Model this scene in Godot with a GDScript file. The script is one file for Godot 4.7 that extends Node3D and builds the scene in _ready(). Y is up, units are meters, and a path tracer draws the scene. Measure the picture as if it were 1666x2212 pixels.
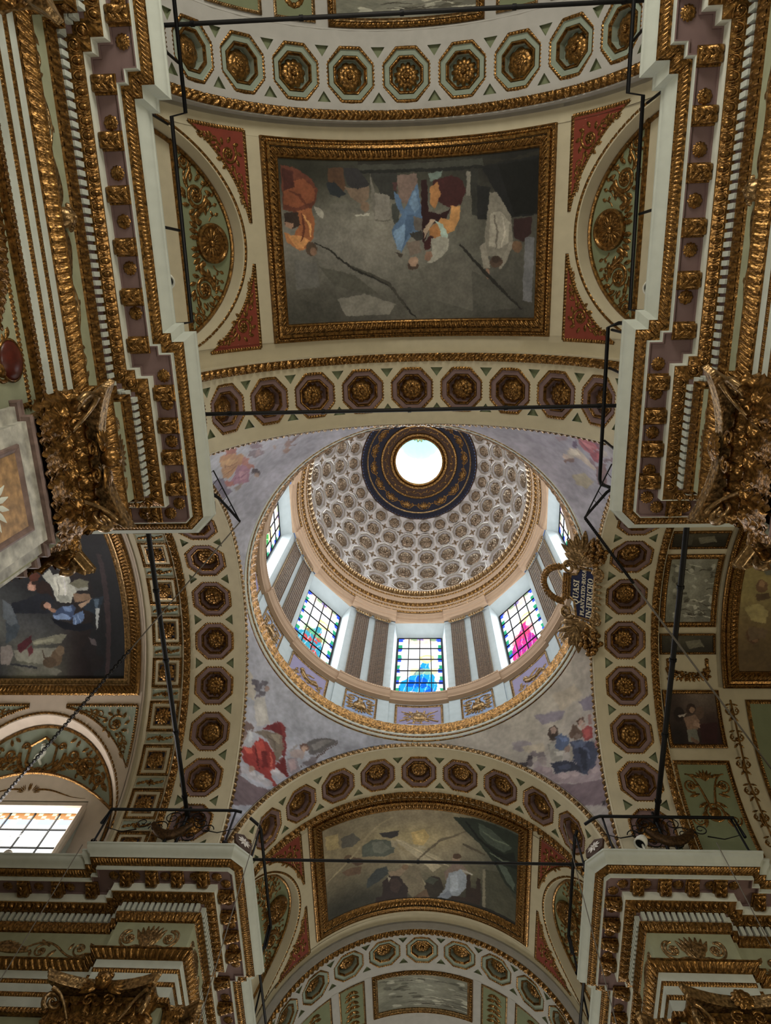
extends Node3D
# Church crossing seen from below: the middle of the crossing is the origin, -z runs to the chancel, +z down the nave, y is up, metres.

const HS := 12.975        # springing of every arch and vault
const DOME_H := 26.37     # centre of the dome's hemisphere
const DOME_R := 4.17
const STEP := 0.268       # angle between two octagonal coffers of an arch

var M := {}
var taken := {}
var mesh_cache := {}

class MB extends RefCounted:
	var st := SurfaceTool.new()
	var g := 1
	func _init() -> void:
		st.begin(Mesh.PRIMITIVE_TRIANGLES)
	func flat() -> void:
		st.set_smooth_group(0xFFFFFFFF)
	func fresh() -> void:
		g += 1
		st.set_smooth_group(g)
	func tri(a: Vector3, b: Vector3, c: Vector3) -> void:
		st.add_vertex(a)
		st.add_vertex(b)
		st.add_vertex(c)
	func quad(a: Vector3, b: Vector3, c: Vector3, d: Vector3) -> void:
		tri(a, b, c)
		tri(a, c, d)
	# rows of points become a skin; mode 0 smooth, 1 smooth along the rows' direction with hard edges between profile points, 2 flat
	func loft(rows: Array, mode := 0, closed := false, ring := false) -> void:
		var n := rows.size()
		var m: int = rows[0].size()
		var nn := n if closed else n - 1
		var mm := m if ring else m - 1
		if mode == 0:
			fresh()
		elif mode == 2:
			flat()
		for j in mm:
			if mode == 1:
				fresh()
			var j2 := (j + 1) % m
			for i in nn:
				var r: PackedVector3Array = rows[i]
				var q: PackedVector3Array = rows[(i + 1) % n]
				tri(r[j], q[j], q[j2])
				tri(r[j], q[j2], r[j2])
	func box(c: Vector3, s: Vector3, t := Transform3D.IDENTITY) -> void:
		flat()
		var h := s * 0.5
		var p := []
		for k in 8:
			p.append(t * (c + Vector3(h.x if k & 1 else -h.x, h.y if k & 2 else -h.y, h.z if k & 4 else -h.z)))
		quad(p[0], p[1], p[3], p[2])
		quad(p[5], p[4], p[6], p[7])
		quad(p[4], p[0], p[2], p[6])
		quad(p[1], p[5], p[7], p[3])
		quad(p[2], p[3], p[7], p[6])
		quad(p[4], p[5], p[1], p[0])
	# box with its edges towards +y/-y cut back by b, so that it catches light
	func bevel_box(c: Vector3, s: Vector3, b: float, t := Transform3D.IDENTITY) -> void:
		var rows := []
		for e in [[-1, 1], [-1, 0], [1, 0], [1, 1]]:
			var y: float = e[0] * (s.y * 0.5 - (0.0 if e[1] else b))
			var i: float = b if e[1] else 0.0
			var r := PackedVector3Array()
			for k in 4:
				var sx: float = [-1, 1, 1, -1][k] * (s.x * 0.5 - i)
				var sz: float = [-1, -1, 1, 1][k] * (s.z * 0.5 - i)
				r.append(t * (c + Vector3(sx, y, sz)))
			rows.append(r)
		loft(rows, 2, false, true)
		flat()
		quad(rows[0][0], rows[0][1], rows[0][2], rows[0][3])
		quad(rows[3][0], rows[3][3], rows[3][2], rows[3][1])
	func tube(pts: PackedVector3Array, r0: float, r1 := -1.0, sides := 6, closed := false) -> void:
		if r1 < 0.0:
			r1 = r0
		var rows := []
		var n := pts.size()
		var up := Vector3(0.31, 0.83, 0.46).normalized()
		for i in n:
			var a: Vector3 = pts[(i + n - 1) % n] if closed else pts[maxi(i - 1, 0)]
			var b: Vector3 = pts[(i + 1) % n] if closed else pts[mini(i + 1, n - 1)]
			var d := (b - a).normalized()
			var x := d.cross(up)
			if x.length() < 0.05:
				x = d.cross(Vector3(0.9, -0.2, 0.3))
			x = x.normalized()
			var y := x.cross(d).normalized()
			up = y
			var r := lerpf(r0, r1, float(i) / maxf(1.0, n - 1))
			var row := PackedVector3Array()
			for k in sides:
				var t := TAU * k / sides
				row.append(pts[i] + (x * cos(t) + y * sin(t)) * r)
			rows.append(row)
		loft(rows, 0, closed, true)
		if not closed:
			flat()
			for k in range(1, sides - 1):
				tri(rows[0][0], rows[0][k], rows[0][k + 1])
				tri(rows[n - 1][0], rows[n - 1][k + 1], rows[n - 1][k])
	# profile (radius, height) turned about the y axis of t; steps between a0 and a1
	func lathe(prof: PackedVector2Array, seg := 16, t := Transform3D.IDENTITY, mode := 0, a0 := 0.0, a1 := TAU) -> void:
		var rows := []
		var full := absf(a1 - a0 - TAU) < 1e-4
		for i in (seg if full else seg + 1):
			var a := lerpf(a0, a1, float(i) / seg)
			var r := PackedVector3Array()
			for p in prof:
				r.append(t * Vector3(p.x * sin(a), p.y, p.x * cos(a)))
			rows.append(r)
		loft(rows, mode, full)
	func done() -> ArrayMesh:
		st.generate_normals()
		st.index()
		return st.commit()

func xf(o: Vector3, ry := 0.0) -> Transform3D:
	return Transform3D(Basis(Vector3.UP, ry), o)

# a free name: banquet, banquet_001 ...
func numbered(called: String) -> String:
	var n: int = taken.get(called, -1) + 1
	taken[called] = n
	return called if n == 0 else "%s_%03d" % [called, n]

func thing(called: String, label := "", category := "", at := Transform3D.IDENTITY, group := "") -> Node3D:
	var o := Node3D.new()
	o.name = numbered(called)
	add_child(o)
	o.transform = at
	tag(o, label, category, group)
	return o

func tag(o: Node, label := "", category := "", group := "") -> void:
	if label:
		o.set_meta("label", label)
	if category:
		o.set_meta("category", category)
	if group:
		o.set_meta("group", group)

func structure(called: String, label := "", at := Transform3D.IDENTITY) -> Node3D:
	var o := Node3D.new()
	o.name = called if called.contains("_") and called.get_slice("_", 1).is_valid_int() else numbered(called)
	add_child(o)
	o.transform = at
	o.set_meta("kind", "structure")
	if label:
		o.set_meta("label", label)
	return o

func put(m: Mesh, called: String, mat: Material, parent: Node, at := Transform3D.IDENTITY) -> MeshInstance3D:
	var o := MeshInstance3D.new()
	o.mesh = m
	o.material_override = mat
	o.transform = at
	if parent == self:
		o.name = numbered(called)
		add_child(o)
	else:
		o.name = called
		parent.add_child(o, true)
	return o

func stuff(o: Node) -> Node:
	o.set_meta("kind", "stuff")
	return o

# ---------------------------------------------------------------- relief on a surface f(u, v, h)

func pat(kind: String, u: float, w: float) -> float:
	match kind:
		"bead":
			var d := pow((u - 0.5) / 0.44, 2) + pow((w - 0.5) / 0.5, 2)
			return sqrt(maxf(0.0, 1.0 - d))
		"egg":
			var e := pow((u - 0.5) / 0.34, 2) + pow((w - 0.5) / 0.5, 2)
			var h := sqrt(maxf(0.0, 1.0 - e))
			var side := minf(u, 1.0 - u)
			return maxf(h, 0.6 * maxf(0.0, 1.0 - side / 0.12) * sin(PI * clampf(w * 0.9 + 0.1, 0, 1)))
		"leaf":
			# lobed leaf with a sunk midrib, a small tongue standing between two leaves
			var v := absf(u - 0.5) * 2.0
			var edge := 0.72 * (1.0 - 0.35 * absf(sin(PI * (w * 2.0 + 0.25))))
			var h := sqrt(maxf(0.0, 1.0 - v / edge)) * (0.45 + 0.55 * sin(PI * (0.15 + 0.8 * w))) - (0.3 if v < 0.14 else 0.0)
			return maxf(h, 0.45 * maxf(0.0, 1.0 - (1.0 - v) / 0.16) * sin(PI * w))
		"rope":
			return sqrt(maxf(0.0, sin(PI * w))) * (0.6 + 0.4 * cos(TAU * (u + w)))
		"garland":
			# leaves lapping over each other in a chevron, berries along the middle
			var lob := 0.5 + 0.5 * cos(TAU * (u - 0.9 * absf(w - 0.5)))
			var vein := 0.22 * cos(TAU * 4.0 * (w + 0.25 * u))
			var berry := 0.5 * maxf(0.0, 1.0 - Vector2((u - 0.55) * 3.0, (w - 0.5) * 5.0).length())
			return sqrt(maxf(0.0, sin(PI * w))) * maxf(0.08, lob + vein + berry)
		"scroll":
			var a := Vector2(u - 0.5, (w - 0.5) * 0.9)
			var rr := a.length() * 2.0
			var th := atan2(a.y, a.x)
			return clampf(0.45 + 0.55 * cos(th * 1.0 + rr * 7.0), 0.0, 1.0) * sqrt(maxf(0.0, sin(PI * w)))
		"flute":
			return 1.0 - 0.9 * sin(PI * u)
	return 0.0

func strip(mb: MB, f: Callable, s0: float, s1: float, w0: float, w1: float, unit: float, kind: String, amp: float, ns := 6, nw := 4, closed := false) -> void:
	var count := maxi(1, roundi((s1 - s0) / unit))
	var tab := []
	for i in ns:
		var r := PackedFloat32Array()
		for j in nw + 1:
			r.append(amp * pat(kind, (i + 0.001) / ns, float(j) / nw))
		tab.append(r)
	var rows := []
	var total := count * ns
	var rough := 0.3 * amp if kind == "garland" else 0.0
	var rng := RandomNumberGenerator.new()
	rng.seed = 77
	for i in (total if closed else total + 1):
		var s := lerpf(s0, s1, float(i) / total)
		var hs: PackedFloat32Array = tab[i % ns]
		var r := PackedVector3Array()
		for j in nw + 1:
			r.append(f.call(s, lerpf(w0, w1, float(j) / nw), hs[j] + (rng.randf() * rough if rough > 0.0 else 0.0)))
		rows.append(r)
	mb.loft(rows, 0, closed)

# raised half-round stem along a curve drawn on the surface
func rel_curve(mb: MB, f: Callable, pts: PackedVector2Array, r0: float, r1: float, hk := 0.9) -> void:
	var rows := []
	var n := pts.size()
	for i in n:
		var d := (pts[mini(i + 1, n - 1)] - pts[maxi(i - 1, 0)]).normalized()
		var q := Vector2(-d.y, d.x)
		var r := lerpf(r0, r1, float(i) / (n - 1))
		var row := PackedVector3Array()
		for k in 5:
			var t := PI * k / 4.0
			var p := pts[i] - q * cos(t) * r
			row.append(f.call(p.x, p.y, sin(t) * r * hk))
		rows.append(row)
	mb.loft(rows, 0)

func spiral(c: Vector2, r0: float, r1: float, a0: float, turns: float, n := 22) -> PackedVector2Array:
	var p := PackedVector2Array()
	for i in n + 1:
		var t := float(i) / n
		var a := a0 + turns * TAU * t
		p.append(c + Vector2(cos(a), sin(a)) * lerpf(r0, r1, pow(t, 0.8)))
	return p

func bez(a: Vector2, b: Vector2, c: Vector2, d: Vector2, n := 12) -> PackedVector2Array:
	var p := PackedVector2Array()
	for i in n + 1:
		p.append(a.bezier_interpolate(b, c, d, float(i) / n))
	return p

func rel_leaf(mb: MB, f: Callable, at: Vector2, ang: float, ln: float, wid: float, h: float, lobes := 3.0) -> void:
	var d := Vector2(cos(ang), sin(ang))
	var q := Vector2(-d.y, d.x)
	var rows := []
	for i in 9:
		var t := i / 8.0
		var w := wid * 0.5 * pow(sin(PI * clampf(t * 0.93 + 0.05, 0, 1)), 0.7) * (1.0 - 0.35 * absf(sin(PI * lobes * t)))
		var row := PackedVector3Array()
		for k in 5:
			var e := (k - 2) / 2.0
			var p := at + d * ln * t + q * w * e
			var hh := h * sin(PI * minf(1.0, t * 0.8 + 0.15)) * ([0.0, 0.9, 0.55, 0.9, 0.0][k] as float)
			row.append(f.call(p.x, p.y, hh))
		rows.append(row)
	mb.loft(rows, 0)

func rel_dome(mb: MB, f: Callable, c: Vector2, r: float, h: float, seg := 10) -> void:
	var rows := []
	for i in seg:
		var a := TAU * i / seg
		var row := PackedVector3Array()
		for k in 4:
			var t := PI * 0.5 * k / 3.0
			var p := c + Vector2(cos(a), sin(a)) * r * cos(t)
			row.append(f.call(p.x, p.y, h * sin(t)))
		rows.append(row)
	mb.loft(rows, 0, true)

func rel_flower(mb: MB, f: Callable, c: Vector2, r: float, n: int, h: float, a0 := 0.0) -> void:
	for k in n:
		var a := a0 + TAU * k / n
		rel_leaf(mb, f, c + Vector2(cos(a), sin(a)) * r * 0.12, a, r * 0.9, r * 5.2 / n, h, 1.0)
	rel_dome(mb, f, c, r * 0.28, h * 1.5, 8)

# a run of scrolling foliage from a to b: alternating spirals on a waving stem
func rinceau(mb: MB, f: Callable, a: Vector2, b: Vector2, amp: float, n: int, thick: float, flip := 1.0) -> void:
	var d := (b - a)
	var ln := d.length() / n
	d = d.normalized()
	var q := Vector2(-d.y, d.x)
	for i in n:
		var s := flip * (1.0 if i % 2 == 0 else -1.0)
		var p0 := a + d * ln * i
		var p1 := a + d * ln * (i + 1)
		var mid := (p0 + p1) * 0.5
		rel_curve(mb, f, bez(p0, p0 + d * ln * 0.35 - q * s * amp * 0.9, p1 - d * ln * 0.35 - q * s * amp * 0.9, p1, 10), thick, thick * 0.9)
		var sp := spiral(mid + q * s * amp * 0.12, amp * 0.72, amp * 0.12, atan2(-s * q.y, -s * q.x) - s * 0.9, s * 1.5, 20)
		rel_curve(mb, f, sp, thick * 0.95, thick * 0.5)
		rel_flower(mb, f, mid + q * s * amp * 0.12, amp * 0.3, 6, thick * 1.2)
		rel_leaf(mb, f, p0 + d * ln * 0.12, atan2(d.y, d.x) + s * 0.9, amp * 0.9, amp * 0.45, thick)
		rel_leaf(mb, f, p1 - d * ln * 0.2, atan2(d.y, d.x) + s * 1.9, amp * 0.7, amp * 0.35, thick)
		rel_leaf(mb, f, mid - q * s * amp * 0.6, atan2(d.y, d.x) - s * 0.7, amp * 0.55, amp * 0.3, thick)

# flat disc-like flower of layered petals: lies in the xz plane, its face towards -y
func rosette(r: float, n1: int, n2: int, style := 0) -> ArrayMesh:
	var mb := MB.new()
	var layers := [[n1, 0.16, 1.0, 0.10, 0.30, 0.0], [n2, 0.10, 0.66, 0.22, 0.26, PI / n1]]
	if style == 2:
		layers.append([n2, 0.05, 0.42, 0.34, 0.2, 0.4])
	for L in layers:
		var n: int = L[0]
		for k in n:
			var a: float = TAU * k / n + L[5]
			var d := Vector3(cos(a), 0, sin(a))
			var q := Vector3(-d.z, 0, d.x)
			var rows := []
			for i in 6:
				var t := i / 5.0
				var rad: float = lerpf(L[1], L[2], t) * r
				var wid: float = PI * L[2] / n * r * 1.05 * pow(sin(PI * clampf(0.12 + t * 0.82, 0, 1)), 0.6)
				if style == 1:
					wid *= 1.0 - 0.2 * absf(sin(TAU * t))
				var lift: float = (L[3] + L[4] * sin(PI * (t * 0.75 + 0.1)) - 0.12 * t) * r
				var row := PackedVector3Array()
				for e in 5:
					var x := (e - 2) / 2.0
					var hh := lift * (1.0 - 0.45 * x * x) - (0.05 * r if e == 2 else 0.0)
					row.append(d * rad + q * wid * x - Vector3(0, hh, 0))
				rows.append(row)
			mb.loft(rows, 0)
	for k in 6:
		var a := TAU * k / 6
		mb.lathe(PackedVector2Array([Vector2(0.10 * r, 0), Vector2(0.085 * r, -0.07 * r), Vector2(0.0, -0.11 * r)]), 6, xf(Vector3(cos(a) * 0.13 * r, -0.42 * r, sin(a) * 0.13 * r)))
	mb.lathe(PackedVector2Array([Vector2(0.2 * r, 0.0), Vector2(0.18 * r, -0.4 * r), Vector2(0.1 * r, -0.52 * r), Vector2(0, -0.56 * r)]), 8)
	return mb.done()

# ---------------------------------------------------------------- materials

func noise_tex(seed_: int, freq: float, low: float, high: float, oct := 4, size := 256) -> ImageTexture:
	var n := FastNoiseLite.new()
	n.seed = seed_
	n.frequency = freq
	n.fractal_octaves = oct
	var im := n.get_seamless_image(size, size)
	im.convert(Image.FORMAT_RGB8)
	for y in size:
		for x in size:
			var v := lerpf(low, high, im.get_pixel(x, y).r)
			im.set_pixel(x, y, Color(v, v, v))
	im.generate_mipmaps()
	return ImageTexture.create_from_image(im)

func bump_tex(seed_: int, freq: float, strength: float, size := 256) -> ImageTexture:
	var n := FastNoiseLite.new()
	n.seed = seed_
	n.frequency = freq
	n.fractal_octaves = 4
	var im := n.get_seamless_image(size, size)
	im.convert(Image.FORMAT_RGBA8)
	im.bump_map_to_normal_map(strength)
	return ImageTexture.create_from_image(im)

var tx := {}

func paint(called: String, c: Color, rough := 0.75, metal := 0.0, tex := "plaster", scale := 0.6, spec := 0.4) -> StandardMaterial3D:
	var m := StandardMaterial3D.new()
	m.albedo_color = c
	m.roughness = rough
	m.metallic = metal
	m.metallic_specular = spec
	if tex:
		m.albedo_texture = tx[tex]
		m.uv1_triplanar = true
		m.uv1_world_triplanar = true
		m.uv1_scale = Vector3.ONE * scale
	m.cull_mode = BaseMaterial3D.CULL_DISABLED
	M[called] = m
	return m

func gold(called: String, c: Color, rough: float, metal := 0.72) -> void:
	var m := paint(called, c, rough, metal, "patina", 1.7)
	m.normal_enabled = true
	m.normal_texture = tx.gesso
	m.normal_scale = 0.35

func materials() -> void:
	tx.plaster = noise_tex(3, 0.02, 0.92, 1.0, 5)
	tx.patina = noise_tex(11, 0.03, 0.25, 1.0)
	tx.marble = noise_tex(23, 0.02, 0.62, 1.0, 5)
	tx.gesso = bump_tex(31, 0.05, 6.0)
	paint("cream", Color(0.78, 0.74, 0.63))
	paint("white", Color(0.84, 0.85, 0.80))
	paint("cornice", Color(0.75, 0.77, 0.73))
	paint("pale", Color(0.72, 0.71, 0.69))
	paint("mauve", Color(0.50, 0.41, 0.40))
	paint("green", Color(0.50, 0.53, 0.41))
	paint("frieze", Color(0.60, 0.61, 0.50))
	paint("palegreen", Color(0.58, 0.62, 0.56))
	paint("red", Color(0.52, 0.24, 0.18))
	paint("navycoffer", Color(0.11, 0.12, 0.19))
	paint("drum", Color(0.70, 0.74, 0.74))
	paint("rose", Color(0.68, 0.57, 0.46))
	paint("lilac", Color(0.56, 0.53, 0.64))
	paint("skyblue", Color(0.55, 0.62, 0.74))
	paint("domegrey", Color(0.80, 0.77, 0.75), 0.45)
	paint("silver", Color(0.80, 0.77, 0.73), 0.35, 0.4)
	paint("navy", Color(0.13, 0.13, 0.18))
	paint("umber", Color(0.27, 0.19, 0.14))
	paint("iron", Color(0.045, 0.045, 0.05), 0.55, 0.3, "")
	paint("tie", Color(0.07, 0.065, 0.06), 0.6, 0.2, "")
	paint("marble", Color(0.80, 0.79, 0.74), 0.45, 0.0, "marble", 0.8)
	paint("ochremarble", Color(0.74, 0.58, 0.38), 0.45, 0.0, "marble", 1.3)
	paint("mauvestone", Color(0.55, 0.46, 0.43), 0.5, 0.0, "marble", 0.9)
	paint("floor", Color(0.70, 0.66, 0.60), 0.4, 0.0, "marble", 0.3)
	paint("bronze", Color(0.45, 0.33, 0.2), 0.5, 0.6, "patina", 2.0)
	paint("plasticwhite", Color(0.82, 0.82, 0.78), 0.5, 0.0, "")
	paint("flutes", Color(0.68, 0.57, 0.47), 0.4, 0.4, "patina", 2.0)
	paint("pinkcream", Color(0.76, 0.70, 0.63))
	paint("redstone", Color(0.36, 0.14, 0.10), 0.35, 0.0, "marble", 1.5)
	paint("palm", Color(0.16, 0.20, 0.12), 0.6, 0.0, "")
	paint("rope", Color(0.42, 0.40, 0.37), 0.7, 0.0, "")
	paint("tablet", Color(0.09, 0.12, 0.26), 0.4, 0.0, "")
	paint("lettering", Color(0.88, 0.84, 0.74), 0.4, 0.0, "")
	gold("domegold", Color(0.80, 0.69, 0.57), 0.33, 0.5)
	gold("gold", Color(0.77, 0.57, 0.31), 0.27)
	gold("goldpale", Color(0.84, 0.68, 0.46), 0.29)

# ---------------------------------------------------------------- arches with octagonal coffers
# built in a local frame in which the arch spans x and lies between z 4.1 and 5.6 (the nave's crossing arch); the others are this one turned

const AR := 3.93
const AZ := 4.845

func cyl(R: float, th: float, z: float) -> Vector3:
	return Vector3(R * sin(th), HS + R * cos(th), z)

func f_cyl(R: float) -> Callable:
	return func(u: float, v: float, h: float) -> Vector3:
		return cyl(R - h, u / R, v)

func arch_frame(R: float, th: float, z: float) -> Transform3D:
	return Transform3D(Basis(Vector3(cos(th), -sin(th), 0), Vector3(sin(th), cos(th), 0), Vector3(0, 0, 1)), cyl(R, th, z))

func octagon(r: float, y: float, per := 1) -> PackedVector3Array:
	var p := PackedVector3Array()
	var c := r / cos(PI / 8)
	for k in 8:
		var a := Vector3(cos(PI / 8 + k * PI / 4), 0, sin(PI / 8 + k * PI / 4)) * c
		var b := Vector3(cos(PI / 8 + (k + 1) * PI / 4), 0, sin(PI / 8 + (k + 1) * PI / 4)) * c
		for i in per:
			p.append(a.lerp(b, float(i) / per) + Vector3(0, y, 0))
	return p

func octagon_ring(mb: MB, prof: Array, mode := 1) -> void:
	var rows := []
	for i in 8:
		rows.append(PackedVector3Array())
	for q in prof:
		var o := octagon(q[0], q[1])
		for i in 8:
			rows[i].append(o[i])
	# hard edges at the eight corners
	for i in 8:
		mb.loft([rows[i], rows[(i + 1) % 8]], 2 if mode == 1 else 0)

func octagon_floor(mb: MB, r: float, y: float) -> void:
	mb.flat()
	var o := octagon(r, y)
	for i in range(1, 7):
		mb.tri(o[0], o[i], o[i + 1])

# beaded rim round an octagon
func octagon_bead(mb: MB, r_out: float, r_in: float, y: float, amp: float, per: int) -> void:
	var rows := []
	for k in 8:
		for b in per:
			for i in 4:
				var row := PackedVector3Array()
				for j in 4:
					var w := j / 3.0
					var r := lerpf(r_out, r_in, w)
					var c := r / cos(PI / 8)
					var t := (b + i / 4.0) / per
					var p := Vector3(cos(PI / 8 + k * PI / 4), 0, sin(PI / 8 + k * PI / 4)).lerp(Vector3(cos(PI / 8 + (k + 1) * PI / 4), 0, sin(PI / 8 + (k + 1) * PI / 4)), t) * c
					row.append(p + Vector3(0, y - amp * (0.25 + 0.75 * pat("egg", i / 4.0 + 0.01, w)) * (1.0 if j == 1 or j == 2 else 0.0), 0))
				rows.append(row)
	mb.loft(rows, 0, true)

func arch_meshes() -> void:
	var mb := MB.new()
	var a := AR * STEP * 0.5
	var ro := 0.44
	var rs := ro * tan(PI / 8)
	var half := PackedVector2Array([Vector2(0, -0.72), Vector2(a, -0.72), Vector2(a, -0.46), Vector2(a - 0.13, -0.46), Vector2(a, -0.28), Vector2(a, 0.28), Vector2(a - 0.13, 0.46), Vector2(a, 0.46), Vector2(a, 0.60), Vector2(0, 0.60), Vector2(0, ro), Vector2(rs, ro), Vector2(ro, rs), Vector2(ro, -rs), Vector2(rs, -ro), Vector2(0, -ro)])
	var idx := Geometry2D.triangulate_polygon(half)
	var sf := SurfaceTool.new()
	sf.begin(Mesh.PRIMITIVE_TRIANGLES)
	var vert := func(th: float, z: float) -> void:
		sf.set_normal(Vector3(-sin(th), -cos(th), 0))
		sf.add_vertex(cyl(AR, th, z))
	for k in range(-5, 6):
		for s in [-1.0, 1.0]:
			for i in range(0, idx.size(), 3):
				for e in ([0, 2, 1] if s > 0 else [0, 1, 2]):
					var p := half[idx[i + e]]
					vert.call(k * STEP + s * p.x / AR, AZ + p.y)
	for s in [-1.0, 1.0]:
		var q := [[5.5 * STEP, -0.72], [PI / 2, -0.72], [PI / 2, 0.6], [5.5 * STEP, -0.72], [PI / 2, 0.6], [5.5 * STEP, 0.6]]
		for i in ([0, 2, 1, 3, 5, 4] if s > 0 else [0, 1, 2, 3, 4, 5]):
			vert.call(s * q[i][0], AZ + q[i][1])
	mesh_cache.soffit = sf.commit()
	# cream fillet along the crossing edge and the riser up to the vault
	mb = MB.new()
	var rows := []
	for i in 49:
		var th := lerpf(-PI / 2, PI / 2, i / 48.0)
		rows.append(PackedVector3Array([cyl(AR, th, 4.14), cyl(AR - 0.012, th, 4.125), cyl(AR, th, 4.10), cyl(AR + 0.03, th, 4.095), cyl(AR + 0.2, th, 4.12)]))
	mb.loft(rows, 1)
	rows = []
	for i in 49:
		var th := lerpf(-PI / 2, PI / 2, i / 48.0)
		rows.append(PackedVector3Array([cyl(AR, th, 5.43), cyl(AR, th, 5.62), cyl(AR + 0.26, th, 5.62)]))
	mb.loft(rows, 1)
	mesh_cache.arch_fillet = mb.done()
	mb = MB.new()
	strip(mb, func(u: float, w: float, h: float) -> Vector3: return cyl(AR + 0.02 + 0.13 * w, u, 4.09 - h * 1.0), -PI / 2, PI / 2, 0.0, 1.0, 0.135 / AR, "egg", 0.055, 8, 4)
	mesh_cache.arch_edge = mb.done()
	mb = MB.new()
	strip(mb, func(u: float, w: float, h: float) -> Vector3: return cyl(AR - h, u, 5.43 + 0.17 * w), -PI / 2, PI / 2, 0.0, 1.0, 0.16 / AR, "garland", 0.075, 10, 8)
	mesh_cache.arch_garland = mb.done()
	mb = MB.new()
	octagon_ring(mb, [[0.41, -0.012], [0.395, 0.012], [0.325, 0.012], [0.318, 0.03], [0.31, 0.03]])
	mesh_cache.coffer_ring = mb.done()
	mb = MB.new()
	octagon_bead(mb, 0.475, 0.405, 0.0, 0.036, 6)
	mesh_cache.coffer_bead = mb.done()
	mb = MB.new()
	octagon_ring(mb, [[0.322, 0.03], [0.308, -0.006], [0.29, -0.006], [0.278, 0.02], [0.27, 0.01], [0.26, 0.032]])
	mesh_cache.coffer_inner = mb.done()
	mb = MB.new()
	octagon_ring(mb, [[0.262, 0.03], [0.255, 0.17]])
	octagon_floor(mb, 0.255, 0.17)
	mesh_cache.coffer_well = mb.done()
	mesh_cache.ros0 = rosette(0.245, 8, 6, 0)
	mesh_cache.ros1 = rosette(0.24, 12, 8, 1)
	mesh_cache.ros2 = rosette(0.245, 7, 5, 2)
	mesh_cache.ros3 = rosette(0.24, 10, 6, 0)
	mb = MB.new()
	mb.flat()
	var t0 := [Vector3(-0.13, 0, 0.46), Vector3(0.13, 0, 0.46), Vector3(0, 0, 0.28)]
	var up := Vector3(0, 0.06, 0)
	for i in 3:
		mb.quad(t0[i], t0[(i + 1) % 3], t0[(i + 1) % 3] + up, t0[i] + up)
	mb.tri(t0[0] + up, t0[1] + up, t0[2] + up)
	mesh_cache.arch_triangle = mb.done()

func coffer(parent: Node3D, at: Transform3D, ring_mat: String, i: int) -> void:
	var c := put(mesh_cache.coffer_ring, "coffer", M[ring_mat], parent, at)
	put(mesh_cache.coffer_bead, "beaded_rim", M.gold, c)
	put(mesh_cache.coffer_inner, "inner_frame", M.gold, c)
	put(mesh_cache.coffer_well, "coffer_well", M[ring_mat], c)
	put(mesh_cache["ros%d" % (i % 4)], "rosette", M.gold, c, Transform3D(Basis(Vector3.UP, i * 0.7), Vector3(0, 0.16, 0)))

func build_arch(called: String, label: String, at: Transform3D, ground: String, ring: String, edge := true, off := 0) -> Node3D:
	var o := structure(called, label, at)
	put(mesh_cache.soffit, "arch_soffit", M[ground], o)
	put(mesh_cache.arch_fillet, "fillet", M[ground], o)
	if edge:
		tag(stuff(put(mesh_cache.arch_edge, "egg_molding", M.goldpale, o)), "row of small gilded eggs along the arch edge")
	tag(stuff(put(mesh_cache.arch_garland, "garland_molding", M.gold, o)), "gilded leaf garland along the arch")
	for k in range(-5, 6):
		coffer(o, arch_frame(AR, k * STEP, AZ), ring, posmod(k * 3 + off, 11))
	for k in range(-6, 6):
		var t := arch_frame(AR, (k + 0.5) * STEP, AZ)
		put(mesh_cache.arch_triangle, "triangle_recess", M.green, o, t)
		put(mesh_cache.arch_triangle, "triangle_recess", M.green, o, t * Transform3D(Basis(Vector3.UP, PI), Vector3.ZERO))
	return o

# ---------------------------------------------------------------- frames, panels and painted canvases on a surface f(u, v, h)

# a moulded frame: prof is a list of [inset, height] from the outer edge inwards, nu/nv how finely each side follows the surface
func frame_rows(f: Callable, u0: float, u1: float, v0: float, v1: float, prof: Array, nu: int, nv: int) -> Array:
	var sides := []
	for k in 4:
		var n := nu if k % 2 == 0 else nv
		var rows := []
		for i in n + 1:
			var t := float(i) / n
			var row := PackedVector3Array()
			for q in prof:
				var e: float = q[0]
				var c := [Vector2(u0 + e, v0 + e), Vector2(u1 - e, v0 + e), Vector2(u1 - e, v1 - e), Vector2(u0 + e, v1 - e)]
				var p: Vector2 = (c[k] as Vector2).lerp(c[(k + 1) % 4], t)
				row.append(f.call(p.x, p.y, q[1]))
			rows.append(row)
		sides.append(rows)
	return sides

func frame_mesh(f: Callable, u0: float, u1: float, v0: float, v1: float, prof: Array, nu := 24, nv := 1, mode := 1) -> ArrayMesh:
	var mb := MB.new()
	for rows in frame_rows(f, u0, u1, v0, v1, prof, nu, nv):
		mb.loft(rows, mode)
	return mb.done()

# ornament strip running round a rectangle, from inset e0 to e1 at height h0
func frame_strip(f: Callable, u0: float, u1: float, v0: float, v1: float, e0: float, e1: float, h0: float, unit: float, kind: String, amp: float, ns := 6, nw := 4) -> ArrayMesh:
	var mb := MB.new()
	for k in 4:
		var g := func(s: float, w: float, h: float) -> Vector3:
			var e := lerpf(e0, e1, w)
			var c := [Vector2(u0 + e, v0 + e), Vector2(u1 - e, v0 + e), Vector2(u1 - e, v1 - e), Vector2(u0 + e, v1 - e)]
			var p: Vector2 = (c[k] as Vector2).lerp(c[(k + 1) % 4], s)
			return f.call(p.x, p.y, h0 + h)
		var ln := (u1 - u0) if k % 2 == 0 else (v1 - v0)
		strip(mb, g, 0.0, 1.0, 0.0, 1.0, unit / ln, kind, amp, ns, nw)
	return mb.done()

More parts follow.
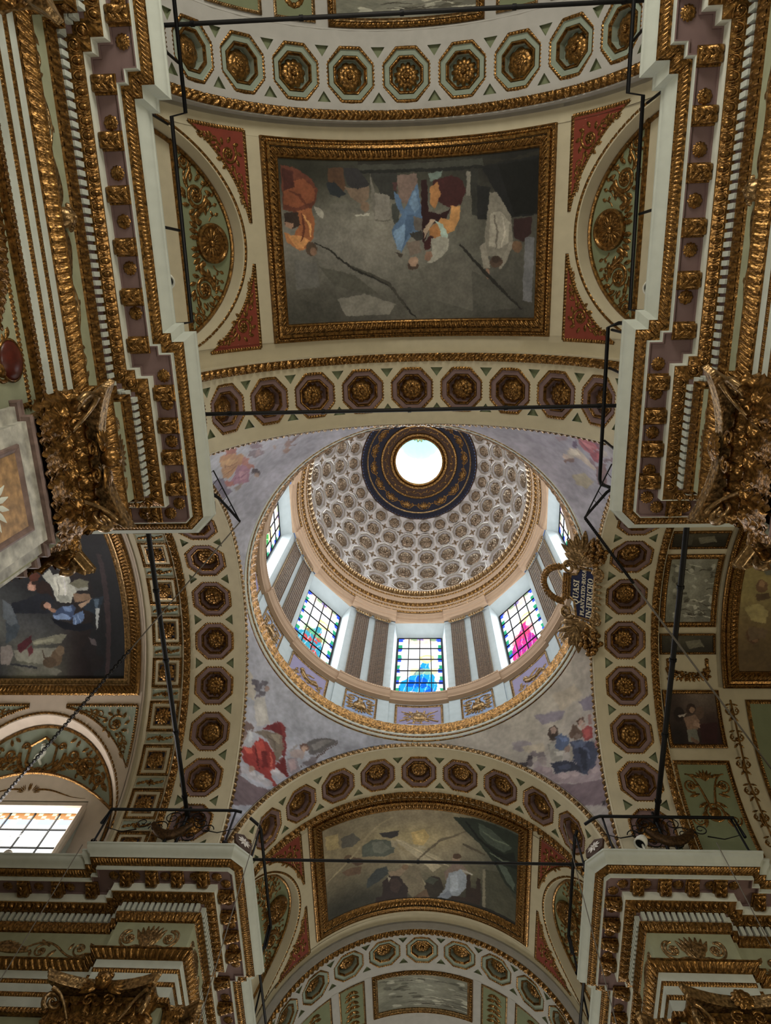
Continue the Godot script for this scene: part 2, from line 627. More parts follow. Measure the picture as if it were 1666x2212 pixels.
# uv: 0 picture as seen over the nave, 1 left transept, 2 right transept, 3 chancel
func sheet(f: Callable, u0: float, u1: float, v0: float, v1: float, h: float, nu := 24, nv := 8, uv := 0) -> ArrayMesh:
	var st := SurfaceTool.new()
	st.begin(Mesh.PRIMITIVE_TRIANGLES)
	st.set_smooth_group(1)
	var add := func(i: int, j: int) -> void:
		var a := float(i) / nu
		var b := float(j) / nv
		st.set_uv([Vector2(a, 1.0 - b), Vector2(1.0 - b, 1.0 - a), Vector2(b, a), Vector2(1.0 - a, b)][uv])
		st.add_vertex(f.call(lerpf(u0, u1, a), lerpf(v0, v1, b), h))
	for i in nu:
		for j in nv:
			add.call(i, j)
			add.call(i + 1, j)
			add.call(i + 1, j + 1)
			add.call(i, j)
			add.call(i + 1, j + 1)
			add.call(i, j + 1)
	st.generate_normals()
	st.index()
	return st.commit()

# a big gilt frame with a canvas in it, a thing of its own
func framed_painting(called: String, label: String, f: Callable, u0: float, u1: float, v0: float, v1: float, width: float, canvas: Material, style: int, at := Transform3D.IDENTITY, uv := 0, category := "painting") -> Node3D:
	var o := thing(called, label, category, at)
	var w := width
	if style == 0:
		put(frame_mesh(f, u0, u1, v0, v1, [[0.0, 0.0], [0.0, 0.06], [w * 0.06, 0.075], [w * 0.1, 0.06]], 32, 2), "outer_rail", M.gold, o)
		stuff(put(frame_strip(f, u0, u1, v0, v1, w * 0.1, w * 0.26, 0.05, 0.06, "bead", 0.028, 4, 3), "beading", M.gold, o))
		put(frame_mesh(f, u0, u1, v0, v1, [[w * 0.26, 0.05], [w * 0.28, 0.10], [w * 0.42, 0.11], [w * 0.46, 0.085]], 32, 2), "gilt_band", M.gold, o)
		stuff(put(frame_strip(f, u0, u1, v0, v1, w * 0.46, w * 0.84, 0.045, 0.115, "egg", 0.055, 8, 5), "egg_molding", M.gold, o))
		put(frame_mesh(f, u0, u1, v0, v1, [[w * 0.84, 0.045], [w * 0.88, 0.06], [w * 0.95, 0.05], [w, 0.01], [w * 1.02, 0.0]], 32, 2), "inner_rail", M.gold, o)
	else:
		put(frame_mesh(f, u0, u1, v0, v1, [[0.0, 0.0], [0.0, 0.05], [w * 0.1, 0.07], [w * 0.24, 0.06]], 32, 2), "outer_rail", M.gold, o)
		stuff(put(frame_strip(f, u0, u1, v0, v1, w * 0.24, w * 0.58, 0.05, 0.10, "leaf", 0.045, 8, 4), "leaf_molding", M.gold, o))
		put(frame_mesh(f, u0, u1, v0, v1, [[w * 0.58, 0.05], [w * 0.6, 0.075], [w * 0.66, 0.075], [w * 0.7, 0.05], [w * 0.9, 0.035], [w * 0.93, 0.05], [w, 0.04], [w * 1.02, 0.0]], 32, 2), "inner_rail", M.goldpale, o)
	put(sheet(f, u0 + w, u1 - w, v0 + w, v1 - w, 0.012, 32, 10, uv), "canvas", canvas, o)
	return o

# a small panel let into a surface: beaded gilt border and a painted field
func panel(parent: Node3D, called: String, f: Callable, u0: float, u1: float, v0: float, v1: float, w: float, field: Material, rim: Material, nu := 6, nv := 2, unit := 0.055, uv := 0) -> MeshInstance3D:
	var c := put(sheet(f, u0 + w * 0.8, u1 - w * 0.8, v0 + w * 0.8, v1 - w * 0.8, 0.004, nu, nv, uv), called, field, parent)
	put(frame_mesh(f, u0, u1, v0, v1, [[0.0, 0.0], [0.0, 0.03], [w * 0.25, 0.035], [w * 0.3, 0.02]], nu, nv), "border_rail", rim, c)
	stuff(put(frame_strip(f, u0, u1, v0, v1, w * 0.28, w, 0.01, unit, "egg", 0.028, 6, 3), "border_molding", rim, c))
	return c

# ---------------------------------------------------------------- barrel vault bays
# local frame of a bay: the vault runs along z as over the nave; a side lunette cuts into it at each side

const VR := 4.12          # vault radius
const LR := 4.36          # radius of the sunken lunette field

func lune(z: float, zc: float, w: float, th0: float, amp: float) -> float:
	var q := (z - zc) / w
	return th0 - amp * sqrt(maxf(0.0, 1.0 - q * q))

func vault_skin(z0: float, z1: float, lunes: Array, zc: float, w: float, th0: float, amp: float) -> ArrayMesh:
	var mb := MB.new()
	var zs := [[z0, false], [zc - w, false]]
	for i in 33:
		zs.append([zc - w * cos(PI * i / 32.0), true])
	zs.append([zc + w, false])
	zs.append([z1, false])
	var rows := []
	for q in zs:
		var row := PackedVector3Array()
		var lo := -PI / 2
		var hi := PI / 2
		if q[1]:
			if -1 in lunes:
				lo = -lune(q[0], zc, w, th0, amp)
			if 1 in lunes:
				hi = lune(q[0], zc, w, th0, amp)
		for k in 41:
			row.append(cyl(VR, lerpf(lo, hi, k / 40.0), q[0]))
		rows.append(row)
	mb.loft(rows, 0)
	return mb.done()

# one lunette: splayed band, gilt line, green tympanum; s is the side
func lunette(o: Node3D, s: float, zc: float, w: float, th0: float, amp: float, band_mat: String, field: String) -> MeshInstance3D:
	var mb := MB.new()
	var rows := []
	var w2 := w - 0.06
	var a2 := amp - 0.016
	var n := 40
	for i in n + 1:
		var a := PI * i / n
		var z := zc - w * cos(a)
		var zz := zc - w2 * cos(a)
		rows.append(PackedVector3Array([cyl(VR, s * lune(z, zc, w, th0, amp), z), cyl(LR, s * (lune(zz, zc, w2, th0, a2)), zz)]))
	rows.push_front(PackedVector3Array([cyl(VR, s * PI / 2, zc - w), cyl(LR, s * PI / 2, zc - w2)]))
	rows.append(PackedVector3Array([cyl(VR, s * PI / 2, zc + w), cyl(LR, s * PI / 2, zc + w2)]))
	mb.loft(rows, 0)
	put(mb.done(), "lunette_band", M[band_mat], o)
	# bead line along the edge of the band, on the vault
	mb = MB.new()
	var g := func(t: float, x: float, h: float) -> Vector3:
		var a := PI * t
		var z := zc - (w + 0.02 + 0.05 * x) * cos(a)
		return cyl(VR - h - 0.002, s * (th0 - (amp + 0.006 + 0.014 * x) * sin(a)), z)
	strip(mb, g, 0.02, 0.98, 0.0, 1.0, 0.016, "bead", 0.02, 4, 3)
	stuff(put(mb.done(), "bead_molding", M.gold, o))
	# field, and the plain wall below it
	mb = MB.new()
	rows = []
	var wall := []
	for i in 37:
		var zz := zc - w2 * cos(PI * i / 36.0)
		var row := PackedVector3Array()
		var row2 := PackedVector3Array()
		var lo := lune(zz, zc, w2, th0, a2)
		for k in 7:
			row.append(cyl(LR, s * lerpf(lo, maxf(lo, 1.143), k / 6.0), zz))
			row2.append(cyl(LR, s * lerpf(maxf(lo, 1.143), PI / 2, k / 6.0), zz))
		rows.append(row)
		wall.append(row2)
	mb.loft(rows, 0)
	var fld := put(mb.done(), "tympanum", M[field], o)
	mb = MB.new()
	mb.loft(wall, 0)
	put(mb.done(), "lunette_wall", M[band_mat], o)
	mb = MB.new()
	rows = []
	for i in n + 1:
		var a := PI * i / n
		var row := PackedVector3Array()
		for q in [[0.0, 0.0], [0.0, 0.04], [0.03, 0.055], [0.06, 0.04], [0.065, 0.0]]:
			row.append(cyl(LR - q[1], s * (th0 - (a2 - q[0] / LR) * sin(a)), zc - (w2 - q[0]) * cos(a)))
		rows.append(row)
	mb.loft(rows, 1)
	put(mb.done(), "gilt_line", M.gold, fld)
	return fld

# triangular panel in a corner of the vault beside a lunette; su, sz choose the corner
func spandrel(o: Node3D, s: float, sz: float, zc: float, w: float, th0: float, amp: float, mat: String, thi: float, dz0: float, dz1: float) -> void:
	var f := func(u: float, v: float, h: float) -> Vector3:
		return cyl(VR - h, s * u / VR, zc + sz * v)
	var hyp := func(v: float) -> float:
		var q := v / (w + 0.32)
		return VR * (th0 - (amp + 0.058) * sqrt(maxf(0.0, 1.0 - q * q)))
	var mb := MB.new()
	var rows := []
	for i in 13:
		var v := lerpf(dz0, dz1, i / 12.0)
		var row := PackedVector3Array()
		for k in 5:
			row.append(f.call(lerpf(thi * VR, maxf(thi * VR + 0.001, hyp.call(v)), k / 4.0), v, 0.004))
		rows.append(row)
	mb.loft(rows, 0)
	var p := put(mb.done(), "spandrel_panel", M[mat], o)
	mb = MB.new()
	var pts := []
	var v0 := dz0
	var a := Vector2(thi * VR, v0)
	var b := Vector2(thi * VR, dz1)
	var c := Vector2(hyp.call(dz1), dz1)
	var border := func(p0: Vector2, p1: Vector2, q: Vector2) -> void:
		var ln := p0.distance_to(p1)
		strip(mb, func(t: float, x: float, h: float) -> Vector3:
			var e := p0.lerp(p1, t) + q * (x - 0.5) * 0.07
			return f.call(e.x, e.y, 0.004 + h), 0.0, 1.0, 0.0, 1.0, 0.062 / ln, "egg", 0.03, 6, 3)
	border.call(a, b, Vector2(1, 0))
	border.call(b, c, Vector2(0, 1))
	strip(mb, func(t: float, x: float, h: float) -> Vector3:
		var v := lerpf(dz0, dz1, t)
		return f.call(hyp.call(v) + (x - 0.5) * 0.07, v, 0.004 + h), 0.0, 1.0, 0.0, 1.0, 0.03, "egg", 0.03, 6, 3)
	stuff(put(mb.done(), "beaded_rim", M.gold, p))
	mb = MB.new()
	var e := Vector2(thi * VR, dz1)
	var wu: float = c.x - e.x
	var wz := dz1 - dz0
	var c0 := e + Vector2(wu * 0.30, -wz * 0.27)
	var r0 := minf(wu, wz) * 0.15
	rel_curve(mb, f, spiral(c0, r0, 0.03, 2.4, 1.7), 0.03, 0.016)
	rel_flower(mb, f, c0, r0 * 0.5, 6, 0.04)
	for k in 9:
		var ang := 2.2 + k * 0.7
		rel_leaf(mb, f, c0 + Vector2(cos(ang), sin(ang)) * r0, ang + 0.7, r0 * 0.7, r0 * 0.5, 0.035)
	# a branch along each leg of the triangle, its curls shrinking towards the tip
	for b2 in [[Vector2(0.15, -0.50), Vector2(0.10, -0.84)], [Vector2(0.55, -0.14), Vector2(0.86, -0.09)]]:
		var pa: Vector2 = e + Vector2(b2[0].x * wu, b2[0].y * wz)
		var pb: Vector2 = e + Vector2(b2[1].x * wu, b2[1].y * wz)
		var d: Vector2 = (pb - pa).normalized()
		var q := Vector2(-d.y, d.x)
		rel_curve(mb, f, bez(c0.lerp(pa, 0.55), pa + q * r0 * 0.5, pa.lerp(pb, 0.5) - q * r0 * 0.5, pb, 14), 0.026, 0.01)
		for k in 4:
			var t := k / 4.0
			var at: Vector2 = pa.lerp(pb, t)
			var rr := r0 * (0.62 - 0.42 * t)
			rel_curve(mb, f, spiral(at, rr, 0.015, k * 1.5, 1.4 if k % 2 else -1.4, 16), 0.02 - 0.009 * t, 0.009)
			for sgn in [-1.0, 1.0]:
				rel_leaf(mb, f, at + d * rr * 0.5, atan2(d.y, d.x) + sgn * 0.9, rr * 1.1, rr * 0.6, 0.03)
	tag(put(mb.done(), "scroll_relief", M.gold, p), "gilded acanthus scroll")

# medallion and scrolls on a lunette's green field
func lunette_ornament(fld: MeshInstance3D, s: float, zc: float, th_mid: float) -> void:
	var f := func(u: float, v: float, h: float) -> Vector3:
		return cyl(LR - h, s * (th_mid + u / LR), zc + v)
	var mb := MB.new()
	for sz in [-1.0, 1.0]:
		rel_curve(mb, f, bez(Vector2(0.2, sz * 0.34), Vector2(0.52, sz * 0.5), Vector2(-0.1, sz * 0.55), Vector2(0.02, sz * 0.78), 14), 0.06, 0.04)
		rel_curve(mb, f, spiral(Vector2(0.24, sz * 0.80), 0.23, 0.045, PI, sz * 1.9, 28), 0.042, 0.024)
		rel_flower(mb, f, Vector2(0.24, sz * 0.80), 0.11, 6, 0.05)
		rel_curve(mb, f, bez(Vector2(0.42, sz * 0.92), Vector2(0.5, sz * 1.14), Vector2(0.22, sz * 1.16), Vector2(0.36, sz * 1.36), 10), 0.034, 0.02)
		rel_curve(mb, f, spiral(Vector2(0.46, sz * 1.32), 0.13, 0.025, PI, sz * 1.6, 18), 0.026, 0.016)
		rel_flower(mb, f, Vector2(0.46, sz * 1.32), 0.06, 5, 0.04)
		for k in 12:
			var a := k * 0.55
			rel_leaf(mb, f, Vector2(0.24, sz * 0.80) + Vector2(cos(a), sin(a)) * 0.24, a + sz * 0.8, 0.17, 0.10, 0.045)
		for k in 7:
			var a := k * 0.9
			rel_leaf(mb, f, Vector2(0.46, sz * 1.32) + Vector2(cos(a), sin(a)) * 0.13, a + sz * 0.8, 0.12, 0.07, 0.035)
		# tendrils with small leaves along the arch
		for k in 7:
			var t := k / 6.0
			var q := Vector2(-0.16 + 0.52 * t * t, sz * (0.48 + 0.98 * t))
			rel_curve(mb, f, bez(q + Vector2(0.14, -sz * 0.1), q + Vector2(0.1, sz * 0.02), q + Vector2(0.0, -sz * 0.02), q + Vector2(-0.03, sz * 0.05), 6), 0.014, 0.008)
			rel_leaf(mb, f, q, PI - sz * 0.5, 0.1, 0.08, 0.025)
			rel_leaf(mb, f, q + Vector2(0.05, 0), sz * 1.2, 0.09, 0.07, 0.025)
		for k in 4:
			rel_leaf(mb, f, Vector2(0.28, sz * (0.1 + 0.08 * k)), 0.25 * sz * k, 0.2, 0.12, 0.04)
	tag(put(mb.done(), "scroll_relief", M.gold, fld), "gilded acanthus scrolls")
	mb = MB.new()
	mb.loft([PackedVector3Array([cyl(LR, s * 1.135, zc - 1.72), cyl(LR - 0.05, s * 1.135, zc - 1.72), cyl(LR - 0.05, s * 1.152, zc - 1.72), cyl(LR, s * 1.152, zc - 1.72)]), PackedVector3Array([cyl(LR, s * 1.135, zc + 1.72), cyl(LR - 0.05, s * 1.135, zc + 1.72), cyl(LR - 0.05, s * 1.152, zc + 1.72), cyl(LR, s * 1.152, zc + 1.72)])], 2)
	put(mb.done(), "gilt_bar", M.gold, fld)
	# wheel-like medallion
	mb = MB.new()
	var c := Vector2(-0.02, 0.0)
	var rows := []
	for i in 36:
		var a := TAU * i / 36
		var row := PackedVector3Array()
		for q in [[0.35, 0.0], [0.35, 0.07], [0.31, 0.085], [0.285, 0.06], [0.27, 0.035], [0.06, 0.03]]:
			row.append(f.call(c.x + cos(a) * q[0], c.y + sin(a) * q[0], q[1]))
		rows.append(row)
	mb.loft(rows, 1, true)
	for k in 16:
		var a := TAU * k / 16
		rel_leaf(mb, func(u: float, v: float, h: float) -> Vector3: return f.call(u, v, 0.03 + h), c + Vector2(cos(a), sin(a)) * 0.07, a, 0.19, 0.075, 0.035, 0.5)
	rel_dome(mb, func(u: float, v: float, h: float) -> Vector3: return f.call(u, v, 0.03 + h), c, 0.065, 0.06)
	tag(put(mb.done(), "medallion", M.gold, fld), "round gilded medallion with radiating petals")

func nave_bay(o: Node3D) -> void:
	var zc := 7.8
	var w := 1.85
	var th0 := deg_to_rad(78)
	var amp := deg_to_rad(29.5)
	if not mesh_cache.has("bay"):
		mesh_cache.bay = vault_skin(5.6, 10.02, [-1, 1], zc, w, th0, amp)
	put(mesh_cache.bay, "vault_skin", M.cream, o)
	for s in [-1.0, 1.0]:
		var fld := lunette(o, s, zc, w, th0, amp, "cream", "green")
		lunette_ornament(fld, s, zc, deg_to_rad(56.2))
		for sz in [-1.0, 1.0]:
			spandrel(o, s, sz, zc, w, th0, amp, "red", deg_to_rad(45.6), 0.36, 1.92)

# ---------------------------------------------------------------- pendentives, ring, drum, dome, lantern

func pol(R: float, az: float, y: float) -> Vector3:
	return Vector3(R * sin(az), y, -R * cos(az))

func f_drum(R: float, az0: float) -> Callable:
	return func(u: float, v: float, h: float) -> Vector3:
		return pol(R - h, az0 + u / R, v)

# pendentive in the quadrant between azimuths q*90 and q*90+90 degrees, texture as (azimuth, height)
func pendentive_mesh(q: int) -> ArrayMesh:
	var st := SurfaceTool.new()
	st.begin(Mesh.PRIMITIVE_TRIANGLES)
	st.set_smooth_group(1)
	var A := 4.12
	var C := 4.10
	var nv := 28
	var nu := 24
	var pt := func(i: int, j: int) -> void:
		var t := PI * 0.5 * i / nv
		var y := HS + A * cos(t)
		var lo := atan2(A * sin(t), C)
		var az := lerpf(lo, PI / 2 - lo, float(j) / nu) + q * PI / 2
		if lo > PI / 4:
			az = PI / 4 + q * PI / 2
		var r := sqrt(C * C + A * A * sin(t) * sin(t))
		st.set_uv(Vector2((az - q * PI / 2) / (PI / 2), 1.0 - (y - HS) / A))
		st.add_vertex(pol(r, az, y))
	for i in nv:
		for j in nu:
			pt.call(i, j)
			pt.call(i + 1, j)
			pt.call(i + 1, j + 1)
			pt.call(i, j)
			pt.call(i + 1, j + 1)
			pt.call(i, j + 1)
	st.generate_normals()
	st.index()
	return st.commit()

func ring(o: Node3D, called: String, mat: String, prof: Array, seg := 96) -> MeshInstance3D:
	var mb := MB.new()
	var pv := PackedVector2Array()
	for q in prof:
		pv.append(Vector2(q[0], q[1]))
	mb.lathe(pv, seg, Transform3D.IDENTITY, 1)
	return put(mb.done(), called, M[mat], o)

# ornament strip on a ring between two profile points
func ring_strip(o: Node3D, called: String, mat: String, a: Vector2, b: Vector2, n: int, kind: String, amp: float, ns := 6, nw := 4) -> MeshInstance3D:
	var mb := MB.new()
	var d := (b - a).normalized()
	var nr := Vector2(-absf(d.y), -absf(d.x)).normalized()
	strip(mb, func(s: float, w: float, h: float) -> Vector3:
		var p := a.lerp(b, w) + nr * h
		return pol(p.x, s, p.y), 0.0, TAU, 0.0, 1.0, TAU / n, kind, amp, ns, nw, true)
	var m := put(mb.done(), called, M[mat], o)
	stuff(m)
	return m

func arc_ring(mb: MB, prof: Array, az0: float, az1: float, off := 0.0, n := 8) -> void:
	var rows := []
	for i in n + 1:
		var az := lerpf(az0, az1, float(i) / n)
		var r := PackedVector3Array()
		for q in prof:
			r.append(pol(q[0] - off, az, q[1]))
		rows.append(r)
	mb.loft(rows, 1)

func trophy(f: Callable, style: int) -> ArrayMesh:
	var mb := MB.new()
	if style == 0:       # musical and martial emblems laid crosswise
		rel_curve(mb, f, PackedVector2Array([Vector2(-0.5, -0.22), Vector2(-0.2, -0.06), Vector2(0.2, 0.1), Vector2(0.5, 0.24)]), 0.028, 0.018)
		rel_curve(mb, f, PackedVector2Array([Vector2(-0.46, 0.2), Vector2(-0.1, 0.08), Vector2(0.3, -0.14), Vector2(0.5, -0.24)]), 0.022, 0.03)
		rel_dome(mb, f, Vector2(0.0, 0.0), 0.17, 0.06, 14)
		rel_curve(mb, f, spiral(Vector2.ZERO, 0.2, 0.19, 0, 1.0, 20), 0.025, 0.025)
		for k in 12:
			var a := k * 0.53
			rel_leaf(mb, f, Vector2(cos(a) * 0.24, sin(a) * 0.13), a + 0.3, 0.2, 0.09, 0.035)
		rel_curve(mb, f, bez(Vector2(-0.3, -0.3), Vector2(-0.1, -0.2), Vector2(0.1, -0.36), Vector2(0.34, -0.28)), 0.02, 0.01)
	elif style == 1:     # mask with curling foliage
		rel_dome(mb, f, Vector2(0, -0.05), 0.2, 0.09, 14)
		rel_leaf(mb, f, Vector2(0, 0.02), -1.57, 0.14, 0.07, 0.14, 0.2)
		for s in [-1.0, 1.0]:
			rel_dome(mb, f, Vector2(s * 0.09, 0.02), 0.035, 0.12, 8)
			rel_curve(mb, f, spiral(Vector2(s * 0.27, 0.24), 0.13, 0.03, 1.57 - s * 1.57, -s * 1.5, 18), 0.03, 0.016)
			rel_curve(mb, f, spiral(Vector2(s * 0.28, -0.12), 0.1, 0.03, 1.57 - s * 1.57, s * 1.4, 18), 0.028, 0.016)
			rel_curve(mb, f, bez(Vector2(s * 0.05, 0.34), Vector2(s * 0.2, 0.42), Vector2(s * 0.3, 0.36), Vector2(s * 0.38, 0.3)), 0.03, 0.02)
			for k in 4:
				rel_leaf(mb, f, Vector2(s * 0.2, 0.16 - k * 0.13), 1.57 - s * (1.3 + 0.2 * k), 0.2, 0.1, 0.04)
		for k in 9:
			var a := -2.9 + k * 0.33
			rel_leaf(mb, f, Vector2(cos(a) * 0.17, -0.06 + sin(a) * 0.17), a, 0.14, 0.07, 0.05)
		rel_leaf(mb, f, Vector2(0, 0.1), 1.57, 0.3, 0.22, 0.06)
	else:                # reclining figure with leaves
		rel_dome(mb, f, Vector2(-0.18, 0.1), 0.08, 0.08)
		rel_curve(mb, f, PackedVector2Array([Vector2(-0.16, 0.04), Vector2(-0.05, -0.08), Vector2(0.15, -0.12), Vector2(0.36, -0.05)]), 0.09, 0.05)
		rel_curve(mb, f, PackedVector2Array([Vector2(-0.1, 0.0), Vector2(0.05, 0.12), Vector2(0.22, 0.18)]), 0.04, 0.025)
		rel_curve(mb, f, PackedVector2Array([Vector2(0.1, -0.1), Vector2(0.28, 0.06), Vector2(0.44, -0.16)]), 0.05, 0.03)
		for k in 14:
			rel_leaf(mb, f, Vector2(-0.45 + 0.07 * k, -0.18 + 0.12 * sin(k * 2.3)), k * 1.1, 0.17, 0.09, 0.04)
	return mb.done()

func drum() -> void:
	var o := structure("trim_1", "gilded ring moulding below the drum of the dome")
	ring(o, "ring_edge", "gold", [[4.32, 17.02], [4.27, 17.04], [4.24, 17.08]])
	ring_strip(o, "rope_molding", "gold", Vector2(4.25, 17.07), Vector2(4.20, 17.12), 300, "bead", 0.016, 4, 3)
	ring(o, "white_fascia", "white", [[4.20, 17.12], [4.19, 17.125], [4.14, 17.175]])
	ring_strip(o, "bead_molding", "gold", Vector2(4.14, 17.175), Vector2(4.115, 17.20), 190, "rope", 0.012, 4, 3)
	ring(o, "white_fascia", "white", [[4.115, 17.20], [4.10, 17.21], [4.07, 17.25]])
	ring_strip(o, "bead_molding", "gold", Vector2(4.07, 17.25), Vector2(4.045, 17.28), 260, "bead", 0.012, 4, 3)
	ring(o, "white_fascia", "white", [[4.045, 17.28], [4.03, 17.285], [4.01, 17.33]])
	ring_strip(o, "leaf_molding", "gold", Vector2(4.01, 17.33), Vector2(3.93, 17.585), 110, "leaf", 0.035, 8, 5)
	ring(o, "ring_top", "drum", [[3.94, 17.58], [3.94, 17.62], [4.3, 17.66]])

	# ---- plinth zone
	var w := structure("wall_drum", "pale blue drum wall with eight windows between paired gilded pilasters")
	var mb := MB.new()
	var lip := MB.new()
	var edge := MB.new()
	for k in 8:
		var a := k * PI / 4
		arc_ring(mb, [[4.25, 17.6], [4.25, 19.02]], a - 0.2, a + 0.2)
		arc_ring(mb, [[4.20, 17.6], [4.20, 19.02]], a + 0.2, a + 0.585)
		for e in [[0.2, 1], [0.585, -1]]:
			mb.flat()
			mb.quad(pol(4.2, a + e[0], 17.6), pol(4.25, a + e[0], 17.6), pol(4.25, a + e[0], 19.02), pol(4.2, a + e[0], 19.02))
		var pr := [[4.25, 19.0], [4.15, 19.05], [4.15, 19.1], [4.11, 19.16], [4.07, 19.27], [4.05, 19.29], [4.05, 19.36], [4.6, 19.42]]
		arc_ring(lip, pr, a - 0.2, a + 0.2)
		arc_ring(lip, pr, a + 0.2, a + 0.585, 0.06)
		for e in [0.2, 0.585]:
			var r0 := PackedVector3Array()
			var r1 := PackedVector3Array()
			for q in pr:
				r0.append(pol(q[0], a + e, q[1]))
				r1.append(pol(q[0] - 0.06, a + e, q[1]))
			lip.loft([r0, r1], 2)
		for e in [[a - 0.2, a + 0.2, 0.0], [a + 0.2, a + 0.585, 0.06]]:
			var off: float = e[2]
			strip(edge, func(s: float, x: float, h: float) -> Vector3: return pol(4.07 - off - h - 0.015 * x, s, 19.29 + 0.055 * x), e[0], e[1], 0.0, 1.0, 0.016, "bead", 0.016, 4, 3)
	put(mb.done(), "plinth", M.drum, w)
	put(lip.done(), "plinth_cornice", M.rose, w)
	stuff(put(edge.done(), "bead_molding", M.gold, w))
	for k in 8:
		var a := k * PI / 4
		var f := f_drum(4.245, a)
		var p := panel(w, "emblem_panel", f, -0.67, 0.67, 17.93, 18.93, 0.07, M.lilac, M.goldpale, 6, 2, 0.05)
		put(trophy(func(u: float, v: float, h: float) -> Vector3: return f.call(u * 1.05, 18.42 + v * 1.05, h), 0 if k % 2 == 0 else 2), "emblem_relief", M.goldpale, p)
		var f2 := f_drum(4.195, a + PI / 8)
		p = panel(w, "mask_panel", f2, -0.48, 0.48, 17.95, 18.93, 0.06, M.skyblue, M.goldpale, 4, 2, 0.05)
		put(trophy(func(u: float, v: float, h: float) -> Vector3: return f2.call(u, 18.42 + v * 0.95, h * 1.2), 1), "mask_relief", M.goldpale, p)
	# ---- window zone: piers between splayed openings
	mb = MB.new()
	for k in 8:
		var a := k * PI / 4
		arc_ring(mb, [[4.27, 19.36], [4.27, 24.1]], a + 0.2, a + 0.585)
		mb.flat()
		for s in [-1.0, 1.0]:
			var n: Vector3 = Vector3(cos(a), 0, sin(a)) * s
			var d := Vector3(sin(a), 0, -cos(a))
			var g0: Vector3 = d * 4.56 + n * 0.75
			var i0 := pol(4.27, a + s * 0.2, 0)
			mb.quad(i0 + Vector3.UP * 19.36, g0 + Vector3.UP * 19.8, g0 + Vector3.UP * 23.46, i0 + Vector3.UP * 24.05)
		var d2 := Vector3(sin(a), 0, -cos(a))
		var n2 := Vector3(cos(a), 0, sin(a))
		mb.quad(pol(4.27, a - 0.2, 24.05), pol(4.27, a + 0.2, 24.05), d2 * 4.56 + n2 * 0.75 + Vector3.UP * 23.46, d2 * 4.56 - n2 * 0.75 + Vector3.UP * 23.46)
		mb.quad(pol(4.27, a - 0.2, 19.38), pol(4.27, a + 0.2, 19.38), d2 * 4.56 + n2 * 0.75 + Vector3.UP * 19.95, d2 * 4.56 - n2 * 0.75 + Vector3.UP * 19.95)
	put(mb.done(), "drum_pier", M.drum, w)
	for k in 8:
		var a := k * PI / 4 + PI / 8
		for s in [-1.0, 1.0]:
			var f := f_drum(4.26, a + s * 0.083)
			mb = MB.new()
			strip(mb, func(v: float, x: float, h: float) -> Vector3: return f.call(v, x, 0.03 + h), -0.235, 0.235, 19.4, 23.72, 0.067, "flute", 0.045, 6, 1)
			var pl := put(mb.done(), "fluted_pilaster", M.flutes, w)
			mb = MB.new()
			for q in [-0.235, 0.235]:
				mb.flat()
				mb.quad(f.call(q, 19.4, 0.0), f.call(q, 19.4, 0.08), f.call(q, 23.72, 0.08), f.call(q, 23.72, 0.0))
			strip(mb, func(v: float, x: float, h: float) -> Vector3: return f.call(v, x, 0.08 + h), -0.27, 0.27, 23.72, 23.9, 0.09, "egg", 0.05, 8, 4)
			for q in [-0.25, 0.25]:
				rel_curve(mb, func(u: float, v: float, h: float) -> Vector3: return f.call(u, v, 0.07 + h), spiral(Vector2(q, 23.86), 0.09, 0.02, 1.57, 1.5 * signf(q), 16), 0.028, 0.02)
			put(mb.done(), "scroll_capital", M.goldpale, pl)
	# ---- upper entablature
	var u := structure("trim_2", "rose and gold cornice ring between drum windows and coffered dome")
	mb = MB.new()
	var lowr := [[4.30, 24.0], [4.19, 24.0], [4.17, 24.06], [4.17, 24.2], [4.13, 24.22], [4.13, 24.42], [4.09, 24.46]]
	for k in 8:
		var a := k * PI / 4
		arc_ring(mb, lowr, a - 0.2, a + 0.2)
		arc_ring(mb, lowr, a + 0.2, a + 0.585, 0.07)
		for e in [0.2, 0.585]:
			var r0 := PackedVector3Array()
			var r1 := PackedVector3Array()
			for q in lowr:
				r0.append(pol(q[0], a + e, q[1]))
				r1.append(pol(q[0] - 0.07, a + e, q[1]))
			mb.loft([r0, r1], 2)
	put(mb.done(), "architrave", M.rose, u)
	ring_strip(u, "bead_molding", "gold", Vector2(4.06, 24.46), Vector2(4.03, 24.54), 220, "bead", 0.025, 4, 3)
	ring(u, "rose_fascia", "rose", [[4.13, 24.44], [4.05, 24.54], [4.02, 24.56], [4.02, 24.68]])
	ring_strip(u, "bead_molding", "gold", Vector2(4.02, 24.68), Vector2(4.0, 24.76), 240, "bead", 0.025, 4, 3)
	ring(u, "rose_fascia", "rose", [[4.02, 24.76], [4.0, 24.78], [4.0, 24.88]])
	ring_strip(u, "egg_molding", "gold", Vector2(4.0, 24.88), Vector2(3.93, 25.05), 150, "egg", 0.05, 8, 4)
	ring(u, "rose_corona", "rose", [[3.93, 25.03], [3.90, 25.06], [3.90, 25.30]])
	ring_strip(u, "bead_molding", "gold", Vector2(3.90, 25.30), Vector2(3.87, 25.38), 240, "bead", 0.025, 4, 3)
	ring(u, "rose_corona", "rose", [[3.88, 25.38], [3.87, 25.4], [3.87, 25.5]])
	ring_strip(u, "leaf_molding", "gold", Vector2(3.87, 25.48), Vector2(3.80, 25.74), 130, "leaf", 0.045, 8, 4)
	ring(u, "rose_lip", "rose", [[3.81, 25.72], [3.79, 25.76], [3.80, 25.82], [4.25, 26.2]])

func dome_point(r: float, az: float, el: float) -> Vector3:
	return Vector3(r * cos(el) * sin(az), DOME_H + r * sin(el), -r * cos(el) * cos(az))

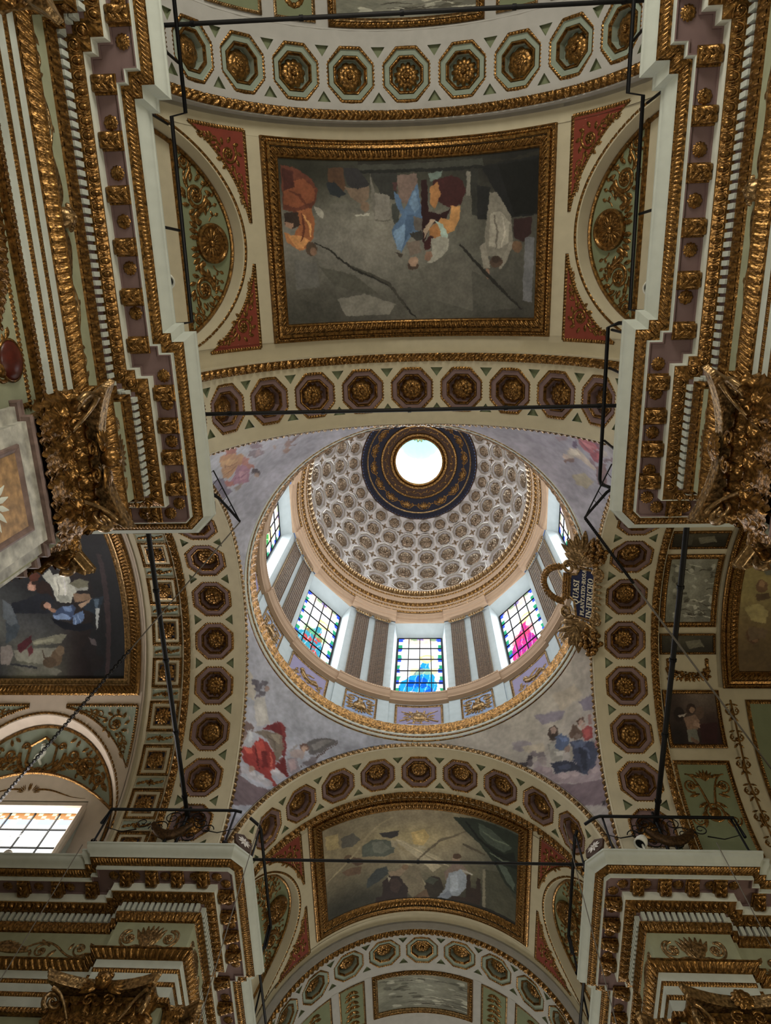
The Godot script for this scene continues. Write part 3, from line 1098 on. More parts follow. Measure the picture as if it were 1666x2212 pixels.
func dome() -> void:
	var o := structure("ceiling_dome", "coffered dome with five rings of gilded rosettes round a dark band and oculus")
	var cols := 26
	var els := [8.3, 20.0, 31.2, 41.5, 51.0]
	var bnd := [2.0, 14.1, 25.6, 36.3, 46.2, 55.9]
	var ha := PI / cols
	for i in 5:
		var ec := deg_to_rad(els[i])
		var ro: float = minf(DOME_R * cos(ec) * ha * 0.82, DOME_R * deg_to_rad(bnd[i + 1] - bnd[i]) * 0.5 * 0.88)
		var rs := ro * tan(PI / 8)
		var lo: float = (deg_to_rad(bnd[i]) - ec) * DOME_R
		var hi: float = (deg_to_rad(bnd[i + 1]) - ec) * DOME_R
		var map := func(p: Vector2, r: float) -> Vector3:
			return dome_point(r, p.x / (DOME_R * cos(ec)), ec + p.y / DOME_R)
		var a := ha * DOME_R * cos(ec)
		var half := PackedVector2Array([Vector2(0, lo), Vector2(a, lo), Vector2(a, 0), Vector2(a, hi), Vector2(0, hi), Vector2(0, ro), Vector2(rs, ro), Vector2(ro, rs), Vector2(ro, -rs), Vector2(rs, -ro), Vector2(0, -ro)])
		var idx := Geometry2D.triangulate_polygon(half)
		var mb := MB.new()
		mb.fresh()
		for s in [-1.0, 1.0]:
			for t in range(0, idx.size(), 3):
				var q := []
				for e in 3:
					var p := half[idx[t + e]]
					q.append(map.call(Vector2(p.x * s, p.y), DOME_R))
				mb.tri(q[0], q[1], q[2])
		# well
		var c := ro / cos(PI / 8)
		var oc := []
		for k in 8:
			oc.append(Vector2(cos(PI / 8 + k * PI / 4), sin(PI / 8 + k * PI / 4)) * c)
		for k in 8:
			var p0: Vector2 = oc[k]
			var p1: Vector2 = oc[(k + 1) % 8]
			mb.loft([PackedVector3Array([map.call(p0, DOME_R), map.call(p0 * 0.93, DOME_R + 0.03), map.call(p0 * 0.90, DOME_R + 0.03), map.call(p0 * 0.84, DOME_R + 0.075)]), PackedVector3Array([map.call(p1, DOME_R), map.call(p1 * 0.93, DOME_R + 0.03), map.call(p1 * 0.90, DOME_R + 0.03), map.call(p1 * 0.84, DOME_R + 0.075)])], 2)
			mb.flat()
			mb.tri(map.call(Vector2.ZERO, DOME_R + 0.075), map.call(p0 * 0.84, DOME_R + 0.075), map.call(p1 * 0.84, DOME_R + 0.075))
		var cell := mb.done()
		mb = MB.new()
		for k in 8:
			var p0: Vector2 = oc[k]
			var p1: Vector2 = oc[(k + 1) % 8]
			var r0 := PackedVector3Array()
			var r1 := PackedVector3Array()
			for q in [[1.1, 0.0], [1.1, -0.04], [1.05, -0.045], [1.0, -0.01], [0.97, -0.02], [0.94, 0.02]]:
				r0.append(map.call(p0 * q[0], DOME_R + q[1]))
				r1.append(map.call(p1 * q[0], DOME_R + q[1]))
			mb.loft([r0, r1], 2)
		var rim := mb.done()
		var ros := [rosette(ro * 0.84, 8, 6, 0), rosette(ro * 0.84, 6, 5, 2)]
		var mid := dome_point(DOME_R + 0.07, 0, ec)
		var up := (mid - Vector3(0, DOME_H, 0)).normalized()
		var rb := Basis(Vector3.RIGHT, up, Vector3.RIGHT.cross(up))
		mb = MB.new()
		var kn := map.call(Vector2(a, hi), DOME_R) as Vector3
		var kd := (kn - Vector3(0, DOME_H, 0)).normalized()
		var ks := 0.11 * cos(ec) + 0.02
		var kx := Vector3.UP.cross(kd).normalized()
		var ky := kd.cross(kx)
		var ff := func(uu: float, vv: float, h: float) -> Vector3: return kn + kx * uu + ky * vv - kd * h
		for k in 4:
			rel_leaf(mb, ff, Vector2.ZERO, k * PI / 2, ks * 1.35, ks * 1.1, 0.04, 1.0)
		rel_dome(mb, ff, Vector2.ZERO, ks * 0.35, 0.06, 8)
		var knot := mb.done()
		for k in cols:
			var az := deg_to_rad(4.4) + TAU * k / cols
			var cf := put(cell, "coffer", M.domegrey, o, Transform3D(Basis(Vector3.UP, -az), Vector3.ZERO))
			put(rim, "octagon_rim", M.silver, cf)
			put(ros[(k + i) % 2], "rosette", M.domegold, cf, Transform3D(rb, mid))
			if i < 4:
				put(knot, "corner_flower", M.domegold, cf)
	# shell below the first row and the rings above the last
	var st := func(el: float, r := DOME_R) -> Array: return [r * cos(deg_to_rad(el)), DOME_H + r * sin(deg_to_rad(el))]
	ring(o, "dome_foot", "domegrey", [[4.2, 26.1], [4.18, 26.37], st.call(2.1)])
	var b := structure("trim_3", "dark ring of gilded palmettes round the oculus of the dome")
	ring(b, "band_edge", "umber", [st.call(55.6), st.call(55.7, 4.12), st.call(56.0, 4.10)])
	var mb := MB.new()
	strip(mb, func(s: float, x: float, h: float) -> Vector3: return dome_point(4.11 - h, s, deg_to_rad(lerpf(56.0, 58.8, x))), 0.0, TAU, 0.0, 1.0, TAU / 110, "flute", 0.035, 6, 2, true)
	stuff(put(mb.done(), "fluted_ring", M.navy, b))
	ring(b, "gilt_line", "goldpale", [st.call(58.8, 4.11), st.call(59.0, 4.07), st.call(59.6, 4.07), st.call(59.9, 4.11)])
	ring(b, "dark_band", "navy", [st.call(59.8, 4.12), st.call(62, 4.12), st.call(64, 4.12), st.call(66, 4.12), st.call(67.6, 4.12)])
	var fb := func(az0: float) -> Callable:
		return func(uu: float, vv: float, h: float) -> Vector3: return dome_point(4.12 - h, az0 + uu / (4.12 * cos(deg_to_rad(64))), deg_to_rad(63.8) + vv / 4.12)
	mb = MB.new()
	var f0: Callable = fb.call(0.0)
	for k in 7:
		rel_leaf(mb, f0, Vector2(0, -0.12), PI / 2 + (k - 3) * 0.38, 0.28 - 0.02 * absf(k - 3), 0.09, 0.04, 0.5)
	rel_dome(mb, f0, Vector2(0, -0.13), 0.06, 0.05, 8)
	for s in [-1.0, 1.0]:
		rel_curve(mb, f0, spiral(Vector2(s * 0.2, -0.02), 0.09, 0.02, 1.57, -s * 1.5, 16), 0.022, 0.014)
		rel_curve(mb, f0, bez(Vector2(s * 0.05, -0.16), Vector2(s * 0.2, -0.22), Vector2(s * 0.3, 0.1), Vector2(s * 0.38, -0.02)), 0.02, 0.012)
	var palm := mb.done()
	for k in 16:
		put(palm, "palmette", M.gold, b, Transform3D(Basis(Vector3.UP, -TAU * k / 16 - 0.1), Vector3.ZERO))
	ring(b, "gilt_line", "gold", [st.call(67.5, 4.12), st.call(67.7, 4.06), st.call(68.6, 4.05), st.call(68.9, 4.10)])
	ring(b, "brown_band", "umber", [st.call(68.8, 4.10), st.call(71, 4.10), st.call(73.0, 4.10)])
	mb = MB.new()
	for k in 30:
		var az := TAU * k / 30
		var f2 := func(uu: float, vv: float, h: float) -> Vector3: return dome_point(4.10 - h, az + uu / (4.1 * cos(deg_to_rad(71))), deg_to_rad(70.9) + vv / 4.1)
		rel_curve(mb, f2, bez(Vector2(-0.14, 0), Vector2(-0.05, 0.1), Vector2(0.05, -0.1), Vector2(0.14, 0), 8), 0.014, 0.014)
		rel_leaf(mb, f2, Vector2(0, 0), 0.9 if k % 2 else -0.9, 0.13, 0.07, 0.025)
	stuff(put(mb.done(), "vine_relief", M.gold, b))
	ring(b, "oculus_rim", "gold", [st.call(73.0, 4.10), st.call(73.2, 4.02), st.call(74.3, 4.0), st.call(74.8, 4.06), st.call(75.4, 3.98), st.call(76.3, 3.99), st.call(76.5, 4.06), [0.985, 30.5], [0.99, 30.6]])
	mb = MB.new()
	strip(mb, func(s: float, x: float, h: float) -> Vector3: return dome_point(4.0 - h, s, deg_to_rad(lerpf(75.4, 76.3, x))), 0.0, TAU, 0.0, 1.0, TAU / 60, "bead", 0.02, 5, 3, true)
	stuff(put(mb.done(), "bead_molding", M.gold, b))
	lantern()

func lantern() -> void:
	var o := structure("window_9", "round glazed lantern above the oculus with a pale blue cupola")
	var mb := MB.new()
	var pr := PackedVector2Array([Vector2(0.99, 30.55), Vector2(1.0, 30.7), Vector2(1.0, 34.8)])
	mb.lathe(pr, 32)
	put(mb.done(), "lantern_glazing", M.lanternglow, o)
	mb = MB.new()
	for k in 8:
		mb.box(Vector3(0.97, 32.7, 0), Vector3(0.05, 4.1, 0.06), Transform3D(Basis(Vector3.UP, TAU * k / 8 + 0.2), Vector3.ZERO))
	put(mb.done(), "glazing_bar", M.plasticwhite, o)
	mb = MB.new()
	var cap := PackedVector2Array()
	for i in 9:
		var t := PI * 0.5 * i / 8
		cap.append(Vector2(1.0 * cos(t), 34.8 + 1.3 * sin(t)))
	mb.lathe(cap, 32)
	put(mb.done(), "cupola", M.cupola, o)
	mb = MB.new()
	var f := func(u: float, v: float, h: float) -> Vector3: return Vector3(u, 36.0 - h, v)
	for k in 14:
		rel_leaf(mb, f, Vector2(0.05 * cos(k * TAU / 14), 0.05 * sin(k * TAU / 14)), k * TAU / 14, 0.42, 0.2, 0.12, 0.3)
	put(mb.done(), "shell_boss", M.goldpale, o)
	var l := AreaLight3D.new()
	l.name = "lantern_daylight"
	l.area_size = Vector2(1.3, 1.3)
	l.light_energy = 10.0
	l.light_color = Color(0.96, 0.99, 1.0)
	l.shadow_enabled = true
	l.area_range = 60.0
	o.add_child(l)
	l.transform = Transform3D(Basis.looking_at(Vector3.DOWN, Vector3.RIGHT), Vector3(0, 30.62, 0))

# ---------------------------------------------------------------- stained glass

func figure_glass(n: int) -> Image:
	var W := 96
	var H := 224
	var im := Image.create(W, H, false, Image.FORMAT_RGB8)
	var nz := FastNoiseLite.new()
	nz.seed = 40 + n
	nz.frequency = 0.03
	var cel := FastNoiseLite.new()
	cel.seed = 90 + n
	cel.noise_type = FastNoiseLite.TYPE_CELLULAR
	cel.cellular_return_type = FastNoiseLite.RETURN_CELL_VALUE
	cel.frequency = 0.055
	var sets := [
		[Color(0.16, 0.62, 0.86), Color(0.10, 0.38, 0.80), Color(0.95, 0.85, 0.45)],
		[Color(0.85, 0.25, 0.55), Color(0.65, 0.20, 0.60), Color(0.90, 0.3, 0.35)],
		[Color(0.3, 0.65, 0.35), Color(0.35, 0.4, 0.8), Color(0.9, 0.75, 0.4)],
		[Color(0.25, 0.6, 0.7), Color(0.8, 0.3, 0.3), Color(0.5, 0.75, 0.35)]]
	var S: Array = sets[n % 4]
	for y in H:
		for x in W:
			var u := (x + 0.5) / W + 0.05 * nz.get_noise_2d(x, y)
			var v := (y + 0.5) / H + 0.03 * nz.get_noise_2d(y + 50, x)
			var cv := cel.get_noise_2d(x, y)
			var c := Color(0.97, 0.98, 1.0)
			if cv > 0.55:
				c = c.lerp(Color(0.85, 0.93, 0.85), 0.6)
			elif cv < -0.65:
				c = c.lerp(Color(0.98, 0.9, 0.82), 0.7)
			# robed figure: head, shoulders and a spreading robe
			var cx := 0.5 + 0.14 * sin(v * 4.0 + n)
			var wv := 0.06 + 0.34 * smoothstep(0.42, 0.9, v)
			if v > 0.45 and v < 0.94 and absf(u - cx) < wv:
				c = S[0] if cv > -0.2 else S[1]
				if absf(sin(u * 22.0 + v * 9.0 + n)) < 0.16:
					c = c.lightened(0.55)
			if Vector2(u - cx - 0.02, (v - 0.38) * 2.3).length() < 0.11:
				c = Color(0.98, 0.88, 0.8)
			elif Vector2(u - cx - 0.02, (v - 0.38) * 2.3).length() < 0.17:
				c = Color(0.98, 0.93, 0.62)
			if v > 0.55 and v < 0.66 and absf(u - cx) < 0.3:
				c = c.lerp(S[2], 0.5)
			# coloured border
			if u < 0.09 or u > 0.91 or v > 0.965 or v < 0.035:
				var q := int(floor((x if (v > 0.965 or v < 0.035) else y) / 14.0)) % 3
				c = [Color(0.22, 0.35, 0.85), Color(0.9, 0.92, 0.95), Color(0.2, 0.62, 0.45)][q]
			if v < 0.11 and absf(u - 0.5) < 0.38 - 2.0 * v * v:
				c = c.lerp(Color(0.95, 0.72, 0.62), 0.5)
			im.set_pixel(x, y, c)
	return im

func drum_window(k: int) -> void:
	var a := k * PI / 4
	var o := structure("window_%d" % (k + 1), "stained glass window in the drum of the dome", Transform3D(Basis(Vector3.UP, -a), Vector3.ZERO))
	var tex := ImageTexture.create_from_image(figure_glass(k))
	var m := StandardMaterial3D.new()
	m.albedo_color = Color(0.1, 0.1, 0.1)
	m.roughness = 0.3
	m.emission_enabled = true
	m.emission = Color.WHITE
	m.emission_operator = BaseMaterial3D.EMISSION_OP_MULTIPLY
	m.emission_texture = tex
	m.emission_energy_multiplier = GLASS
	var cols := 4
	var rws := 5
	var hw := 0.73
	var y0 := 19.9
	var y1 := 23.44
	for i in cols:
		for j in rws:
			var st := SurfaceTool.new()
			st.begin(Mesh.PRIMITIVE_TRIANGLES)
			var c := []
			for e in [[0, 0], [1, 0], [1, 1], [0, 1]]:
				var u: float = (i + e[0]) / float(cols)
				var v: float = (j + e[1]) / float(rws)
				c.append([Vector2(u, 1.0 - v), Vector3(lerpf(-hw, hw, u), lerpf(y0, y1, v), -4.52)])
			for t in [0, 1, 2, 0, 2, 3]:
				st.set_normal(Vector3(0, 0, 1))
				st.set_uv(c[t][0])
				st.add_vertex(c[t][1])
			put(st.commit(), "pane", m, o)
	var mb := MB.new()
	for i in cols + 1:
		mb.box(Vector3(lerpf(-hw, hw, float(i) / cols), (y0 + y1) * 0.5, -4.505), Vector3(0.028 if i % cols else 0.05, y1 - y0, 0.03))
	for j in rws + 1:
		mb.box(Vector3(0, lerpf(y0, y1, float(j) / rws), -4.505), Vector3(hw * 2, 0.026, 0.03))
	put(mb.done(), "glazing_bar", M.iron, o)
	mb = MB.new()
	mb.box(Vector3(0, (y0 + y1) * 0.5, -4.62), Vector3(1.7, y1 - y0 + 0.3, 0.04))
	# daylight that this window lets in
	var l := AreaLight3D.new()
	l.name = "window_daylight"
	l.area_size = Vector2(hw * 2, y1 - y0)
	l.light_energy = DRUM_LIGHT
	l.light_color = Color(0.97, 0.98, 1.0)
	l.shadow_enabled = true
	l.area_range = 60.0
	o.add_child(l)
	l.transform = Transform3D(Basis(Vector3.UP, PI), Vector3(0, (y0 + y1) * 0.5, -4.47))

# ---------------------------------------------------------------- entablature of a crossing pier with its two arms
# Built for the quadrant +x +z. The path runs in plan along the wall face from the transept arm round the pier's corner into the nave arm.

const ENT_TOP := 12.62

# wall-line vertices (x, z) of the path, walking with the open church on the left-hand side
func ent_path() -> PackedVector2Array:
	var p := 4.13
	var m := 4.31
	var r := 4.43
	var arm := [[p, 5.45], [m, 5.45], [m, 5.58], [r, 5.58], [r, 10.31], [m, 10.31], [m, 10.47], [p, 10.47], [p, 12.4]]
	var out := PackedVector2Array()
	for i in range(arm.size() - 1, -1, -1):
		out.append(Vector2(arm[i][1], arm[i][0]))
	out.append(Vector2(p, p))
	for a in arm:
		out.append(Vector2(a[0], a[1]))
	return out

var EP: PackedVector2Array
var EN: PackedVector2Array   # outward normal (towards the open church) of each segment

func ent_prepare() -> void:
	EP = ent_path()
	EN = PackedVector2Array()
	for i in EP.size() - 1:
		var d := (EP[i + 1] - EP[i]).normalized()
		var n := Vector2(-d.y, d.x)
		# towards the crossing side
		EN.append(n)
	# flip all if the last segment's normal does not look towards -x
	if EN[EN.size() - 1].x > 0.0:
		for i in EN.size():
			EN[i] = -EN[i]

# ends of segment i at distance d from the wall face
func ent_ends(i: int, d: float) -> Array:
	var a := EP[i] + EN[i] * d
	var b := EP[i + 1] + EN[i] * d
	var dir := (EP[i + 1] - EP[i]).normalized()
	if i > 0:
		a = EP[i] + EN[i] * d + EN[i - 1] * d
	if i < EN.size() - 1:
		b = EP[i + 1] + EN[i] * d + EN[i + 1] * d
	var corner := EP.size() / 2
	var leg := maxf(0.0, d - 0.55) / 0.35 * 0.27
	if i == corner:
		a += dir * leg
	if i == corner - 1:
		b -= dir * leg
	return [a, b]

func ent_part(o: Node3D, called: String, mat: Material, prof: Array, smooth := false) -> MeshInstance3D:
	var mb := MB.new()
	var last := PackedVector3Array()
	for i in EN.size():
		var r0 := PackedVector3Array()
		var r1 := PackedVector3Array()
		for q in prof:
			var e := ent_ends(i, q[0])
			r0.append(Vector3(e[0].x, q[1], e[0].y))
			r1.append(Vector3(e[1].x, q[1], e[1].y))
		if last.size() and i == EP.size() / 2:
			mb.loft([last, r0], 0 if smooth else 2)
		mb.loft([r0, r1], 0 if smooth else 2)
		last = r1
	return put(mb.done(), called, mat, o)

func ent_map(i: int, a: Vector2, b: Vector2) -> Callable:
	var n2 := EN[i]
	var t := (b - a).normalized()
	var nd := Vector2(-t.y, t.x)
	if nd.x < 0.0:
		nd = -nd
	if absf(nd.x) < 0.05 and nd.y > 0.0:
		nd = -nd
	return func(s: float, w: float, h: float) -> Vector3:
		var p := a.lerp(b, w)
		var e := ent_ends(i, p.x)
		var q: Vector2 = (e[0] as Vector2).lerp(e[1], s) + n2 * nd.x * h
		return Vector3(q.x, p.y + nd.y * h, q.y)

func ent_strip(o: Node3D, called: String, mat: Material, a: Vector2, b: Vector2, unit: float, kind: String, amp: float, ns := 6, nw := 4) -> void:
	var mb := MB.new()
	for i in EN.size():
		var e := ent_ends(i, (a.x + b.x) * 0.5)
		var ln: float = (e[0] as Vector2).distance_to(e[1])
		if (e[1] - e[0]).dot(EP[i + 1] - EP[i]) <= 0.0 or ln < 0.03:
			continue
		strip(mb, ent_map(i, a, b), 0.0, 1.0, 0.0, 1.0, unit / ln, kind, amp, ns, nw)
	stuff(put(mb.done(), called, mat, o))

# transform at fraction s of segment i: local +z points out to the open church, +x along the wall
func ent_at(i: int, s: float, d: float, y: float) -> Transform3D:
	var e := ent_ends(i, d)
	var q: Vector2 = (e[0] as Vector2).lerp(e[1], s)
	var n := Vector3(EN[i].x, 0, EN[i].y)
	return Transform3D(Basis(Vector3.UP.cross(n), Vector3.UP, n), Vector3(q.x, y, q.y))

func ent_len(i: int, d: float) -> float:
	var e := ent_ends(i, d)
	return signf((e[1] - e[0]).dot(EP[i + 1] - EP[i])) * (e[0] as Vector2).distance_to(e[1])

func modillion_mesh() -> ArrayMesh:
	var mb := MB.new()
	# S-shaped bracket hanging under the soffit: y 0 is the soffit, z from the wall outwards
	var side := PackedVector2Array([Vector2(0.0, 0.0), Vector2(0.0, -0.10), Vector2(0.03, -0.15), Vector2(0.08, -0.17), Vector2(0.14, -0.15), Vector2(0.19, -0.115), Vector2(0.25, -0.10), Vector2(0.275, -0.105), Vector2(0.30, -0.09), Vector2(0.305, -0.06), Vector2(0.295, -0.04), Vector2(0.295, 0.0)])
	var rows := []
	for x in [-0.10, -0.085, -0.03, 0.0, 0.03, 0.085, 0.10]:
		var k := 1.0
		if absf(x) < 0.01:
			k = 0.82
		elif absf(x) > 0.09:
			k = 0.86
		var r := PackedVector3Array()
		for q in side:
			r.append(Vector3(x, q.y * k, q.x))
		rows.append(r)
	mb.loft(rows, 0)
	for x in [-0.10, 0.10]:
		mb.flat()
		for j in range(1, side.size() - 1):
			mb.tri(Vector3(x, 0, 0), Vector3(x, side[j].y * 0.86, side[j].x), Vector3(x, side[j + 1].y * 0.86, side[j + 1].x))
	# acanthus leaf on its belly and a moulded cap
	for k in 5:
		var f := func(u: float, v: float, h: float) -> Vector3: return Vector3(u, -0.155 - h + 0.35 * maxf(0.0, v - 0.09) , v)
		rel_leaf(mb, f, Vector2(0.0, 0.05 + 0.045 * k), 1.57 + (0.75 if k % 2 else -0.75), 0.12, 0.06, 0.03)
	mb.bevel_box(Vector3(0, -0.02, 0.16), Vector3(0.25, 0.045, 0.32), 0.012)
	return mb.done()

func egg_mesh() -> ArrayMesh:
	var mb := MB.new()
	# one egg in its shell with half a dart on each side; lies on a slope from (z 0, y -0.15) out to (z .13, y 0)
	var f := func(u: float, v: float, h: float) -> Vector3: return Vector3(u, -0.10 + v * 0.5 - h * 0.86, v * 0.86 + h * 0.5)
	var rows := []
	for i in 9:
		var a := PI * i / 8.0
		var row := PackedVector3Array()
		for k in 5:
			var t := PI * k / 4.0
			var p := Vector2(0.0, 0.10) + Vector2(cos(a) * 0.066, sin(a) * -0.085) + Vector2(cos(a), -sin(a)) * cos(t) * 0.013
			row.append(f.call(p.x, p.y, sin(t) * 0.02))
		rows.append(row)
	mb.loft(rows, 0)
	var rr := []
	for i in 10:
		var a := TAU * i / 10
		var row := PackedVector3Array()
		for k in 4:
			var t := PI * 0.5 * k / 3.0
			row.append(f.call(cos(a) * 0.046 * cos(t), 0.095 + sin(a) * 0.068 * cos(t), 0.062 * sin(t)))
		rr.append(row)
	mb.loft(rr, 0, true)
	rel_leaf(mb, f, Vector2(0.0855, 0.16), -1.57, 0.15, 0.035, 0.03, 0.3)
	return mb.done()

func entablature(k: int) -> void:
	var o := structure("trim_%d" % (11 + k), ["entablature round the crossing pier between nave and right transept", "entablature round the crossing pier between nave and left transept", "entablature round the crossing pier between left transept and chancel", "entablature round the crossing pier between right transept and chancel"][k], Transform3D(Basis(Vector3.UP, [0.0, -PI / 2, PI, PI / 2][k]), Vector3.ZERO))
	var pieces: Array = mesh_cache.get("ent", [])
	if pieces.size():
		for c in pieces:
			var d: MeshInstance3D = c.duplicate()
			o.add_child(d, true)
		return
	ent_part(o, "cornice_lip", M.cornice, [[-0.5, ENT_TOP], [0.93, ENT_TOP], [0.954, ENT_TOP - 0.02], [0.954, 12.565]])
	ent_part(o, "cyma", M.cornice, [[0.954, 12.565], [0.935, 12.56], [0.933, 12.53], [0.922, 12.49], [0.895, 12.455], [0.862, 12.43], [0.835, 12.40], [0.822, 12.365], [0.82, 12.35]], true)
	ent_part(o, "bead_bed", M.gold, [[0.82, 12.35], [0.80, 12.35], [0.72, 12.29], [0.67, 12.29]])
	ent_strip(o, "lattice_molding", M.gold, Vector2(0.715, 12.285), Vector2(0.80, 12.345), 0.055, "bead", 0.028, 4, 3)
	ent_part(o, "corona", M.cornice, [[0.67, 12.30], [0.668, 12.22], [0.65, 12.21]])
	ent_part(o, "soffit", M.mauve, [[0.65, 12.21], [0.63, 12.21], [0.63, 12.24], [0.37, 12.24], [0.37, 12.21], [0.33, 12.21]])
	ent_part(o, "bed_fillet", M.white, [[0.345, 12.22], [0.345, 12.04], [0.32, 12.035]])
	ent_part(o, "egg_bed", M.gold, [[0.33, 12.04], [0.32, 12.02], [0.20, 11.94], [0.15, 11.93]])
	ent_part(o, "dentil_bed", M.mauve, [[0.16, 11.935], [0.10, 11.935], [0.10, 11.75], [0.09, 11.75]])
	ent_strip(o, "leaf_molding", M.gold, Vector2(0.09, 11.60), Vector2(0.14, 11.745), 0.12, "leaf", 0.035, 10, 6)
	ent_part(o, "leaf_bed", M.gold, [[0.145, 11.755], [0.09, 11.60], [0.06, 11.585]])
	ent_part(o, "frieze", M.frieze, [[0.06, 11.6], [0.06, 10.93]])
	ent_strip(o, "leaf_molding", M.gold, Vector2(0.13, 10.80), Vector2(0.235, 10.90), 0.12, "leaf", 0.035, 10, 6)
	ent_part(o, "architrave_cap", M.gold, [[0.05, 10.945], [0.25, 10.935], [0.255, 10.91], [0.235, 10.90], [0.125, 10.80], [0.10, 10.79]])
	ent_part(o, "fascia", M.cornice, [[0.10, 10.80], [0.10, 10.64]])
	ent_part(o, "fascia", M.cornice, [[0.088, 10.56], [0.088, 10.41]])
	ent_part(o, "fascia", M.cornice, [[0.072, 10.33], [0.072, 10.15]])
	ent_strip(o, "bead_molding", M.gold, Vector2(0.085, 10.56), Vector2(0.10, 10.64), 0.045, "bead", 0.02, 4, 3)
	ent_strip(o, "bead_molding", M.gold, Vector2(0.07, 10.33), Vector2(0.088, 10.41), 0.045, "bead", 0.02, 4, 3)
	ent_part(o, "architrave_foot", M.gold, [[0.072, 10.15], [0.08, 10.145], [0.08, 10.05], [0.0, 10.04], [-0.6, 10.04]])
	ent_strip(o, "leaf_molding", M.gold, Vector2(0.08, 10.05), Vector2(0.08, 10.14), 0.07, "leaf", 0.03, 8, 4)
	var mod := modillion_mesh()
	var egg := egg_mesh()
	var den := MB.new()
	den.bevel_box(Vector3(0, -0.088, 0.04), Vector3(0.068, 0.175, 0.08), 0.006)
	var dent := den.done()
	var r1 := rosette(0.10, 8, 6, 0)
	var r2 := rosette(0.10, 12, 6, 2)
	var orn := MB.new()
	for i in EN.size():
		# modillions and the rosettes between them
		var ln := ent_len(i, 0.50)
		if ln > 0.28:
			var n := maxi(1, roundi(ln / 0.62))
			for j in n:
				var s := (j + 0.5) / n
				put(mod, "modillion", M.gold, o, ent_at(i, s, 0.33, 12.235) if ent_len(i, 0.33) > 0 else ent_at(i, s, 0.5, 12.235))
				if j > 0:
					put(r1 if j % 2 else r2, "soffit_rosette", M.gold, o, ent_at(i, float(j) / n, 0.50, 12.235))
			if ln > 1.0:
				for s in [0.16 / ln, 1.0 - 0.16 / ln]:
					put(r2, "soffit_rosette", M.gold, o, ent_at(i, s, 0.50, 12.235))
		ln = ent_len(i, 0.2)
		if ln > 0.1:
			var n := maxi(1, roundi(ln / 0.171))
			for j in n:
				put(egg, "egg_and_dart", M.gold if (j + i) % 2 else M.gold, o, ent_at(i, (j + 0.5) / n, 0.185, 12.03))
		ln = ent_len(i, 0.15)
		if ln > 0.08:
			var n := maxi(1, roundi(ln / 0.115))
			for j in n:
				put(dent, "dentil", M.cornice, o, ent_at(i, (j + 0.5) / n, 0.10, 11.93))
		ln = ent_len(i, 0.05)
		if ln > 0.5:
			var t := ent_at(i, 0.0, 0.06, 11.26)
			var dir := (EP[i + 1] - EP[i]).normalized()
			var dx := Vector3(dir.x, 0, dir.y)
			var nn := Vector3(EN[i].x, 0, EN[i].y)
			var f := func(u: float, v: float, h: float) -> Vector3: return t.origin + dx * u + Vector3.UP * v + nn * h
			if ln > 3.0:
				var m := ln * 0.5
				rinceau(orn, f, Vector2(0.15, -0.02), Vector2(m - 0.75, -0.02), 0.22, 2, 0.022)
				rinceau(orn, f, Vector2(ln - 0.15, -0.02), Vector2(m + 0.75, -0.02), 0.22, 2, 0.022, -1.0)
				# winged cherub's head in the middle
				var ch := MB.new()
				rel_dome(ch, f, Vector2(m, 0.02), 0.14, 0.20, 14)
				rel_dome(ch, func(u: float, v: float, h: float) -> Vector3: return f.call(u, v, h + 0.19), Vector2(m, -0.01), 0.022, 0.04, 6)
				for s in [-1.0, 1.0]:
					rel_dome(ch, func(u: float, v: float, h: float) -> Vector3: return f.call(u, v, h + 0.15), Vector2(m + s * 0.055, -0.02), 0.035, 0.03, 6)
					for q in 4:
						rel_dome(ch, func(u: float, v: float, h: float) -> Vector3: return f.call(u, v, h + 0.08), Vector2(m + s * (0.03 + 0.035 * q), 0.14 - 0.03 * q), 0.045, 0.06, 6)
					for q in 7:
						rel_leaf(ch, f, Vector2(m + s * (0.08 + 0.04 * q), -0.05), PI / 2 - s * (1.05 + 0.09 * q), 0.42 + 0.03 * q, 0.13, 0.05, 0.4)
				put(ch.done(), "winged_cherub", M.goldpale, o)
			else:
				# urn-like leaf cluster with scrolls at either side
				var c := ln * 0.5
				for q in 7:
					rel_leaf(orn, f, Vector2(c, -0.22), PI / 2 + (q - 3) * 0.2, 0.48, 0.15, 0.05)
				for s in [-1.0, 1.0]:
					rel_leaf(orn, f, Vector2(c, -0.2), PI / 2 - s * 1.45, 0.3, 0.12, 0.04)
					rel_curve(orn, f, bez(Vector2(c + s * 0.1, -0.2), Vector2(c + s * 0.62, -0.3), Vector2(c + s * 0.6, 0.2), Vector2(c + s * 0.4, 0.16)), 0.026, 0.018)
					rel_curve(orn, f, spiral(Vector2(c + s * 0.36, 0.0), 0.15, 0.03, PI / 2, -s * 1.5, 18), 0.024, 0.016)
					rel_flower(orn, f, Vector2(c + s * 0.36, 0.0), 0.08, 6, 0.04)
	put(orn.done(), "frieze_relief", M.goldpale, o)
	mesh_cache.ent = o.get_children()

# ---------------------------------------------------------------- pilaster with a gilded Corinthian capital
# local frame: +z out to the open church, y 0 at the capital's foot, x across; width of the shaft 1.34

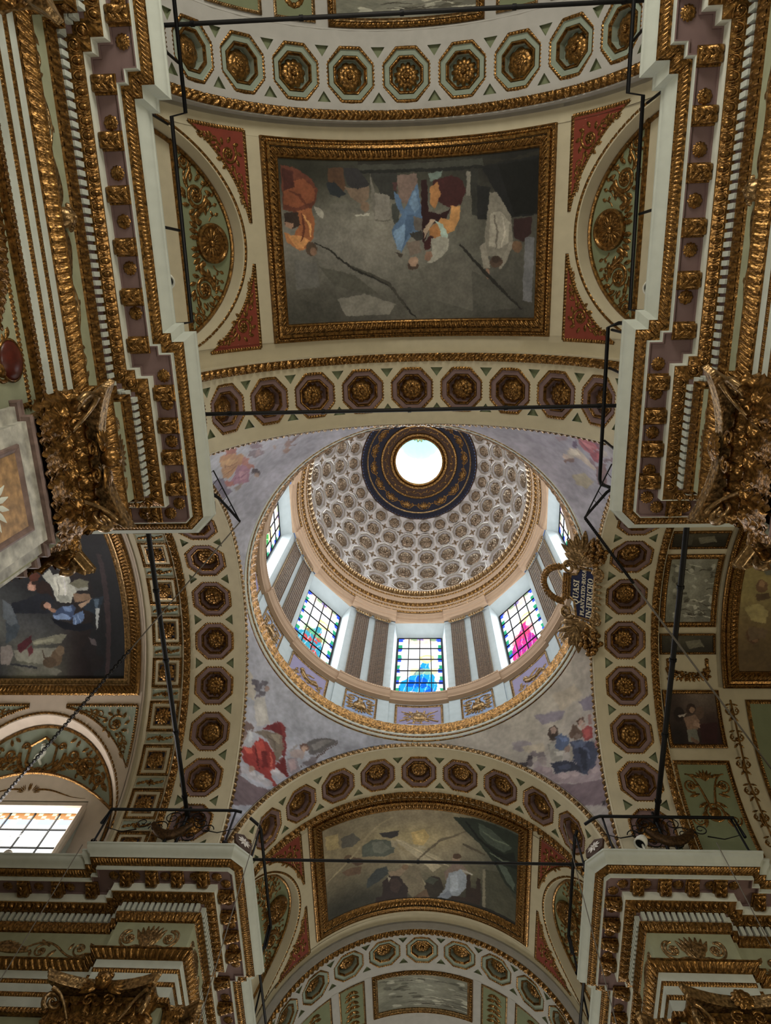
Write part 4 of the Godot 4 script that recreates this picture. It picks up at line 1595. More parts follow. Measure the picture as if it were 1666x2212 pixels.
func acanthus(h: float, wid: float, curl: float) -> ArrayMesh:
	var mb := MB.new()
	var rows := []
	var n := 20
	var y := 0.0
	var z := 0.0
	for i in n + 1:
		var t := float(i) / n
		# the midrib rises, leans out and curls over
		var phi := 0.12 * t + 2.75 * pow(maxf(0.0, t - 0.5) / 0.5, 1.5)
		if i > 0:
			y += cos(phi) * h * 1.22 / n
			z += sin(phi) * (h * 0.55 + curl) / n
		var lobe := 0.62 + 0.38 * pow(absf(sin(t * PI * 4.5 + 0.3)), 0.5)
		var w := wid * 0.5 * pow(sin(PI * clampf(0.16 + t * 0.80, 0, 1)), 0.55) * lobe
		var nrm := Vector3(0, -sin(phi), cos(phi))
		var row := PackedVector3Array()
		for k in 13:
			var e := (k - 6) / 6.0
			var ribs := 0.020 * cos(e * PI * 4.0) * (1.0 - 0.4 * t)
			var body := 0.055 * (1.0 - e * e) - (0.022 if k == 6 else 0.0) + 0.03 * e * e * sin(t * PI * 9.0 + 0.6)
			row.append(Vector3(w * e, y - absf(e) * 0.07 * h * (1.0 - t), z + 0.02) + nrm * (ribs + body))
		rows.append(row)
	mb.loft(rows, 0)
	return mb.done()

func capital(o: Node3D, style: int) -> void:
	var H := 1.12
	var cap := Node3D.new()
	cap.name = "capital"
	o.add_child(cap, true)
	# bell
	var mb := MB.new()
	var rows := []
	for q in [[0.0, 0.0], [0.2, 0.0], [0.55, 0.03], [0.8, 0.09], [0.9, 0.16]]:
		var e: float = q[1]
		var y: float = q[0] * H
		rows.append(PackedVector3Array([Vector3(-0.68 - e, y, -0.15), Vector3(-0.66 - e, y, 0.0 + e), Vector3(0.66 + e, y, 0.0 + e), Vector3(0.68 + e, y, -0.15)]))
	mb.loft(rows, 2)
	put(mb.done(), "bell", M.gold, cap)
	# abacus with hollowed sides and horned corners
	mb = MB.new()
	var outline := PackedVector2Array()
	for i in 13:
		var x := lerpf(-0.92, 0.92, i / 12.0)
		outline.append(Vector2(x, 0.50 - 0.24 * (1.0 - pow(x / 0.92, 2))))
	var pts := PackedVector2Array([Vector2(-0.84, -0.15), Vector2(-0.80, -0.02), Vector2(-0.80, 0.2), Vector2(-0.95, 0.44)])
	pts.append_array(outline)
	pts.append_array(PackedVector2Array([Vector2(0.95, 0.44), Vector2(0.80, 0.2), Vector2(0.80, -0.02), Vector2(0.84, -0.15)]))
	rows = []
	for q in [[0.84, 0.92], [0.85, 0.95], [0.90, 0.955], [0.915, 0.975], [0.96, 0.985], [0.965, 1.0], [1.0, 1.01]]:
		var r := PackedVector3Array()
		for p in pts:
			r.append(Vector3(p.x * q[1], H * q[0], p.y * q[1] if p.y > 0 else p.y))
		rows.append(r)
	mb.loft(rows, 1)
	var bot: PackedVector3Array = rows[0]
	mb.flat()
	for i in range(1, bot.size() - 1):
		mb.tri(Vector3(0, H * 0.84, -0.1), bot[i], bot[i + 1])
	put(mb.done(), "abacus", M.goldpale, cap)
	# two tiers of acanthus, each leaf on its own
	var big := acanthus(0.60, 0.46, 0.24)
	var tall := acanthus(0.88, 0.50, 0.32)
	for i in 4:
		var x := -0.54 + 0.36 * i
		put(big, "acanthus_leaf", M.gold, cap, Transform3D(Basis.IDENTITY, Vector3(x, 0.0, 0.03)))
	for i in 5:
		var x := -0.66 + 0.33 * i
		put(tall, "acanthus_leaf", M.gold, cap, Transform3D(Basis(Vector3.UP, clampf(x, -1, 1) * 0.25), Vector3(x, 0.08, 0.0)))
	for s in [-1.0, 1.0]:
		for q in [[-0.02, 0.0, big]]:
			put(q[2], "acanthus_leaf", M.gold, cap, Transform3D(Basis(Vector3.UP, s * PI / 2), Vector3(s * 0.44, q[1], q[0])))
		# corner volute and inner helix
		var v := MB.new()
		var path := PackedVector3Array()
		for i in 30:
			var t := i / 29.0
			var a := -1.2 + t * 9.5
			var r := lerpf(0.16, 0.03, t)
			var dir := Vector3(s * 0.75, 0, 0.66)
			path.append(Vector3(s * 0.72, 0.66 * H, 0.24) + dir * (r * cos(a) * 1.0) + Vector3(0, r * sin(a), 0) * 1.0)
		v.tube(path, 0.045, 0.02, 6)
		var stem := PackedVector3Array()
		for i in 8:
			var t := i / 7.0
			stem.append(Vector3(s * lerpf(0.3, 0.78, t), H * lerpf(0.30, 0.80, sin(t * PI / 2)), lerpf(0.08, 0.36, t)))
		v.tube(stem, 0.012, 0.04, 6)
		put(v.done(), "volute", M.goldpale, cap)
		v = MB.new()
		path = PackedVector3Array()
		for i in 24:
			var t := i / 23.0
			var a: float = PI * 0.5 + s * (1.0 - t * 8.0)
			var r := lerpf(0.11, 0.02, t)
			path.append(Vector3(s * 0.16 + r * cos(a), 0.70 * H + r * sin(a), 0.24))
		v.tube(path, 0.03, 0.014, 5)
		put(v.done(), "helix", M.gold, cap)
	# flower or cherub's head on the abacus
	if style == 0:
		mb = MB.new()
		mb.lathe(PackedVector2Array([Vector2(0.0, -0.14), Vector2(0.08, -0.12), Vector2(0.125, -0.04), Vector2(0.13, 0.03), Vector2(0.09, 0.11), Vector2(0.0, 0.15)]), 14, Transform3D(Basis.IDENTITY, Vector3(0, H * 0.92, 0.36)))
		mb.lathe(PackedVector2Array([Vector2(0.0, -0.03), Vector2(0.025, -0.02), Vector2(0.02, 0.02), Vector2(0, 0.03)]), 6, Transform3D(Basis.IDENTITY, Vector3(0, H * 0.9, 0.49)))
		for s in [-1.0, 1.0]:
			mb.lathe(PackedVector2Array([Vector2(0.0, -0.035), Vector2(0.03, -0.02), Vector2(0.03, 0.02), Vector2(0, 0.035)]), 6, Transform3D(Basis.IDENTITY, Vector3(s * 0.075, H * 0.89, 0.45)))
			for k in 4:
				var f := func(u: float, v: float, h: float) -> Vector3: return Vector3(u, v, 0.3 + h)
				rel_leaf(mb, f, Vector2(s * 0.1, H * 0.84), PI / 2 - s * (1.0 + 0.3 * k), 0.26, 0.1, 0.05, 0.3)
			mb.lathe(PackedVector2Array([Vector2(0, -0.05), Vector2(0.05, -0.02), Vector2(0.05, 0.03), Vector2(0, 0.06)]), 7, Transform3D(Basis.IDENTITY, Vector3(s * 0.09, H * 1.0, 0.36)))
		put(mb.done(), "cherub_head", M.gold, cap)
	else:
		put(rosette(0.17, 10, 6, 0), "abacus_flower", M.gold, cap, Transform3D(Basis(Vector3.RIGHT, -PI / 2), Vector3(0, H * 0.93, 0.28)))
	for s in [-1.0, 1.0]:
		put(rosette(0.13, 10, 6, 0), "side_flower", M.gold, cap, Transform3D(Basis(Vector3.UP, s * PI / 2) * Basis(Vector3.RIGHT, -PI / 2), Vector3(s * 0.76, H * 0.93, 0.07)))

func pilaster(label: String, at: Transform3D, style: int) -> void:
	var o := thing("pilaster", label, "pilaster", at)
	var key := "pilaster%d" % style
	if mesh_cache.has(key):
		for c in mesh_cache[key]:
			o.add_child(c.duplicate(), true)
		return
	var mb := MB.new()
	mb.box(Vector3(0, -4.52, -0.075), Vector3(1.34, 9.04, 0.15))
	mb.box(Vector3(0, -4.52, -0.12), Vector3(1.66, 9.04, 0.06))
	put(mb.done(), "shaft", M.marble, o)
	# astragal of mauve stone round the top of the shaft
	mb = MB.new()
	for q in [[0.70, 0.04, -0.02, 0.10], [0.735, 0.07, -0.07, 0.05]]:
		mb.bevel_box(Vector3(0, q[2], -0.075 + q[1] * 0.5), Vector3(q[0] * 2, q[3], 0.15 + q[1]), 0.02)
	mb.bevel_box(Vector3(0, -0.05, -0.10), Vector3(1.78, 0.10, 0.12), 0.02)
	put(mb.done(), "astragal", M.mauvestone, o)
	# inlaid panel with a mauve moulding and a carved trophy
	var f := func(u: float, v: float, h: float) -> Vector3: return Vector3(u, v, 0.002 + h)
	var pn := put(sheet(f, -0.40, 0.40, -4.2, -0.42, 0.004, 1, 2), "inlay", M.ochremarble, o)
	put(frame_mesh(f, -0.48, 0.48, -4.3, -0.34, [[0.0, 0.0], [0.01, 0.025], [0.03, 0.03], [0.05, 0.012], [0.08, 0.0]], 1, 1), "inlay_frame", M.mauvestone, pn)
	mb = MB.new()
	for r in 6:
		var y := -0.85 - r * 0.55
		for k in 9:
			var a := PI / 2 + (k - 4) * 0.42
			rel_leaf(mb, f, Vector2(0, y - 0.15), a, 0.33, 0.09, 0.025)
		rel_dome(mb, f, Vector2(0, y - 0.14), 0.06, 0.05, 8)
		rel_curve(mb, f, bez(Vector2(0, y - 0.14), Vector2(0.1, y - 0.24), Vector2(-0.1, y - 0.32), Vector2(0, y - 0.42), 8), 0.02, 0.02)
	put(mb.done(), "carved_leaves", M.white, pn)
	capital(o, style)
	mesh_cache[key] = o.get_children()

# ---------------------------------------------------------------- transepts and the bays beyond the cross arches

# row of square and oblong coffers beside the left transept's arch (local bay frame)
func coffer_row(o: Node3D) -> void:
	var f := f_cyl(VR - 0.02)
	var mb := MB.new()
	var rows := []
	for i in 41:
		var th := lerpf(-PI / 2, PI / 2, i / 40.0)
		rows.append(PackedVector3Array([cyl(VR - 0.02, th, 5.6), cyl(VR - 0.02, th, 6.50), cyl(VR + 0.04, th, 6.50), cyl(VR + 0.04, th, 6.66)]))
	mb.loft(rows, 1)
	put(mb.done(), "coffer_band", M.cream, o)
	var R := VR - 0.02
	var ros := [rosette(0.2, 9, 6, 0), rosette(0.2, 12, 6, 1)]
	for k in range(-5, 7):
		var th := deg_to_rad(2.0 + 14.25 * -k)
		if absf(th) > deg_to_rad(84):
			continue
		var c := th * R
		var p := panel(o, "square_coffer", f, c - 0.36, c + 0.36, 5.70, 6.42, 0.07, M.cream, M.gold, 3, 1, 0.06)
		put(frame_mesh(f, c - 0.22, c + 0.22, 5.84, 6.28, [[0.0, 0.0], [0.0, 0.025], [0.03, 0.03], [0.045, 0.0]], 2, 1), "inner_frame", M.goldpale, p)
		put(sheet(f, c - 0.19, c + 0.19, 5.87, 6.25, 0.008, 2, 1), "coffer_field", M.navycoffer, p)
		put(ros[absi(k) % 2], "rosette", M.gold, p, arch_frame(R - 0.005, th, 6.06))
		var c2 := deg_to_rad(2.0 + 14.25 * -k - 7.12) * R
		if absf(c2 / R) < deg_to_rad(84):
			p = panel(o, "oblong_coffer", f, c2 - 0.14, c2 + 0.14, 5.72, 6.42, 0.035, M.palegreen, M.cream, 2, 1, 0.05)
			mb = MB.new()
			for s in [-1.0, 1.0]:
				for q in 3:
					rel_leaf(mb, f, Vector2(c2, 6.07 + s * (0.02 + 0.09 * q)), s * PI / 2 + (q - 1) * 0.35, 0.12, 0.10, 0.04)
			rel_flower(mb, f, Vector2(c2, 6.07), 0.08, 6, 0.05)
			put(mb.done(), "leaf_relief", M.gold, p)
	mb = MB.new()
	strip(mb, func(u: float, w: float, h: float) -> Vector3: return cyl(VR - 0.03 - h, u, 5.60 + 0.07 * w), -PI / 2, PI / 2, 0.0, 1.0, 0.13 / VR, "garland", 0.05, 8, 6)
	stuff(put(mb.done(), "garland_molding", M.gold, o))

func left_transept() -> void:
	var at := xf(Vector3.ZERO, -PI / 2)
	var o := structure("ceiling", "vault of the left transept with square coffers, lunette and window", at)
	coffer_row(o)
	var zc := 8.95
	var w := 2.3
	var th0 := deg_to_rad(80)
	var amp := deg_to_rad(39.5)
	put(vault_skin(6.6, 13.6, [-1], zc, w, th0, amp), "vault_skin", M.pinkcream, o)
	# lunette with an opening for the window
	var s := -1.0
	var mb := MB.new()
	var rows := []
	var w2 := w - 0.12
	var a2 := amp - 0.05
	for i in 41:
		var a := PI * i / 40
		var z := zc - w * cos(a)
		var zz := zc - w2 * cos(a)
		rows.append(PackedVector3Array([cyl(VR, s * lune(z, zc, w, th0, amp), z), cyl(LR, s * lune(zz, zc, w2, th0, a2), zz)]))
	rows.push_front(PackedVector3Array([cyl(VR, s * PI / 2, zc - w), cyl(LR, s * PI / 2, zc - w2)]))
	rows.append(PackedVector3Array([cyl(VR, s * PI / 2, zc + w), cyl(LR, s * PI / 2, zc + w2)]))
	mb.loft(rows, 0)
	put(mb.done(), "lunette_band", M.pinkcream, o)
	mb = MB.new()
	strip(mb, func(t: float, x: float, h: float) -> Vector3:
		var a := PI * t
		return cyl(VR - h - 0.002, s * (th0 - (amp + 0.006 + 0.014 * x) * sin(a)), zc - (w + 0.02 + 0.05 * x) * cos(a)), 0.02, 0.98, 0.0, 1.0, 0.013, "bead", 0.02, 4, 3)
	stuff(put(mb.done(), "bead_molding", M.gold, o))
	var tw := deg_to_rad(67.0)
	mb = MB.new()
	var segs := [[-w2, -1.5, PI / 2], [-1.5, 1.5, tw], [1.5, w2, PI / 2]]
	for sg in segs:
		rows = []
		for i in 21:
			var zz: float = zc + lerpf(sg[0], sg[1], i / 20.0)
			var row := PackedVector3Array()
			var lo := lune(zz, zc, w2, th0, a2)
			for k in 6:
				row.append(cyl(LR, s * lerpf(minf(lo, sg[2]), sg[2], k / 5.0), zz))
			rows.append(row)
		mb.loft(rows, 0)
	var fld := put(mb.done(), "tympanum", M.palegreen, o)
	mb = MB.new()
	rows = []
	for i in 41:
		var a := PI * i / 40
		var row := PackedVector3Array()
		for q in [[0.0, 0.0], [0.0, 0.04], [0.03, 0.055], [0.06, 0.04], [0.065, 0.0]]:
			row.append(cyl(LR - q[1], s * (th0 - (a2 - q[0] / LR) * sin(a)), zc - (w2 - q[0]) * cos(a)))
		rows.append(row)
	mb.loft(rows, 1)
	put(mb.done(), "gilt_line", M.gold, fld)
	# plain wall with an arched top between the green field and the window
	var tin := func(dz: float) -> float: return deg_to_rad(58.3 + 10.0 * pow(dz / 1.95, 2))
	mb = MB.new()
	for sg in [[-2.1, -1.5, PI / 2], [-1.5, 1.5, tw], [1.5, 2.1, PI / 2]]:
		rows = []
		for i in 17:
			var dz: float = lerpf(sg[0], sg[1], i / 16.0)
			var row := PackedVector3Array()
			for k in 4:
				row.append(cyl(LR - 0.05, s * lerpf(tin.call(dz), sg[2], k / 3.0), zc + dz))
			rows.append(row)
		mb.loft(rows, 0)
	put(mb.done(), "arched_wall", M.pinkcream, fld)
	mb = MB.new()
	rows = []
	for i in 41:
		var dz := lerpf(-2.1, 2.1, i / 40.0)
		var row := PackedVector3Array()
		for q in [[-0.05, 0.0], [-0.05, 0.06], [0.0, 0.085], [0.03, 0.05]]:
			row.append(cyl(LR - q[1], s * (tin.call(dz) + q[0] / LR), zc + dz))
		rows.append(row)
	mb.loft(rows, 1)
	put(mb.done(), "gilt_line", M.gold, fld)
	# scrolls and a hexagonal medallion above the window
	var f := func(u: float, v: float, h: float) -> Vector3: return cyl(LR - h, s * (deg_to_rad(52.5) + u / LR), zc + v)
	mb = MB.new()
	rows = []
	for i in 6:
		var a := TAU * i / 6
		var row := PackedVector3Array()
		for q in [[0.44, 0.0], [0.44, 0.05], [0.40, 0.06], [0.37, 0.03]]:
			row.append(f.call(sin(a + PI / 6 + PI / 3) * q[0], cos(a + PI / 6 + PI / 3) * q[0] * 0.92, q[1]))
		rows.append(row)
	for i in 6:
		mb.loft([rows[i], rows[(i + 1) % 6]], 2)
	put(mb.done(), "hexagon_frame", M.gold, fld)
	mb = MB.new()
	rel_curve(mb, f, PackedVector2Array([Vector2(-0.2, 0.02), Vector2(-0.05, -0.03), Vector2(0.12, 0.04), Vector2(0.24, -0.05)]), 0.07, 0.03)
	rel_dome(mb, f, Vector2(-0.24, 0.03), 0.05, 0.06, 8)
	rel_curve(mb, f, PackedVector2Array([Vector2(-0.1, -0.02), Vector2(0.0, 0.14), Vector2(0.1, 0.18)]), 0.03, 0.02)
	put(mb.done(), "figure_relief", M.white, fld)
	mb = MB.new()
	for sz in [-1.0, 1.0]:
		rel_curve(mb, f, bez(Vector2(0.40, sz * 0.05), Vector2(0.5, sz * 0.5), Vector2(0.1, sz * 0.55), Vector2(-0.05, sz * 0.55), 14), 0.075, 0.045)
		rel_curve(mb, f, spiral(Vector2(0.02, sz * 0.76), 0.17, 0.03, -sz * 1.4, sz * 1.7, 24), 0.042, 0.025)
		rel_curve(mb, f, spiral(Vector2(0.26, sz * 1.14), 0.21, 0.18, sz * 2.6, -sz * 1.0, 24), 0.042, 0.036)
		rel_flower(mb, f, Vector2(0.26, sz * 1.14), 0.15, 8, 0.06)
		rel_curve(mb, f, spiral(Vector2(0.56, sz * 1.52), 0.16, 0.03, sz * 2.8, -sz * 1.6, 20), 0.04, 0.022)
		rel_curve(mb, f, spiral(Vector2(-0.2, sz * 0.44), 0.1, 0.02, sz * 1.0, sz * 1.5, 18), 0.03, 0.018)
		for k in 16:
			var t := k / 15.0
			rel_leaf(mb, f, Vector2(0.45 - 0.5 * sin(t * 2.6) + 0.42 * t, sz * (0.15 + 1.42 * t)), sz * (2.4 - 2.2 * t) + (0.6 if k % 2 else -0.7), 0.26, 0.15, 0.05)
		for k in 7:
			rel_leaf(mb, f, Vector2(-0.30 + 0.11 * k, sz * (0.62 + 0.17 * k)), PI - sz * (0.4 if k % 2 else 1.0), 0.17, 0.11, 0.04)
		for k in 8:
			var aa := k * 0.8
			rel_leaf(mb, f, Vector2(0.26, sz * 1.14) + Vector2(cos(aa), sin(aa)) * 0.22, aa + sz * 0.7, 0.14, 0.09, 0.04)
		rel_leaf(mb, f, Vector2(0.62, sz * 1.62), sz * 0.7, 0.3, 0.16, 0.05)
	rel_leaf(mb, f, Vector2(0.44, 0.0), PI, 0.16, 0.5, 0.07)
	tag(put(mb.done(), "scroll_relief", M.gold, fld), "gilded acanthus scrolls round a hexagon")
	for sz in [-1.0, 1.0]:
		spandrel(o, s, sz, zc, w, th0, amp, "palegreen", deg_to_rad(37.2), 0.46, 2.22)
	transept_window(at, zc)
	framed_painting("ceiling_painting", "dark ceiling painting with a blue-robed kneeling woman beside square coffers", f_cyl(VR), -deg_to_rad(34.0) * VR, deg_to_rad(34.0) * VR, 6.72, 11.2, 0.40, M.canvas_left, 1, at, 1)

func transept_window(at: Transform3D, zc: float) -> void:
	# local frame of the left transept bay: x is world z, z is world -x
	var o := structure("window_10", "bright stained glass window under the left transept's lunette", at)
	var mb := MB.new()
	var f := func(u: float, v: float, h: float) -> Vector3: return Vector3(-4.08 + h * 0.9, v - h * 0.35, zc + u)
	# moulded stone surround
	for k in 3:
		var a: Array = [[-1.52, 12.6, -1.52, 14.74], [-1.52, 14.74, 1.52, 14.74], [1.52, 14.74, 1.52, 12.6]][k]
		var r0 := PackedVector3Array()
		var r1 := PackedVector3Array()
		for q in [[0.0, 0.0], [0.0, 0.07], [0.05, 0.1], [0.14, 0.07], [0.18, 0.02], [0.19, -0.03]]:
			var i: float = q[0]
			match k:
				0:
					r0.append(f.call(-1.52 + i, 12.6, q[1]))
					r1.append(f.call(-1.52 + i, 14.74 - i, q[1]))
				1:
					r0.append(f.call(-1.52 + i, 14.74 - i, q[1]))
					r1.append(f.call(1.52 - i, 14.74 - i, q[1]))
				2:
					r0.append(f.call(1.52 - i, 14.74 - i, q[1]))
					r1.append(f.call(1.52 - i, 12.6, q[1]))
		mb.loft([r0, r1], 2)
	put(mb.done(), "window_frame", M.pinkcream, o)
	# splayed reveal
	mb = MB.new()
	mb.flat()
	var gx := -4.62
	mb.quad(Vector3(-4.08, 14.56, zc - 1.34), Vector3(-4.08, 14.56, zc + 1.34), Vector3(gx, 15.0, zc + 1.2), Vector3(gx, 15.0, zc - 1.2))
	for s in [-1.0, 1.0]:
		mb.quad(Vector3(-4.08, 14.56, zc + s * 1.34), Vector3(gx, 15.0, zc + s * 1.2), Vector3(gx, 12.7, zc + s * 1.2), Vector3(-4.08, 12.7, zc + s * 1.34))
		mb.quad(Vector3(-4.08, 14.6, zc + s * 1.34), Vector3(-4.08, 14.6, zc + s * 1.55), Vector3(-4.5, 12.6, zc + s * 1.55), Vector3(-4.5, 12.6, zc + s * 1.34))
	mb.quad(Vector3(-4.0, 12.68, zc - 1.34), Vector3(-4.0, 12.68, zc + 1.34), Vector3(gx, 12.8, zc + 1.2), Vector3(gx, 12.8, zc - 1.2))
	put(mb.done(), "reveal", M.white, o)
	var m := StandardMaterial3D.new()
	m.albedo_color = Color(0.1, 0.1, 0.1)
	m.emission_enabled = true
	m.emission = Color.WHITE
	m.emission_operator = BaseMaterial3D.EMISSION_OP_MULTIPLY
	m.emission_texture = ImageTexture.create_from_image(border_glass())
	m.emission_energy_multiplier = GLASS
	for i in 4:
		for j in 4:
			var st := SurfaceTool.new()
			st.begin(Mesh.PRIMITIVE_TRIANGLES)
			var c := []
			for e in [[0, 0], [1, 0], [1, 1], [0, 1]]:
				var u: float = (i + e[0]) / 4.0
				var v: float = (j + e[1]) / 4.0
				c.append([Vector2(u, 1.0 - v), Vector3(gx + 0.03, lerpf(12.8, 14.98, v), lerpf(zc - 1.18, zc + 1.18, u))])
			for t in [0, 1, 2, 0, 2, 3]:
				st.set_normal(Vector3(1, 0, 0))
				st.set_uv(c[t][0])
				st.add_vertex(c[t][1])
			put(st.commit(), "pane", m, o)
	mb = MB.new()
	for i in 5:
		mb.box(Vector3(gx + 0.05, 13.9, lerpf(zc - 1.18, zc + 1.18, i / 4.0)), Vector3(0.03, 2.2, 0.03))
		mb.box(Vector3(gx + 0.05, lerpf(12.8, 14.98, i / 4.0), zc), Vector3(0.03, 0.03, 2.36))
	put(mb.done(), "glazing_bar", M.iron, o)
	# carved pediment over the frame
	mb = MB.new()
	var g := func(u: float, v: float, h: float) -> Vector3: return cyl(LR - 0.02 - h, -(deg_to_rad(65.0) - v / LR), zc + u)
	for s in [-1.0, 1.0]:
		rel_curve(mb, g, bez(Vector2(s * 1.4, -0.08), Vector2(s * 0.9, -0.1), Vector2(s * 0.7, 0.16), Vector2(s * 0.2, 0.12), 14), 0.035, 0.045)
		rel_curve(mb, g, spiral(Vector2(s * 1.34, 0.0), 0.1, 0.02, -1.57, s * 1.4, 16), 0.025, 0.016)
		rel_curve(mb, g, spiral(Vector2(s * 0.3, 0.04), 0.1, 0.02, 1.57, s * 1.4, 16), 0.03, 0.016)
		for k in 3:
			rel_leaf(mb, g, Vector2(s * 0.08, 0.05), PI / 2 - s * (0.4 + 0.5 * k), 0.26, 0.11, 0.05)
	rel_leaf(mb, g, Vector2(0, 0.05), PI / 2, 0.28, 0.14, 0.06)
	put(mb.done(), "pediment_relief", M.gold, o)
	var l := AreaLight3D.new()
	l.name = "window_daylight"
	l.area_size = Vector2(2.3, 2.1)
	l.light_energy = TRANSEPT_LIGHT
	l.light_color = Color(1.0, 0.97, 0.97)
	l.shadow_enabled = true
	l.area_range = 60.0
	o.add_child(l)
	l.transform = Transform3D(Basis.looking_at(Vector3(1, 0, 0)), Vector3(gx + 0.1, 13.9, zc))

func border_glass() -> Image:
	var W := 128
	var im := Image.create(W, W, false, Image.FORMAT_RGB8)
	for y in W:
		for x in W:
			var c := Color(1.0, 1.0, 1.0)
			if y < 12:
				c = Color(0.75, 0.5, 0.25) if (x / 6 + y / 5) % 3 else Color(0.95, 0.9, 0.75)
			elif y < 22:
				c = Color(0.72, 0.80, 0.98) if (x / 9) % 3 else Color(0.95, 0.93, 0.9)
			if x > W - 9:
				c = Color(0.25, 0.3, 0.75) if (y / 8) % 3 else Color(0.7, 0.4, 0.5)
			im.set_pixel(x, y, c)
	return im

# gilded candelabrum ornament standing on a surface, from v0 up to v1 along u
func candelabrum(f: Callable, u0: float, u1: float, v: float, half: float) -> ArrayMesh:
	var mb := MB.new()
	var n := maxi(2, roundi(absf(u1 - u0) / 0.55))
	rel_curve(mb, f, PackedVector2Array([Vector2(u0, v), Vector2(lerpf(u0, u1, 0.5), v), Vector2(u1, v)]), 0.022, 0.022)
	var d := signf(u1 - u0)
	for i in n:
		var c := lerpf(u0, u1, (i + 0.5) / n)
		for s in [-1.0, 1.0]:
			rel_curve(mb, f, bez(Vector2(c, v), Vector2(c + d * 0.12, v + s * half * 0.9), Vector2(c - d * 0.14, v + s * half * 1.0), Vector2(c - d * 0.12, v + s * half * 0.45), 12), 0.02, 0.012)
			rel_curve(mb, f, spiral(Vector2(c - d * 0.05, v + s * half * 0.62), half * 0.3, 0.015, 0.0, s * 1.4, 16), 0.018, 0.01)
			rel_leaf(mb, f, Vector2(c + d * 0.08, v), (0.0 if d > 0 else PI) + s * 0.8, half * 0.9, half * 0.4, 0.035)
			rel_leaf(mb, f, Vector2(c - d * 0.2, v + s * 0.02), (0.0 if d > 0 else PI) + s * 1.3, half * 0.8, half * 0.35, 0.03)
		if i % 2 == 0:
			rel_leaf(mb, f, Vector2(c + d * 0.16, v), PI if d > 0 else 0.0, 0.3, half * 0.7, 0.07, 0.3)
		else:
			rel_dome(mb, f, Vector2(c, v), half * 0.3, 0.06, 10)
	return mb.done()

